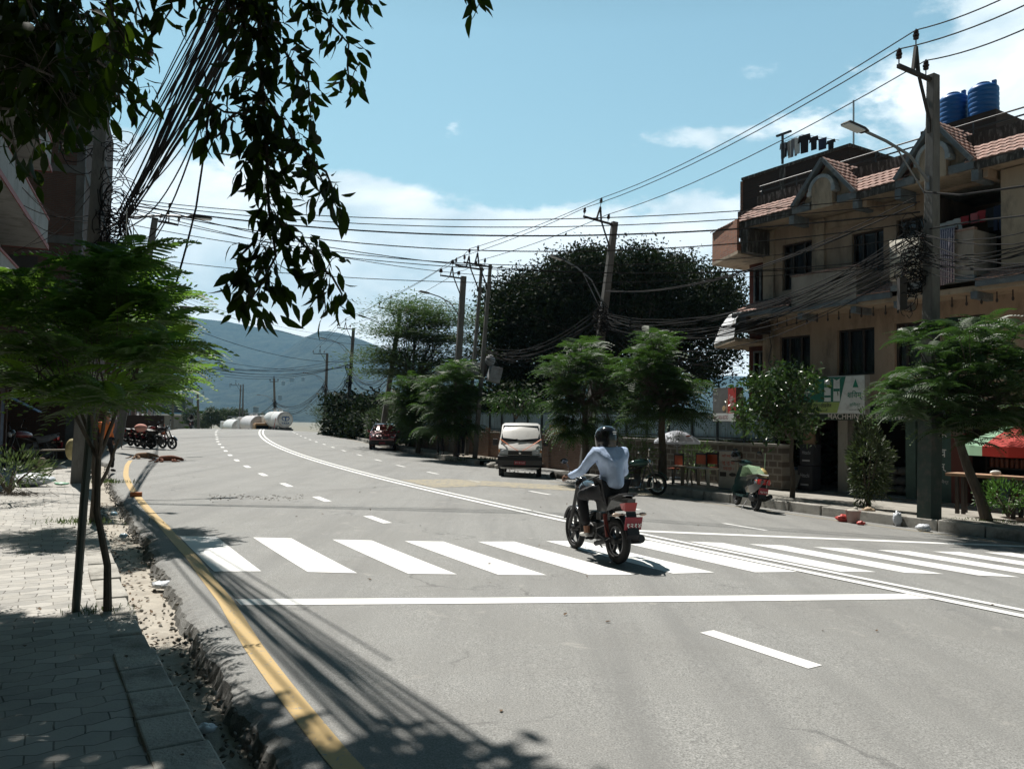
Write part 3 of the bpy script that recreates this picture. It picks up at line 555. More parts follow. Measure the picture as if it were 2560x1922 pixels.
# left wing behind: brick recess, window, angled slabs
b = MB(); b.bb((-3.95, .5, -.2), (-2.875, 8.5, 8.0)); b.build('side_wall', M_REDW, bld)
for z0 in (3.2, 6.0):
    window(bld, -3.7, -3.15, z0, z0+1.25, .42, mull=(.5,), curtain=False, fm=M_GREY)
def slab(name, poly, z0, z1, m, parent=bld): return MB().prism(poly, z0, z1, 'z').build(name, m, parent)
slab('balcony_slab', [(-4.75, -.45), (-2.88, -1.25), (-2.88, .49), (-3.96, .49), (-3.96, 2.2), (-4.7, 2.2)], 7.42, 7.52, M_PLAS2)
slab('balcony_slab', [(-4.95, -.1), (-2.88, -1.35), (-2.88, .49), (-3.96, .49), (-3.96, 2.2), (-4.9, 2.2)], 4.62, 4.74, M_PLAS2)
b = MB(); b.prism([(-4.75, -.45), (-2.93, -1.23), (-2.93, -1.13), (-4.7, -.35)], 7.525, 8.55, 'z'); b.bb((-4.75, -.34, 7.525), (-4.66, 2.2, 8.4)); b.build('brick_parapet', brickmat('orange_brick', (.40, .17, .10), (.28, .11, .07), (.25, .19, .15), axes='both'), bld)
b = MB(); b.add([(-4.95, -.14, 4.745), (-2.93, -1.35, 4.745), (-2.93, -1.25, 5.35), (-4.8, -.02, 5.3), (-2.93, -.75, 5.8), (-4.7, .3, 5.75), (-2.93, .4, 6.1), (-4.5, .9, 6.0)], [(0, 1, 2, 3), (3, 2, 4, 5), (5, 4, 6, 7)]); b.build('sheet_awning', M_SHEET, bld, fix=False)
b = MB(); b.bb((-2.875, -1.2, 4.9), (-2.55, -.05, 5.35)); b.build('end_beam', M_DARK, bld); b = MB(); b.bb((-2.875, -1.1, 7.45), (-2.6, -.02, 8.2)); b.build('end_beam', M_STAIN, bld)
b = MB(); b.bb((-4.6, 1.9, 6.0), (-4.52, 1.98, 7.4)); b.bb((-3.98, 1.9, 6.0), (-3.9, 1.98, 7.4)); b.bb((-4.6, 1.9, 6.9), (-3.9, 1.96, 6.96)); b.build('balcony_railing', M_IRON, bld)
# eaves: soffit, fascia, corbels
b = MB(); b.bb((-3.2, -1.0, 8.28), (XR, .0, 8.36)); b.build('soffit', M_PLAS2, bld)
for x0, x1 in ((-3.22, -.92), (1.22, 2.39), (4.42, XR)): MB().bb((x0, -1.06, 8.26), (x1, -1.003, 8.44)).build('eave_board', M_STAIN, bld)
for x0, x1 in ((-.92, -.3), (.62, 1.22), (2.39, 2.9), (3.8, 4.42)): MB().bb((x0, -1.08, 8.30), (x1, -1.003, 8.50)).build('gable_base_board', M_GREY, bld)
for x in (-3.1, -1.05, 1.1, 2.35, 4.35): MB().bb((x, -1.05, 8.0), (x+.17, -.35, 8.275)).build('corbel', M_GREY, bld)
for x in (-3.3, 1.3, 4.55, 7.5): MB().bb((x, -.9, 8.06), (x+.12, -.01, 8.275)).build('beam', M_PLAS, bld)
def tiles(b, A, B_, C, D, nrow, tw=.2, th=.022):            # A-B bottom edge, D-C top edge; courses lap like shingles
    A, B_, C, D = map(Vector, (A, B_, C, D)); nrm = (B_-A).cross(D-A).normalized(); nrm = nrm if nrm.z > 0 else -nrm
    for r in range(nrow):
        t0, t1 = r/nrow, min(1, (r+1.12)/nrow); a0, a1 = A.lerp(D, t0), B_.lerp(C, t0); c0, c1 = A.lerp(D, t1), B_.lerp(C, t1)
        L = (a1-a0).length; n = max(2, int(L/tw)*4); rows_ = []
        for i in range(n+1):
            u = i/n; w = .012*math.sin(u*L/tw*2*math.pi)+rnd.uniform(-.003, .003); p = a0.lerp(a1, u); q = c0.lerp(c1, u)
            rows_.append([p+nrm*(-.004), p+nrm*(th+w), q+nrm*(w*.6-.002)])
        b.grid(rows_)
EZ, TZ, TY = 8.48, 9.1, -.30
b = MB(); tiles(b, (-3.28, -1.08, EZ), (-.7, -1.08, EZ), (-.25, TY, TZ), (-2.95, TY, TZ), 5); tiles(b, (1.0, -1.08, EZ), (2.6, -1.08, EZ), (3.0, TY, TZ), (.5, TY, TZ), 5); tiles(b, (4.2, -1.08, EZ), (XR, -1.08, EZ), (XR, TY, TZ), (3.8, TY, TZ), 5)
tiles(b, (-4.8, -.5, 8.55), (-3.25, -1.1, 8.5), (-2.95, TY, TZ), (-4.1, .5, 9.0), 5)
b.build('tile_roof', M_TILE, bld, fix=False)
b = MB(); b.bb((-2.95, -.3, 9.0), (XR, -.16, 9.42)); b.bb((-4.3, .3, 8.4), (-2.95, .42, 9.3)); b.build('roof_parapet', M_STAIN, bld)
b = MB(); b.bb((-3.9, -.16, 8.36), (XR, 9, 8.6)); b.build('roof_slab', M_CONC, bld)
b = MB()
for z in (9.58, 9.76): b.tube([(-2.9, -.2, z), (XR, -.2, z)], .022, 6)
for x in np.arange(-2.8, XR, 1.35): b.tube([(x, -.2, 9.42), (x, -.2, 9.76)], .02, 6)
b.build('roof_railing', M_IRON, bld)
def gable(xa, xb, xm, zb, zt, ri):
    y0 = -1.12; b = MB()
    tiles(b, (xm, y0, zt), (xm, 1.1, zt), (xb+.02, 1.1-1.4, zb+.0), (xb+.02, y0, zb), 7) if False else None
    # roof planes: courses run from eave up to the ridge
    tiles(b, (xb+.03, y0, zb+.02), (xb+.03, -.35, zb+.02), (xm, .95, zt+.02), (xm, y0, zt+.02), 8); tiles(b, (xa-.03, -.35, zb+.02), (xa-.03, y0, zb+.02), (xm, y0, zt+.02), (xm, .95, zt+.02), 8)
    g = b.build('gable_roof', M_TILE, bld, fix=False)
    b = MB()
    for x0 in (xa, xb): b.bar((x0, -1.1, zb-.03), (xm, -1.1, zt-.05), .10, .17, up=(0, 1, 0))
    b.build('barge_board', M_GREY, g)
    b = MB(); b.add([(xa+.1, -.9, zb-.1), (xb-.1, -.9, zb-.1), (xm, -.9, zt-.12)], [(0, 1, 2)]); b.build('gable_wall', M_PLAS2, g)
    b = MB(); k = 14; cx, r, cz = xm-.02, .34, zb+.28; pts = [(cx-r, zb-.25)]+[(cx-r*math.cos(math.pi*i/k), cz+r*math.sin(math.pi*i/k)) for i in range(k+1)]+[(cx+r, zb-.25)]
    b.prism(pts, -1.13, -.93, 'y'); b.build('arch_panel', M_PLAS2, g)
    b = MB(); r2 = .44; a = [(cx+r2*math.cos(math.pi*i/k), cz+r2*math.sin(math.pi*i/k)) for i in range(k+1)]; c = [(cx+r*math.cos(math.pi*i/k), cz+r*math.sin(math.pi*i/k)) for i in range(k+1)]
    for i in range(k): b.prism([a[i], a[i+1], c[i+1], c[i]], -1.17, -.93, 'y')
    b.bb((cx-r2-.03, -1.18, cz-.12), (cx-r+.0, -.93, cz)); b.bb((cx+r, -1.18, cz-.12), (cx+r2+.03, -.93, cz)); b.build('arch_ring', mat('grey_arch_paint', (.26, .29, .31), .8, var=.15, scale=5, dirt=(.5, .48, .44), dscale=3), g)
gable(-.9, 1.21, .17, 8.5, 9.72, .9); gable(2.4, 4.42, 3.45, 8.52, 9.78, .9)
# balconies on the second floor
M_BALC = plaster('balcony_plaster', (.50, .44, .39), (.16, .14, .12))
def balcony(x0, x1, zb, zt, name='balcony'):
    b = MB(); b.bb((x0, -1.06, zb), (x1, -.96, zt)); b.bb((x0, -.96, zb), (x0+.1, 0, zt)); b.bb((x1-.1, -.96, zb), (x1, 0, zt)); b.bb((x0+.1, -.96, zb+.1), (x1-.1, 0, zb+.2))
    o = b.build(name, M_BALC, bld, bevel=.012); c = MB(); c.bb((x0-.02, -1.09, zt), (x1+.02, -.93, zt+.045)); c.build('coping', M_TILE, o); f = MB(); f.bb((x0-.03, -1.1, zb-.14), (x1+.03, -1.0, zb-.002)); f.build('slab_edge', M_GREY, o); return o
balcony(-.96, 1.21, 5.5, 6.4); balcony(2.28, 4.4, 5.7, 6.82)
b = MB(); b.bb((-2.87, -1.0, 5.3), (XR, .0, 5.44)); b.build('soffit', M_PLAS2, bld)
for (x0, x1) in ((-3.25, -.99), (1.25, 2.24), (4.44, XR)):
    b = MB(); tiles(b, (x0, -1.12, 5.56), (x1, -1.12, 5.56), (x1, -.45, 5.93), (x0+.35, -.45, 5.93), 4, tw=.15); o = b.build('tile_roof', M_TILE, bld, fix=False); c = MB(); c.bb((x0, -1.1, 5.40), (x1, -1.0, 5.55)); c.build('eave_board', M_GREY, o)
    c = MB(); c.bb((x0+.35, -.45, 5.44), (x1, -.36, 5.98)); c.build('upstand', M_STAIN, o)
for x in (-.75, 1.02, 2.3, 4.3): MB().bb((x, -1.04, 5.12), (x+.16, -.3, 5.295)).build('corbel', M_GREY, bld)
# bulbs on a string under the first-floor eave
b = MB()
for k in range(24):
    x = -2.4+k*.36; b.bb((x-.012, -.82, 5.08), (x+.012, -.80, 5.26)); b.ell((x, -.81, 5.05), (.035, .035, .055), 6, 4)
b.build('string_light', M_DARK, bld)
# penthouse of bare brick
b = MB(); b.bb((-4.7, 1.0, 8.4), (-.45, 1.12, 10.62)); b.bb((-.57, 1.12, 8.4), (-.45, 7, 10.62)); b.bb((-4.7, 1.12, 8.4), (-4.58, 7, 10.62)); b.bb((-4.58, 1.12, 10.45), (-.57, 7, 10.55)); b.build('penthouse', M_BRDK, bld)
b = MB(); b.bb((-4.75, .96, 10.62), (-.4, 7, 10.72)); b.bb((-3.1, .97, 8.4), (-2.85, .998, 10.619)); b.build('concrete_frame', M_STAIN, bld)
b = MB(); b.bb((-4.81, .98, 8.2), (-4.703, 1.3, 10.6)); b.build('brick_pier', M_BRICK, bld)  # sunlit end of the penthouse put in as a slab of brighter brick
b = MB(); b.bb((1.0, 2.4, 8.6), (3.2, 3.9, 10.95)); b.build('stair_head', M_BRDK, bld)
# ground floor: beams, piers, deep dark shops
b = MB(); b.bb((-2.87, .05, 2.45), (XR, .35, 2.549)); b.bb((-2.87, -.3, 2.16), (XR, .3, 2.45)); b.build('lintel', mat('dark_green_fascia', (.035, .06, .05), .6, var=.2), bld)
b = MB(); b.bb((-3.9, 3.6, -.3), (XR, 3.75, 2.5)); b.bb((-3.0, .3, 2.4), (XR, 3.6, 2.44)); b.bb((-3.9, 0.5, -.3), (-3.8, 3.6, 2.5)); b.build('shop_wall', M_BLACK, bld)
b = MB(); b.bb((-4.2, -.35, -.35), (XR, 3.6, .06)); b.build('shop_floor', M_CONC, bld)
M_PIER = plaster('white_pier_paint', (.46, .45, .42), (.18, .17, .15))
for (x0, x1, m) in ((-3.26, -2.99, M_PIER), (-.1, .22, M_PIER), (2.0, 2.28, mat('green_pier_paint', (.05, .09, .075), .7, var=.2)), (2.82, 3.24, mat('sign_green', (.03, .07, .06), .6, var=.2)), (3.24, 3.6, M_REDW), (5.6, 5.95, M_PIER), (8.4, 8.7, M_PIER)):
    b = MB(); b.bb((x0, -.05, .061), (x1, .3, 2.159)); b.build('pier', m, bld)
b = MB(); b.bb((-2.95, .32, .06), (-2.2, .4, 2.1)); b.build('door', M_REDW, bld); b = MB(); b.bb((-1.85, .5, .06), (-1.15, .58, 2.1)); b.build('door', M_DARK, bld)
M_WLET = mat('white_lettering', (.72, .72, .70), .6)
M_GLET = mat('grey_lettering', (.45, .45, .44), .6)
for k, ch in enumerate(('शि', 'व', 'म्')): pass
for ch, z in (('ाि', 1.72), ('व', 1.33), ('म्', .95)): txt(ch, None, .2, T(3.03, -.056, z), M_WLET, bld, bold=.01)
txt('सिमेन्ट', .3, .13, T(3.03, -.052, .58), M_GLET, bld)
txt('MACHHINDRA BROTHERS', 2.6, .17, T(1.05, -.302, 2.27), M_WLET, bld, bold=.012)
# pipes, wires and a lantern stay with the building
b = MB(); b.tube([(-2.6, -.09, 4.9), (-2.5, -.1, 4.5), (-2.62, -.1, 4.0), (-2.3, -.1, 3.6)], .012, 5); b.build('conduit', M_IRON, bld)

# ------------------------------------------------ the two box signs
def panel(b, x0, x1, z0, z1, y): b.add([(x0, y, z0), (x1, y, z0), (x1, y, z1), (x0, y, z1)], [(0, 1, 2, 3)])
sg = thing('shop_sign', 'long green and white box sign with Devanagari lettering above the hardware shop', 'sign', LP(-.3, -.8, 2.33), BRZ)
b = MB(); b.bb((-1.62, -.0, 0), (1.60, .22, 1.08)); b.build('sign_box', mat('sign_grey_metal', (.34, .35, .34), .5, var=.1, dirt=(.15, .12, .1)), sg)
M_SW = mat('sign_white', (.66, .67, .65), .5, var=.05, dirt=(.45, .44, .42), dscale=3); M_SG = mat('sign_deep_green', (.018, .14, .095), .5, var=.1); M_SL = mat('sign_lime', (.33, .42, .12), .5, var=.08); M_LK = mat('black_lettering', (.03, .03, .03), .6)
b = MB(); panel(b, -1.6, 1.58, .02, 1.06, -.004); b.build('sign_face', M_SW, sg, fix=False)
b = MB(); b.add([(-1.6, -.008, .34), (.82, -.008, .34), (1.0, -.008, 1.05), (-1.6, -.008, 1.05)], [(0, 1, 2, 3)]); b.build('green_field', M_SG, sg, fix=False)
b = MB(); b.add([(-1.6, -.008, .03), (.72, -.008, .03), (.81, -.008, .335), (-1.6, -.008, .335)], [(0, 1, 2, 3)]); b.build('lime_field', M_SL, sg, fix=False)
txt('शिवम्', .46, .26, T(1.29, -.006, .52), mat('emblem_green', (.02, .2, .12), .5), sg, bold=.008); txt('सिमेन्ट', .34, .15, T(1.29, -.006, .25), bpy.data.materials['emblem_green'], sg)
txt('आफ्नो घरको सिमेन्ट', .36, .05, T(1.29, -.006, .115), M_LK, sg)
b = MB(); b.add([(1.22, -.01, .74), (1.40, -.01, .74), (1.31, -.01, .98)], [(0, 1, 2)]); b.build('emblem', bpy.data.materials['emblem_green'], sg, fix=False)
for k, x in enumerate((.30, .60)):
    b = MB(); b.add([(x, -.012, .36), (x+.22, -.012, .36), (x+.21, -.012, .98), (x+.25, -.012, 1.02), (x+.11, -.012, .95), (x-.03, -.012, 1.02), (x+.01, -.012, .98)], [(0, 1, 2, 3, 4, 5, 6)]); o = b.build('cement_bag', M_SW, sg, fix=False)
    b = MB(); panel(b, x+.012, x+.21, .76-.12*k, .84-.12*k, -.014)
    if not k: panel(b, x+.008, x+.215, .47, .53, -.014)
    b.build('bag_band', M_SG, o, fix=False)
for x in (-.3, -.17): MB(T(x, -.01, .86) @ RX(R(90))).lathe([(.05, 0), (.05, .004)], 14).build('seal', M_SW, sg)
txt('मजबुत', .3, .16, T(-.35, -.012, .6), M_SW, sg, bold=.01); txt('सम्बन्धको', .26, .09, T(-.06, -.012, .6), M_SW, sg, bold=.01)
txt('मच्छिन्द्र ब्रदर्स हार्डवेयर इन्टरप्राइजेज', 1.85, .17, T(-.38, -.012, .235), M_LK, sg, bold=.012); txt('ढोका नं २, बालकुमारी, कोटेश्वर, काठमाडौं', 1.55, .07, T(-.36, -.012, .085), M_LK, sg)
cs = thing('shop_sign', 'grey and red café box sign at the left end of the peach building', 'sign', LP(-3.16, -1.5, 2.06), BRZ-R(13))
b = MB(); b.bb((-.66, 0, 0), (.62, .25, 1.08)); b.build('sign_box', mat('sign_brown_edge', (.12, .07, .05), .7), cs)
b = MB(); panel(b, -.65, .61, .02, .27, -.004); b.build('white_strip', M_SW, cs, fix=False)
b = MB(); panel(b, -.65, .19, .27, 1.06, -.004); b.build('photo_panel', mat('sign_dark_grey', (.15, .145, .14), .4, var=.3, scale=2.5), cs, fix=False)
b = MB(); panel(b, .19, .61, .27, 1.06, -.004); b.build('red_panel', mat('sign_red', (.52, .055, .045), .4), cs, fix=False)
txt('Coca', .22, .21, T(.36, -.008, .76) @ RY(R(-8)), M_SW, cs, bold=.01); txt('Cola', .22, .2, T(.44, -.008, .56) @ RY(R(-8)), M_SW, cs, bold=.01)
txt('Just Add', .22, .09, T(-.48, -.008, .89), M_SW, cs); txt('Coke', .14, .1, T(-.52, -.008, .70), M_SW, cs); txt('B6cor CAFE & RESTRO', .82, .13, T(-.20, -.008, .14), mat('maroon_lettering', (.16, .02, .03), .6), cs, bold=.01)
b = MB(); b.ell((0, 0, 0), (.10, .004, .09), 14, 8, T(-.02, -.008, .42)); o = b.build('food_bowl', mat('bowl_print', (.5, .36, .2), .6, var=.5, scale=20), cs); b = MB(); panel(b, .12, .17, .28, .72, -.009); b.build('bottle_print', mat('bottle_print', (.55, .33, .2), .6, var=.5, scale=12), cs, fix=False)
# cafe canopy beam and post
cc = thing('concrete_canopy', 'low concrete canopy beam under the café sign on a slim white post', 'canopy', LP(-3.6, -1.2, 0), BRZ)
b = MB(); b.bb((-.6, -.05, 1.98), (.75, 1.6, 2.16)); b.bb((-.6, -.05, 1.75), (.75, .08, 1.97)); b.build('beam', M_CONC, cc); b = MB(); b.bb((.5, .0, -.05), (.72, .2, 1.74)); b.build('post', M_PIER, cc)
# ------------------------------------------------ things on and in the building
def cloth(name, label, cat, x0, x1, zt, zb, y, m, group=None, wav=.03, back=.35, nx=10):
    b = MB(); rows_ = []
    for i in range(nx+1):
        u = i/nx; x = x0+(x1-x0)*u; w = wav*math.sin(u*9+x0*3); rows_.append([(x, y+.18, zt-back), (x, y+.16, zt-.02), (x, y+.08, zt+.03), (x, y-.02, zt-.02), (x, y-.03+w, zt-(zt-zb)*.4), (x+.01*math.sin(u*5), y-.03+w*1.5, zb+.02*math.sin(u*4+x0))])
    b.grid(rows_); o = b.build(name, m, smooth='all', fix=False); o.location = P0; o.rotation_euler = (0, 0, BRZ); mo = o.modifiers.new('s', 'SOLIDIFY'); mo.thickness = .012
    return tag(o, label, cat, group)
def rugmat():
    m = bpy.data.materials.new('woven_rug'); m.use_nodes = True; nt = m.node_tree; N, L = nt.nodes.new, nt.links.new; bs = nt.nodes['Principled BSDF']; bs.inputs['Roughness'].default_value = .95
    tc = N('ShaderNodeTexCoord'); w = N('ShaderNodeTexWave'); w.inputs['Scale'].default_value = 5.5; w.inputs['Distortion'].default_value = 2.5; w.inputs['Detail'].default_value = 3; w.inputs['Detail Scale'].default_value = 5; L(tc.outputs['Object'], w.inputs[0])
    r = N('ShaderNodeValToRGB'); r.color_ramp.elements[0].color = (.05, .045, .085, 1); r.color_ramp.elements[0].position = .35; r.color_ramp.elements[1].color = (.42, .36, .4, 1); r.color_ramp.elements[1].position = .75; L(w.outputs['Color'], r.inputs[0]); L(r.outputs[0], bs.inputs['Base Color']); return m
cloth('rug', 'purple and white woven rug hung over the second-floor balcony beside the near pole', 'rug', 3.32, 3.98, 6.92, 5.55, -1.12, rugmat())
cloth('mattress_cover', 'off-white padded sheet drying over the second-floor balcony left of the near pole', 'bedding', 2.26, 3.1, 6.9, 5.8, -1.12, mat('off_white_padding', (.50, .47, .40), .95, var=.15, scale=10, bump=.4, dirt=(.25, .22, .17), dscale=4))
M_LAUN = [mat('laundry_'+n, c, .9, var=.15, scale=9) for n, c in (('white', (.6, .6, .58)), ('red', (.4, .04, .05)), ('pink', (.5, .14, .15)), ('navy', (.03, .04, .08)), ('grey', (.2, .2, .22)), ('black', (.02, .02, .025)))]
def garment(px, top, h, w, m, y, label, grp, kind=0, base=None):
    b = MB(); y0 = y
    poly = {0: [(-w/2, 0), (w/2, 0), (w/2*.9, -h), (-w/2*.9, -h)], 1: [(-w/2, 0), (-w*.2, 0), (w*.2, 0), (w/2, 0), (w*.62, -h*.4), (w*.36, -h*.36), (w*.34, -h), (-w*.34, -h), (-w*.36, -h*.36), (-w*.62, -h*.4)], 2: [(-w/2, 0), (w/2, 0), (w*.55, -h), (w*.12, -h), (0, -h*.35), (-w*.12, -h), (-w*.55, -h)]}[kind]
    b.prism(poly, -.012, .012, 'y'); o = b.build('garment', m, bevel=.006); p = LP(px, y0, top); o.location = p; o.rotation_euler = (0, 0, BRZ+rnd.uniform(-.15, .15)); return tag(o, label, 'laundry', grp)
xs_ = [(3.1, 0, .3, 0), (3.3, 0, .34, 0), (3.5, 0, .3, 2), (3.68, 1, .22, 0), (3.92, 2, .26, 0), (4.12, 1, .3, 1), (4.32, 5, .5, 1), (4.5, 3, .62, 2)]
lb = ['small white cloth, leftmost on the line in the loggia', 'white towel on the loggia line next to the leftmost cloth', 'white shorts on the loggia line left of the dark red cloth', 'dark red cloth on the loggia line', 'pink towel in the middle of the loggia line', 'red shirt with sleeves on the loggia line', 'black shirt hanging on the loggia line', 'long navy trousers at the right end of the loggia line']
for (x, mi_, h, kd), l_ in zip(xs_, lb): garment(x, 7.35+(x-3.1)*.12, h, .2, M_LAUN[mi_], -.12, l_, 'laundry in the loggia', kd)
ln = MB(); ln.tube([LP(2.86, -.12, 7.32), LP(3.7, -.12, 7.38), LP(4.74, -.12, 7.55)], .006, 5); tag(ln.build('clothes_line', M_IRON), 'thin clothes line strung across the second-floor loggia', 'clothes line')
# rooftop drying frame over the penthouse
def tank(x, lab):
    t = thing('water_tank', lab, 'water tank', LP(x, 3.1, 10.95), BRZ, 'rooftop water tanks'); t.scale = (.86, .86, .78); M_BL = bpy.data.materials.get('blue_plastic') or mat('blue_plastic', (.012, .105, .33), .42, var=.12, scale=3)
    pr = [(.46, 0), (.47, .04)]
    for k in range(6): z = .06+k*.19; pr += [(.47, z), (.455, z+.03), (.455, z+.06), (.47, z+.09), (.47, z+.17)]
    pr += [(.46, 1.22), (.40, 1.3), (.2, 1.38)]; MB().lathe(pr, 28).build('barrel', M_BL, t, smooth=True)
    b = MB(); b.lathe([(.2, 1.37), (.21, 1.38), (.21, 1.44), (.05, 1.46)], 18); b.bb((.3, -.05, 1.28), (.42, .05, 1.44)); b.build('lid', M_BL, t, smooth=True)
tank(1.62, 'left blue ribbed water tank on the roof behind the near pole'); tank(2.5, 'right blue ribbed water tank on the roof beside the railing')
dr = thing('drying_frame', 'T-shaped metal drying frame standing on the penthouse roof', 'drying frame', LP(-3.15, 1.2, 10.84), BRZ)
b = MB(); b.bb((-.03, -.03, 0), (.03, .03, 1.0)); b.build('post', M_IRON, dr); b = MB(); b.bb((-.25, -.04, 1.0), (.35, .04, 1.06)); b.build('crossbar', M_IRON, dr)
gl = ['grey shirt at the left end of the rooftop line', 'black shirt beside the drying frame on the roof', 'pale striped cloth in the middle of the rooftop bunch', 'grey trousers in the rooftop bunch', 'white cloth at the right of the rooftop bunch', 'black coat with wide sleeves on the rooftop line', 'small black shirt on the rooftop line', 'dark vest near the right end of the rooftop line', 'dark cloth at the right end of the rooftop line']
for k, (x, z, h, w, mi_, kd) in enumerate([(-3.3, 11.7, .55, .22, 4, 1), (-3.12, 11.68, .5, .2, 5, 2), (-2.98, 11.7, .6, .2, 0, 0), (-2.84, 11.72, .62, .22, 4, 2), (-2.7, 11.7, .55, .2, 0, 0), (-2.42, 11.72, .62, .4, 5, 1), (-2.05, 11.55, .45, .3, 5, 1), (-1.72, 11.4, .38, .3, 3, 0), (-1.4, 11.25, .3, .28, 5, 1)]): garment(x, z-.05, h, w, M_LAUN[mi_], 1.4, gl[k], 'laundry on the penthouse roof', kd)
ln = MB(); ln.tube([LP(-3.4, 1.4, 11.68), LP(-2.5, 1.4, 11.7), LP(-1.1, 1.4, 11.1)], .008, 5); tag(ln.build('clothes_line', M_IRON), 'clothes line sloping down across the penthouse roof', 'clothes line')
q = LP(-1.0, 2.0, 10.6); ap = MB(); ap.tube([q, q+np.array([0, 0, 1.9])], .03, 6); tag(ap.build('antenna_pole', mat('galvanised_pipe', (.45, .47, .48), .4, metal=.6)), 'bare galvanised pipe rising from the penthouse roof', 'pole')
# ================================================================ poles, lamps, cables
M_POLE = mat('pole_concrete', (.145, .14, .13), .9, var=.25, scale=5, bump=.3, bscale=30, dirt=(.09, .085, .08), dscale=3, stretch=(2, 2, .5)); M_STEEL = mat('rusty_black_steel', (.03, .024, .02), .7, var=.3, scale=12); M_INS = mat('brown_porcelain', (.04, .02, .015), .25)
M_LAMP = mat('lamp_grey', (.16, .17, .18), .45, metal=.3); M_LENS = mat('lamp_lens', (.55, .56, .55), .2); M_CABLE = mat('black_cable', (.011, .011, .011), .9, spec=.2)
ANCH = {}
def insulator(M, parent, big=False):
    b = MB(M); k = 1.6 if big else 1.
    b.lathe([(.012, -.12), (.012, .0), (.05*k, .01), (.055*k, .04), (.03*k, .055), (.06*k, .07), (.062*k, .1), (.032*k, .115), (.05*k, .13), (.045*k, .17), (.015, .19), (.015, .21)], 10); return b.build('insulator', M_INS, parent, smooth=True)
def pole(key, label, base, top, w0=.26, w1=.17, arm=1.08, arms=True, lamp=None, strain=False, group='concrete poles along the right kerb', side=-1, facing=None, tee=False, name='utility_pole'):
    base, top = Vector(base), Vector(top); s_, _ = so(base[0], base[1]); th = head(s_[0]) if facing is None else facing
    t = thing(name, label, 'utility pole', base, 0, group); d = top-base; H = d.length; z = d.normalized()
    ex = Vector((math.cos(th), math.sin(th), 0))*side; ex = (ex-z*ex.dot(z)).normalized(); ey = z.cross(ex)      # ex: from the pole over the road
    Mt = Matrix((ex, ey, z)).transposed().to_4x4()
    b = MB(Mt); b.box((0, 0, H/2), (w0, w0*.8, H), tz=w1/w0); b.build('post', M_POLE, t, bevel=.012)
    a = []
    if arms:
        b = MB(Mt)
        if tee:
            b.bar((-.62, 0, H-.5), (.62, 0, H-.5), .09, .09); o = b.build('crossarm', M_STEEL, t)
            for x, zz in ((-.55, H-.45), (.55, H-.45), (0, H)): insulator(Mt @ T(x, 0, zz+.1), o, True); a.append((x, 0, zz+.2))
        else:
            b.bar((-.12, 0, H-.12), (arm+.02, 0, H-.10), .07, .07); b.bar((arm*.60, 0, H-.10), (arm*.52, 0, H+.42), .06, .05); b.bar((arm*.44, 0, H-.10), (arm*.52, 0, H+.42), .06, .05); b.bar((arm*.42, 0, H-.14), (.06, 0, H-1.05), .045, .045); b.bar((-.14, 0, H-1.05), (.14, 0, H-1.05), .06, w1+.06)
            o = b.build('crossarm', M_STEEL, t)
            for x, zz in ((arm, H-.02), (arm*.52, H+.5), (arm*.22, H-.02)): insulator(Mt @ T(x, 0, zz+.06), o, strain); a.append((x, 0, zz+.25))
    ANCH[key] = [t.location+(Mt @ Vector(p)) for p in a]
    if lamp:
        zl, reach, rise = lamp; b = MB(Mt); b.tube([(.08, 0, zl-.25), (reach*.35, 0, zl+rise*.5), (reach*.7, 0, zl+rise*.85), (reach, 0, zl+rise)], .028, 8); b.tube([(.08, 0, zl-.6), (reach*.55, 0, zl+rise*.68)], .016, 6)
        b.bar((-.14, 0, zl-.25), (.14, 0, zl-.25), .06, w1+.07); o = b.build('lamp_arm', M_LAMP, t, smooth=True)
        b = MB(Mt @ T(reach, 0, zl+rise) @ RY(-math.atan2(rise*.12, 1)-.03)); b.box((.28, 0, .012), (.62, .2, .07), tz=.7); h = b.build('lamp_head', M_STEEL, o, bevel=.02); b = MB(Mt @ T(reach, 0, zl+rise) @ RY(-math.atan2(rise*.12, 1)-.03)); b.box((.33, 0, -.035), (.46, .17, .025)); b.build('lens', M_LENS, h)
    return t, Mt
def at_d(px, py, d): return Vector(AT(px, py, d))
p1, M1 = pole('P1', 'tall cable-wrapped concrete pole in front of the peach building', W(.22, 7.12, -.05), AT(2333, 188, 15.5), .32, .20, 1.08, lamp=(7.0, 2.05, .36))
b = MB(M1); b.box((0, -.139, 1.3), (.335, .01, 2.5)); b.bb((-.17, -.142, .05), (.17, .142, 2.55)); b.build('painted_band', mat('dark_green_paint', (.022, .04, .032), .6, var=.25, scale=4, dirt=(.08, .07, .06), dscale=3), p1)
b = MB(M1); b.ell((-.02, -.148, 1.55), (.035, .004, .085), 10, 6); b.build('torn_sticker', M_LWHITE if 'M_LWHITE' in globals() else M_SW, p1)
g2 = W(14.5, 8.2, 0); pole('P2', 'concrete pole behind the motorcyclist, in front of the big dark tree', AT(1460, 1178, 30.), AT(1537, 555, 30.), .36, .22, 1.35, lamp=(6.6, 1.95, 1.0))
D3 = 36.5; pole('P3', 'left steel pole of the transformer pair', AT(1166, 1138, D3), AT(1204, 668, D3), .17, .13, 1.25); pole('P3b', 'right steel pole of the transformer pair', AT(1187, 1146, D3-.8), AT(1226, 661, D3-.8), .2, .14, 1.25)
pole('P4', 'stout pole with three large insulators behind the transformer pair', AT(1131, 1132, 40.), AT(1159, 691, 40.), .34, .26, 1.2, lamp=(7.1, 1.7, .7), strain=True)
pole('P5', 'leaning concrete pole beside the feathery acacia', AT(955, 1085, 50.), AT(1001, 774, 50.), .34, .22, 1.35, lamp=(6.1, 2.0, .9))
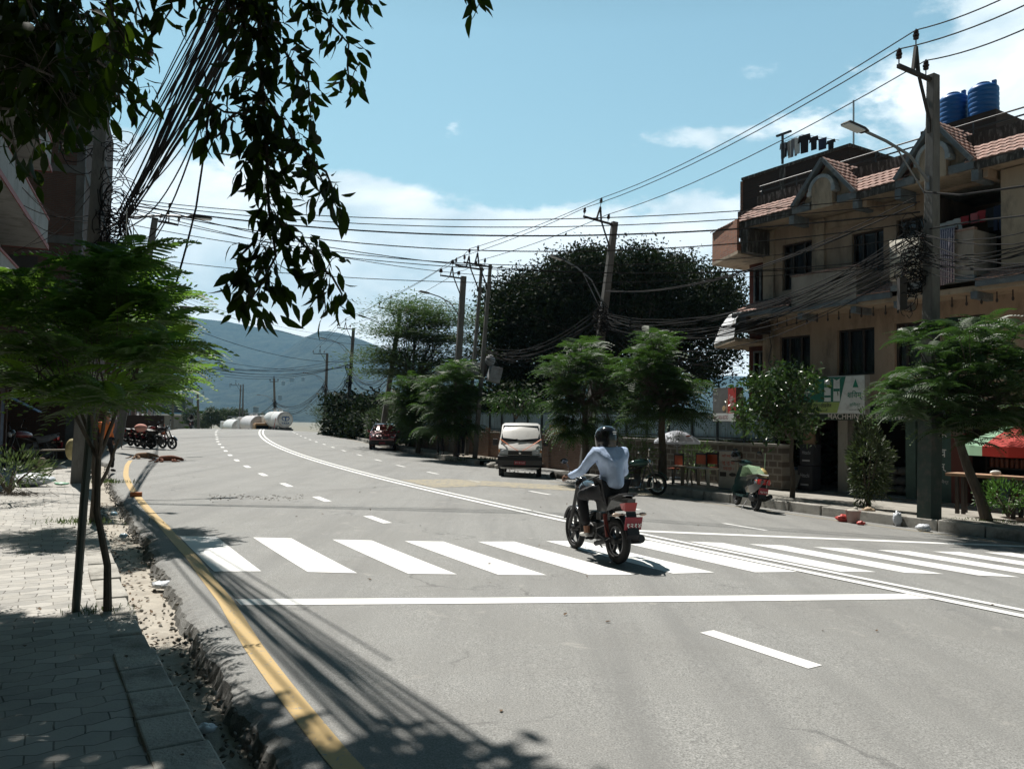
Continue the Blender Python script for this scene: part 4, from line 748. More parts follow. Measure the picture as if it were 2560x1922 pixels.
pole('P6', 'upright concrete pole with a square sign, between oleander bushes', AT(866, 1089, 66.), AT(884, 820, 66.), .34, .24, 1.3, lamp=(7.0, 2.1, .8))
pole('P7', 'concrete pole standing behind the far oleander bushes', AT(811, 1078, 88.), AT(818, 883, 88.), .36, .26, 1.5, lamp=(5.6, 2.0, .7))
pole('P8', 'far pole with a cross-shaped head above the white tanker', AT(688, 1070, 115.), AT(685, 945, 115.), .36, .28, arms=True, tee=True, lamp=(4.2, 1.9, .6), group='poles beyond the crest')
pole('P9', 'left pole of the far twin pair above the round trees', AT(597, 1075, 140.), AT(602, 962, 140.), .3, .2, 1.6, group='poles beyond the crest'); pole('P9b', 'right pole of the far twin pair above the round trees', AT(606, 1075, 141.), AT(608, 960, 141.), .3, .2, .3, arms=False, group='poles beyond the crest')
pole('P10', 'far pole on the left of the road beyond the crest', AT(497, 1090, 120.), AT(494, 975, 120.), .4, .28, 1.8, group='poles beyond the crest', side=-1); pole('P11', 'thin far post beside the dark glass block on the left', AT(431, 1090, 100.), AT(433, 975, 100.), .3, .22, arms=False, group='poles beyond the crest')
LB = W(11.55, -7.27, LZ-.05)
pl1, ML1 = pole('L1', 'big leaning concrete pole on the left pavement, loaded with cable bundles', LB, AT(264, 120, 18.6), .33, .24, .95, lamp=(6.15, 2.0, .42), group='concrete poles along the left kerb', side=1, strain=True)
pole('L2', 'second concrete pole on the left, mostly behind the jacaranda', AT(296, 1110, 33.), AT(388, 545, 33.), .3, .24, .9, lamp=(5.6, 1.4, .4), group='concrete poles along the left kerb', side=1)
# transformer platform between the pair
tr = thing('transformer', 'grey transformer with side tanks mounted between the twin steel poles', 'transformer', AT(1196, 930, D3-.4)); b = MB(RZ(.35))
b.bb((-.75, -.06, -.32), (1.0, .06, -.24)); b.bb((-.75, -.5, -.32), (-.69, .5, -.26)); b.build('platform', M_STEEL, tr)
b = MB(RZ(.35)); b.bb((-.62, -.28, -.23), (.02, .28, .42)); b.ell((.55, 0, .55), (.24, .24, .26), 12, 8); b.bb((.45, -.04, .3), (.6, .04, .36)); b.build('tank', mat('transformer_grey', (.30, .32, .33), .6, var=.15, scale=4, dirt=(.15, .13, .11)), tr, bevel=.02)
b = MB(RZ(.35))
for k in range(6): b.bb((.05+k*.05, -.24, -.2), (.075+k*.05, .24, .35))
b.build('cooling_fin', M_STEEL, tr); b = MB(RZ(.35) @ T(.72, -.1, -.05) @ RY(.22)); b.bb((-.25, -.2, -.38), (.3, .2, .32)); b.build('meter_cabinet', bpy.data.materials['transformer_grey'], tr, bevel=.015)
def clampon(P, a, b_): return None
# square sign on P6
sgn = thing('pole_sign', 'small square white sign with a round emblem, fixed to the far pole', 'sign', AT(850, 989, 65.6), R(3)); b = MB(); b.bb((-.42, -.02, -.28), (.42, .02, .28)); b.build('board', M_SW, sgn); b = MB(T(0, -.03, -.03) @ RX(R(90))); b.lathe([(.13, 0), (.13, .008)], 16); b.build('emblem', mat('sign_emblem', (.25, .09, .04), .6, var=.4, scale=12), sgn); b = MB(); b.bb((.42, -.015, -.02), (.62, .015, .02)); b.build('bracket', M_STEEL, sgn)
# ---------------- cables
def cable(pts, r, label, group, m=None, cat='cable', n=5):
    b = MB(); b.tube(pts, r, n, cap=False); o = b.build('cable', m or M_CABLE, fix=False); return tag(o, label, cat, group)
def span_pts(A, B, sag, n=14, wob=0.):
    A, B = Vector(A), Vector(B); out = []
    for i in range(n+1):
        u = i/n; p = A.lerp(B, u); p.z -= sag*4*u*(1-u)
        if wob and 0 < i < n: p += Vector((rnd.uniform(-wob, wob), rnd.uniform(-wob, wob), rnd.uniform(-wob, wob)))
        out.append(p)
    return out
nxt = [AT(2980, -165, 8.5), AT(3080, -150, 8.6), AT(3130, -110, 8.3)]
P1a = ANCH['P1']
for k in range(3):
    lab = ['power line on the outer arm ends of the right-hand poles', 'topmost power line over the right-hand poles', 'innermost power line on the right-hand poles'][k]
    pts = []; chain = [Vector([AT(2620, -60, 9.9), AT(2545, -25, 10.2), AT(2610, 52, 9.8)][[1, 0, 2][k] if False else k])]+[ANCH[q][k] for q in ('P1', 'P2', 'P3', 'P4', 'P5', 'P6', 'P7')]
    chain[0] = Vector([AT(2700, -55, 10.6), AT(2700, -105, 10.6), AT(2700, 5, 10.6)][k])
    for i in range(len(chain)-1): pts += span_pts(chain[i], chain[i+1], .12 if i == 0 else (.3 if i == 1 else .12), 10)[:-1]
    cable(pts+[chain[-1]], .0125, lab, None)
def bundle(A, B, n, sa, sb, sag, r, label, group, m=None, wob=.0, sagv=.35, npts=14):
    for i in range(n):
        a = Vector(A)+Vector([rnd.uniform(-k, k) for k in sa]); c = Vector(B)+Vector([rnd.uniform(-k, k) for k in sb])
        cable(span_pts(a, c, sag*(1+rnd.uniform(-sagv, sagv)), npts, wob), r*rnd.uniform(.75, 1.25), label, group, m)
J1 = AT(308, 535, 18.3); E1 = np.array([3.1, -1.6, 6.9])
bundle(J1, E1, 20, (.12, .12, .25), (.42, .3, .3), .45, .012, 'black cable in the thick bundle sweeping up from the left pole towards the viewer', 'cable bundle above the left pavement', wob=.02)
bundle(AT(300, 430, 18.5), E1+np.array([.6, 0, .8]), 9, (.1, .1, .35), (.4, .3, .4), .3, .009, 'thin upper cable rising from the left pole towards the viewer', 'upper wires above the left pavement', wob=.015)
for a, c_, sg_ in (((318, 500), (690, -40, 9.0), .5), ((318, 540), (640, -60, 8.4), .9), ((330, 560), (600, -40, 8.0), 1.2)):
    cable(span_pts(AT(a[0], a[1], 18.2), AT(c_[0], c_[1], c_[2]), sg_, 16), .012, 'slack single wire swinging right of the thick bundle', 'slack wires beside the bundle')
cable([AT(520, 300, 7.0), AT(505, 420, 7.0), AT(490, 520, 7.0), AT(465, 620, 7.), AT(440, 710, 7.), AT(425, 770, 7.)], .009, 'long loose wire end dangling in front of the jacaranda', None)
cable([AT(512, 180, 7.0), AT(520, 300, 7.0)], .008, 'short loose wire under the leaves above the dangling end', None)
cable([AT(317, 520, 15), AT(316, 600, 15), AT(318, 680, 15), AT(320, 740, 15)], .008, 'pale loose wire hanging from the left pole over the jacaranda', None, mat('pale_wire', (.6, .6, .58), .6))
J2 = AT(368, 640, 33.); bundle(J1, J2, 11, (.12, .12, .25), (.15, .15, .3), .7, .014, 'black cable running along the left side between the two left poles', 'cables along the left kerb, second span')
bundle(J2, AT(400, 905, 62.), 7, (.12, .12, .3), (.3, .3, .4), .9, .014, 'black cable beyond the second left pole', 'cables along the left kerb, third span')
# wires crossing the road, left pole to near right pole / building
for k, (ya, yb, sg_, r) in enumerate([(498, 486, .5, .010), (505, 505, .55, .010), (512, 530, .6, .017), (518, 555, .8, .012), (530, 590, .9, .009), (500, 640, .9, .010), (560, 655, .6, .009), (640, 660, .5, .008)]):
    cable(span_pts(AT(318, ya, 18.5), AT(2300, yb, 15.6), sg_, 24), r, ['highest wire crossing the road from the left pole to the near right pole', 'second highest wire crossing the road from pole to pole', 'thickest of the wires crossing the road high up', 'fourth wire down of those crossing the road', 'thin fifth wire down crossing the road', 'sixth wire down crossing the road, sagging low over the building', 'seventh wire down crossing the road', 'lowest thin wire crossing the road from the left pole'][k], 'wires crossing the road')
cable(span_pts(AT(318, 520, 18.5), AT(1520, 690, 29.6), .6, 20), .010, 'wire crossing from the left pole to the pole behind the motorcyclist', None)
# telecom bundles on the right
A1 = AT(2288, 620, 15.6); B1_ = AT(1505, 800, 29.8)
bundle(A1, B1_, 22, (.08, .08, .45), (.1, .1, .30), 1.0, .011, 'black cable sagging between the near right pole and the pole behind the motorcyclist', 'telecom cables, near right span', wob=.012)
bundle(AT(2288, 500, 15.6), AT(1515, 735, 29.8), 3, (.05, .05, .2), (.05, .05, .15), .7, .014, 'thicker cable above the sagging telecom bundle', 'upper cables, near right span')
bundle(AT(2290, 620, 15.6), AT(2680, 600, 11.0), 13, (.06, .06, .42), (.2, .2, .35), .25, .010, 'cable running from the near right pole out of the picture on the right', 'cables leaving to the right', wob=.008)
cable([W(.2, 7, 6.5), AT(2400, 488, 14.2), AT(2600, 460, 12.2)], .02, 'twisted service cable running right from the near pole, uppermost', None)
cable([AT(2310, 575, 15.6), AT(2440, 552, 14), AT(2600, 535, 12.)], .016, 'twisted service cable running right from the near pole, lower', None)
bundle(AT(1500, 790, 29.8), AT(1212, 880, D3-.4), 14, (.05, .05, .35), (.1, .1, .25), .8, .012, 'cable sagging between the pole behind the motorcyclist and the transformer', 'telecom cables, second span', wob=.01)
bundle(AT(1500, 800, 29.8), AT(1850, 900, 27.5), 10, (.1, .1, .35), (.2, .2, .5), .7, .009, 'drop wire from the pole behind the motorcyclist to the peach building', 'drop wires to the building', wob=.03)
bundle(AT(1200, 880, D3), AT(985, 930, 50.), 10, (.1, .1, .25), (.1, .1, .3), .8, .012, 'cable sagging from the transformer to the leaning pole', 'telecom cables, third span')
bundle(AT(985, 930, 50.), AT(874, 930, 66.), 9, (.1, .1, .4), (.1, .1, .4), 1.3, .014, 'cable sagging between the leaning pole and the pole with the square sign', 'telecom cables, fourth span')
bundle(AT(874, 930, 66.), AT(812, 968, 88.), 8, (.1, .1, .5), (.1, .1, .4), 1.3, .016, 'cable sagging behind the pole with the square sign', 'telecom cables, fifth span')
bundle(AT(812, 965, 88.), AT(687, 1010, 115.), 9, (.1, .1, .5), (.1, .1, .5), 1.8, .018, 'cable sagging towards the far cross-headed pole', 'telecom cables, sixth span')
bundle(AT(687, 1010, 115.), AT(608, 1030, 140.), 5, (.1, .1, .4), (.1, .1, .4), 1.0, .02, 'cable beyond the far cross-headed pole', 'telecom cables, last span')
bundle(AT(380, 880, 50.), AT(868, 905, 66.), 8, (.1, .1, .55), (.1, .1, .45), 1.0, .014, 'cable crossing the far road to the pole with the square sign', 'far wires crossing the road', npts=20)
bundle(AT(380, 740, 32.), AT(990, 870, 50.), 3, (.1, .1, .8), (.1, .1, .8), .8, .009, 'thin wire crossing the road in front of the hills', 'thin wires before the hills', npts=20)
bundle(AT(60, 545, 20.), AT(255, 500, 18.6), 6, (.3, .3, .9), (.05, .05, .8), .3, .010, 'wire joining the left pole to the brick building', 'wires at the brick building')
# coils and tangles
def tangle(c, n, rad, hh, r, label, M_=None):
    b = MB()
    for k in range(n):
        o = Vector(c)+Vector((rnd.uniform(-.1, .1), rnd.uniform(-.1, .1), rnd.uniform(-hh, hh))); R1_ = rad*rnd.uniform(.3, 1); a0 = rnd.uniform(0, 6.28); tilt = rnd.uniform(-1.2, 1.2); pts = []
        for i in range(14):
            a = a0+i*.46; pts.append(o+Vector((R1_*math.cos(a), R1_*math.sin(a)*math.cos(tilt), R1_*math.sin(a)*math.sin(tilt)*1.7+rnd.uniform(-.03, .03))))
        b.tube(pts, r, 4, cap=False)
    return tag(b.build('cable_tangle', M_ or M_CABLE, fix=False), label, 'cable tangle')
tangle(AT(2285, 640, 15.5), 46, .26, .62, .009, 'dense tangle of coiled black cable round the near right pole')
tangle(AT(2262, 720, 15.5), 16, .18, .45, .008, 'loose cable loops hanging left of the near right pole')
tangle(AT(285, 570, 18.5), 50, .42, .75, .011, 'dense tangle of coiled black cable round the left pole')
tangle(AT(292, 400, 18.5), 9, .3, .6, .010, 'open cable loops high on the left pole'); tangle(AT(205, 380, 18.9), 5, .6, .5, .012, 'wide cable loops strung left of the left pole')
tangle(AT(1506, 800, 29.7), 26, .3, .5, .012, 'tangle of cable round the pole behind the motorcyclist'); tangle(AT(872, 940, 65.7), 24, .3, .9, .02, 'dark cable tangle on the pole with the square sign'); tangle(AT(811, 985, 87.7), 14, .3, .7, .022, 'small cable tangle on the pole behind the far bushes'); tangle(AT(687, 1015, 114.7), 12, .3, .8, .025, 'small cable tangle on the far cross-headed pole')
bx = MB(); q = AT(2255, 735, 15.4); bx.box(q, (.14, .12, .62)); tag(bx.build('junction_box', M_STEEL), 'black cylindrical cable joint hanging beside the near right pole', 'cable joint')
# ================================================================ plants
def inst(V, Fq, pos, Rm, sc=None):                          # template copies -> arrays
    V = np.asarray(V, float); n = len(pos); A = np.einsum('kij,vj->kvi', Rm, V)
    if sc is not None: A = A*np.asarray(sc).reshape(-1, 1, 1)
    A = A+np.asarray(pos)[:, None, :]; Fq = np.asarray(Fq); FF = Fq[None]+(np.arange(n)*len(V))[:, None, None]
    return A.reshape(-1, 3), FF.reshape(-1, Fq.shape[1])
def frame(dirs, ups=None, roll=None):                       # columns: x=dir, z~up
    d = dirs/np.linalg.norm(dirs, axis=1, keepdims=True); up = np.tile([0, 0, 1.], (len(d), 1)) if ups is None else ups
    y = np.cross(up, d); ln = np.linalg.norm(y, axis=1, keepdims=True); y = np.where(ln < 1e-3, np.array([[0, 1., 0]]), y/np.maximum(ln, 1e-6)); z = np.cross(d, y)
    if roll is not None:
        c, s_ = np.cos(roll)[:, None], np.sin(roll)[:, None]; y, z = y*c+z*s_, z*c-y*s_
    return np.stack([d, y, z], axis=2)
def frond_tpl(n=15, droop=.35, L=1., pl=.27, pw=.028, seg=2):
    V, Fq = [], []
    def quad(a, b_, c, d): k = len(V); V.extend([a, b_, c, d]); Fq.append((k, k+1, k+2, k+3))
    pt = lambda t: np.array([L*t*(1-.12*t*t), 0, .10*math.sin(t*2.2)-droop*t*t])
    for i in range(8):                                      # rachis
        a, b_ = pt(i/8), pt((i+1)/8); w = .007*(1-i/9); quad(a+[0, -w, 0], b_+[0, -w, 0], b_+[0, w, 0], a+[0, w, 0])
    for i in range(n):
        t = .12+.86*i/(n-1); p = pt(t); l = pl*math.sin(min(1, t*1.15+.12)*math.pi*.93)**.7 if t < .95 else pl*.35
        for sgn in (-1, 1):
            q = p; fw = .55+.35*t; dirv = np.array([fw*.62, sgn*1., -.10]); dirv /= np.linalg.norm(dirv); wd = np.array([1., -sgn*fw*.5, .0])*pw*.5
            for k in range(seg):
                u0, u1 = k/seg, (k+1)/seg; f = lambda u: p+dirv*l*u+np.array([.05*l*u*u, 0, -.30*l*u*u]); wf = lambda u: (1-.75*u**1.6)*(.45+.55*min(1, u*5))
                quad(f(u0)-wd*wf(u0), f(u1)-wd*wf(u1), f(u1)+wd*wf(u1), f(u0)+wd*wf(u0))
    return np.array(V), np.array(Fq)
def leaf_tpl(L=1., w=.36, fold=.12, droop=.18, tip=.12):
    xs_ = [0, .22, .5, .78, 1.]; ws = [.04, .8, 1., .55, .03]; V = []; Fq = []
    for x, k in zip(xs_, ws): z = -droop*x*x*L; V += [(x*L, -w*k*.5, z+fold*w*k), (x*L, 0, z), (x*L, w*k*.5, z+fold*w*k)]
    for i in range(4): Fq += [(3*i, 3*i+3, 3*i+4, 3*i+1), (3*i+1, 3*i+4, 3*i+5, 3*i+2)]
    return np.array(V), np.array(Fq)
def clump_tpl(n=7, r=.5, L=.5, w=.3, seed=1):               # a few leaf quads in a clump, for distant foliage
    rs = np.random.RandomState(seed); V, Fq = [], []
    for i in range(n):
        p = rs.normal(size=3)*r*.5; d = rs.normal(size=3); d /= np.linalg.norm(d); s_ = np.cross(d, rs.normal(size=3)); s_ /= np.linalg.norm(s_); k = len(V)
        V += [p, p+d*L*.5+s_*w*.5, p+d*L, p+d*L*.5-s_*w*.5]; Fq.append((k, k+1, k+2, k+3))
    return np.array(V), np.array(Fq)
FROND = frond_tpl(n=13, pw=.060, pl=.27, droop=.55); FROND_C = frond_tpl(n=9, seg=1, pw=.10, pl=.30, droop=.6); LEAFQ = (np.array([[0, 0, 0], [.5, -.24, .03], [1, 0, -.05], [.5, .24, .03]]), np.array([[0, 1, 2, 3]])); LEAF = leaf_tpl(); LEAFN = leaf_tpl(w=.40, droop=.3)
M_BARK = mat('bark', (.085, .07, .055), .95, var=.35, scale=14, bump=.6, bscale=50, stretch=(1, 1, .3)); M_BARK2 = mat('pale_bark', (.17, .15, .12), .95, var=.3, scale=14, bump=.4, bscale=50, stretch=(1, 1, .3))
M_JAC = leafmat('jacaranda_leaf', (.014, .038, .012), (.055, .115, .028), (.22, .42, .05), .32, rough=.55, spec=.2); M_JACR = leafmat('jacaranda_leaf_shiny', (.012, .03, .012), (.045, .085, .025), (.09, .2, .035), .2, rough=.5, spec=.3)
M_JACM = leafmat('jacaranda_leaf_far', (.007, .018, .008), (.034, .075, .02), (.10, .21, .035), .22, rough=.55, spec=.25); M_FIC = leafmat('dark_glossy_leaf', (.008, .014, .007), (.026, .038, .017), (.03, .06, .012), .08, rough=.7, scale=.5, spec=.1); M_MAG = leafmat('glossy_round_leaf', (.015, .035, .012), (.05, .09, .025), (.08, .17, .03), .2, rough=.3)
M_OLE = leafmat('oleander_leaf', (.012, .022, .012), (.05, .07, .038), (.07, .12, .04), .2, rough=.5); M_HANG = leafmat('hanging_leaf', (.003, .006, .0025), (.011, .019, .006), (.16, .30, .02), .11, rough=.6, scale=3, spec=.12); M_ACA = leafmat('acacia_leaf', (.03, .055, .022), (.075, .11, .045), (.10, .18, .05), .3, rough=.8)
M_FAR = leafmat('far_foliage', (.022, .04, .018), (.055, .08, .032), (.05, .09, .02), .15, rough=.7, scale=.12)
def limbs(b, root, tips, nl, r0, bend=.25, fork=.25, rs=None):
    rs = rs or NR; tips = np.asarray(tips); root = np.asarray(root, float); cen = tips.mean(0); order = np.argsort(np.arctan2(tips[:, 1]-root[1], tips[:, 0]-root[0])+rs.uniform(-.3, .3, len(tips)))
    groups = np.array_split(order, nl)
    for g in groups:
        if not len(g): continue
        e = root+(tips[g].mean(0)-root)*.72; mid = root+(e-root)*.5+np.array([0, 0, bend*np.linalg.norm(e-root)*.4]); L1 = [root, root*.5+mid*.5, mid, (mid+e)/2, e]
        b.tube(L1, [r0*.62, r0*.55, r0*.45, r0*.36, r0*.26], 6)
        for k in g:
            a = mid if rs.rand() < .5 else e; t_ = tips[k]; m = (a+t_)/2+rs.uniform(-1, 1, 3)*np.linalg.norm(t_-a)*.1; b.tube([a, m, t_], [r0*.2, r0*.12, r0*.04], 4, cap=False)
def jacaranda(label, base, tips, fl=.5, nf=9, m=None, trunk_r=.05, crown0=None, group=None, tpl=None, lean=(0, 0), nl=6, up=.35, name='jacaranda_tree', trunks=None, seed=1):
    rs = np.random.RandomState(seed); base = np.asarray(base, float); tips = np.asarray(tips, float)-base; t = thing(name, label, 'tree', base, 0, group)
    ch = crown0 if crown0 is not None else tips[:, 2].min()*.8; top = np.array([lean[0], lean[1], ch]); b = MB()
    b.tube([(0, 0, -.05), top*.3+[.02, 0, 0], top*.65-[.03, .02, 0], top], [trunk_r*1.25, trunk_r, trunk_r*.9, trunk_r*.75], 8)
    for tp in (trunks or []): b.tube([np.array(p) for p in tp[0]], tp[1], 6)
    limbs(b, top, tips, nl, trunk_r, rs=rs); b.build('trunk', M_BARK, t, smooth=True)
    P, D, S = [], [], []
    for q in tips:
        o = q-np.array([0, 0, ch]); o = o/max(np.linalg.norm(o), .01); k = nf+rs.randint(-2, 3); a0 = rs.uniform(0, 6.28)
        for i in range(k):
            a = a0+i*2.4+rs.uniform(-.3, .3); el = rs.uniform(-.15, .75)*up*2; d = np.array([math.cos(a)*math.cos(el), math.sin(a)*math.cos(el), math.sin(el)])+o*.55; P.append(q-o*rs.uniform(0, .25)*fl+rs.uniform(-.03, .03, 3)); D.append(d); S.append(fl*rs.uniform(.6, 1.15))
    V, Fq = inst(*(tpl or FROND), np.array(P), frame(np.array(D), roll=rs.uniform(-.35, .35, len(P))), S); fastmesh('crown', V, Fq, m or M_JAC, t); return t
def ell_tips(c, r, n, seed=0, lo=-.6, shell=.45):
    rs = np.random.RandomState(seed); out = []
    while len(out) < n:
        v = rs.normal(size=3); v /= np.linalg.norm(v)
        if v[2] < lo: continue
        out.append(np.asarray(c)+v*np.asarray(r)*(1-shell*rs.rand()**1.3))
    return out
# --- near left jacaranda: the crown is filled from the outline seen in the photograph
BJ = W(-1.66, -7.08, LZ)
def px_tips(spots, d0, dd, seed=0):
    rs = np.random.RandomState(seed); out = []
    for (x, y, rx, ry, n) in spots:
        for _ in range(n):
            a = rs.uniform(0, 6.28); q = math.sqrt(rs.rand()); out.append(AT(x+rx*q*math.cos(a), y+ry*q*math.sin(a), d0+rs.uniform(-dd, dd)))
    return out
tips = px_tips([(330, 670, 50, 25, 4), (240, 690, 50, 30, 4), (400, 740, 35, 50, 4), (300, 780, 110, 60, 9), (130, 800, 120, 60, 9), (40, 730, 50, 50, 4), (400, 850, 45, 45, 4), (240, 900, 130, 60, 10), (80, 920, 90, 50, 6), (400, 950, 30, 45, 4), (240, 1000, 100, 30, 5), (90, 990, 70, 25, 3), (-90, 840, 60, 120, 6), (350, 1000, 40, 30, 3)], 6.3, 1.0, 4)
jacaranda('feathery jacaranda in the left foreground, sunlit on top, on two thin stems', BJ, tips, .47, 9, M_JAC, .03, crown0=1.25, lean=(-.18, .1), nl=5, up=.5, seed=3)
st = MB(); st.tube([W(-1.5, -7.31, LZ-.1), AT(210, 1250, 6.7), AT(232, 1000, 6.75)], [.034, .034, .032], 10); tag(st.build('steel_post', mat('dull_green_post', (.05, .065, .055), .5, var=.2)), 'thin leaning dark green post beside the jacaranda stem', 'post')
# second young tree behind it on the left pavement
B2 = W(4.31, -6.98, LZ); tips = ell_tips(B2+np.array([.25, -.1, 2.5]), (1.55, 1.3, .85), 75, 5, lo=-.9)
jacaranda('second slender jacaranda further along the left pavement', B2, tips, .48, 8, M_JAC, .045, crown0=1.7, nl=6, seed=8, trunks=[([(0.03, 0, .45), (.16, .05, .75), (.3, .1, 1.25)], [.03, .025, .015])])
# --- right near tree
BR_ = W(-.16, 8.49, .1); tips = px_tips([(2390, 860, 130, 50, 9), (2500, 850, 70, 60, 8), (2300, 950, 80, 50, 8), (2290, 1030, 60, 40, 6), (2440, 960, 110, 70, 12), (2540, 980, 60, 90, 8), (2450, 1070, 100, 40, 7), (2620, 920, 70, 120, 8), (2360, 900, 60, 40, 5), (2250, 1000, 30, 50, 4), (2400, 900, 140, 80, 12), (2450, 1020, 110, 70, 14), (2330, 980, 90, 70, 8), (2550, 1050, 60, 60, 8)], 15.0, 1.3, 9)
jacaranda('wide dark jacaranda on the right pavement beside the near pole', BR_, tips, .62, 9, M_JACR, .10, crown0=1.75, lean=(-.55, .1), nl=9, up=.38, seed=12)
# --- three jacarandas in the middle distance
def ptree(label, bx, by, d, spots, fl, m=M_JACM, r=.11, c0=1.6, seed=1, tpl=None, dd=1.3, up=.3, nf=9, group='young trees along the right kerb', lean=(0, 0)):
    base = AT(bx, by, d); tips = px_tips([(a, b_, c, e, int(n_*2.6)) for a, b_, c, e, n_ in spots], d, dd, seed); fl = fl*.8; return jacaranda(label, base, tips, fl, nf, m, r, crown0=c0, tpl=tpl or FROND_C, nl=8, up=up, seed=seed, group=group, lean=lean)
ptree('bushy jacaranda directly behind the motorcyclist, left one of two', 1462, 1180, 24.5, [(1450, 880, 60, 30, 6), (1410, 930, 50, 40, 7), (1400, 1000, 35, 40, 7), (1470, 960, 80, 50, 9), (1460, 1050, 70, 40, 10), (1520, 940, 40, 60, 6), (1430, 1085, 30, 15, 3), (1500, 1080, 40, 20, 4)], .75, seed=21, c0=2.0)
ptree('tall jacaranda over the parasol, right one of two', 1655, 1190, 23.0, [(1640, 860, 40, 30, 5), (1610, 900, 50, 30, 6), (1600, 960, 50, 40, 7), (1660, 940, 50, 50, 7), (1590, 1040, 30, 50, 7), (1660, 1020, 70, 30, 10), (1720, 970, 40, 30, 5), (1740, 1030, 35, 25, 4)], .78, seed=22, c0=2.0)
ptree('dense jacaranda below the transformer', 1140, 1138, 35.5, [(1140, 925, 30, 20, 5), (1120, 960, 60, 30, 11), (1110, 1010, 60, 40, 14), (1170, 985, 35, 50, 9), (1150, 1055, 50, 30, 10), (1090, 1070, 40, 20, 5)], .95, seed=23, c0=2.0, up=.4)
ptree('dense jacaranda left of the transformer', 1045, 1130, 40., [(1040, 965, 40, 20, 7), (1010, 1000, 40, 30, 9), (1050, 1025, 50, 35, 12), (1015, 1050, 25, 25, 6), (1040, 1075, 40, 20, 6)], 1.0, seed=24, c0=2.0, up=.4)
# --- broadleaf trees
def broad(label, base, tips, leafL, nper, m, spread, tr=.08, c0=1.2, nl=7, tpl=None, name='broadleaf_tree', cat='tree', group=None, seed=1, bark=None, lean=(0, 0), droop=.25):
    rs = np.random.RandomState(seed); base = np.asarray(base, float); tips = np.asarray(tips)-base; t = thing(name, label, cat, base, 0, group)
    top = np.array([lean[0], lean[1], c0]); b = MB(); b.tube([(0, 0, -.1), top*.35+[.03, 0, 0], top*.7-[.03, 0, 0], top], [tr*1.3, tr, tr*.9, tr*.8], 8); limbs(b, top, tips, nl, tr, rs=rs); b.build('trunk' if cat == 'tree' else 'stem', bark or M_BARK, t, smooth=True)
    n = len(tips)*nper; q = np.repeat(tips, nper, axis=0)+rs.normal(size=(n, 3))*np.array([spread, spread, spread*.8])*.55; D = rs.normal(size=(n, 3))+[0, 0, -droop]; V, Fq = inst(*(tpl or LEAF), q, frame(D, roll=rs.uniform(-3, 3, n)), leafL*rs.uniform(.6, 1.25, n)); fastmesh('crown', V, Fq, m, t); return t
B3 = AT(1980, 1250, 20.2); tips = px_tips([(1960, 930, 40, 20, 8), (1920, 960, 60, 25, 12), (2010, 960, 40, 30, 9), (1900, 1010, 50, 30, 12), (1960, 1010, 90, 40, 20), (1880, 1060, 30, 20, 7), (1980, 1060, 60, 30, 12), (1940, 1080, 60, 20, 8), (1880, 960, 20, 12, 4), (2025, 945, 12, 20, 4)], 20.2, .85, 31)
broad('glossy round-leaved tree between the café sign and the green sign', B3, tips, .16, 34, M_MAG, .30, .06, 1.5, 8, seed=32)
BF = AT(1560, 1150, 50.); tips = px_tips([(1560, 690, 120, 40, 60), (1440, 720, 90, 60, 60), (1330, 740, 80, 50, 45), (1250, 790, 60, 60, 30), (1700, 720, 100, 60, 60), (1800, 760, 60, 70, 40), (1500, 800, 200, 80, 110), (1700, 850, 160, 90, 80), (1350, 880, 150, 80, 80), (1550, 960, 250, 50, 70), (1280, 960, 60, 50, 25), (1480, 655, 60, 18, 16), (1660, 668, 70, 18, 20), (1590, 640, 30, 10, 5), (1410, 668, 40, 14, 8)], 50., 3.6, 41)
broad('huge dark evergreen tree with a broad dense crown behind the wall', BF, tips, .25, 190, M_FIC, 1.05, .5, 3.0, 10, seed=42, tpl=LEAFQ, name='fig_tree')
# acacia: flat sprays on open limbs
BA = AT(1030, 1120, 47.); tips = px_tips([(1030, 780, 30, 12, 8), (1060, 810, 50, 10, 10), (1000, 830, 40, 8, 8), (1080, 850, 50, 10, 10), (1000, 880, 50, 8, 9), (1090, 900, 60, 12, 10), (990, 930, 30, 6, 6), (1060, 940, 60, 10, 9), (1120, 780, 30, 30, 8), (1140, 860, 30, 30, 8), (970, 900, 25, 5, 4), (1020, 758, 20, 6, 4)], 47., 3., 51)
rs = np.random.RandomState(5); FLAT = clump_tpl(40, .9, .30, .10, 7); FLAT = (FLAT[0]*[1.4, 1.4, .22], FLAT[1])
def aca():
    t = thing('acacia_tree', 'airy flat-layered acacia with open branches beside the leaning pole', 'tree', BA); tp = np.array(tips)-BA; b = MB(); b.tube([(0, 0, 0), (.1, 0, 2), (-.1, 0, 3.4)], [.22, .18, .14], 8); limbs(b, np.array([-.1, 0, 3.4]), tp, 9, .16, rs=rs); b.build('trunk', M_BARK, t, smooth=True)
    n = len(tp)*11; q = np.repeat(tp, 11, axis=0)+rs.normal(size=(n, 3))*[.95, .95, .09]; V, Fq = inst(FLAT[0], FLAT[1], q, frame(rs.normal(size=(n, 3))*[1, 1, .12]), rs.uniform(.5, 1.0, n)); fastmesh('crown', V, Fq, M_ACA, t)
aca()
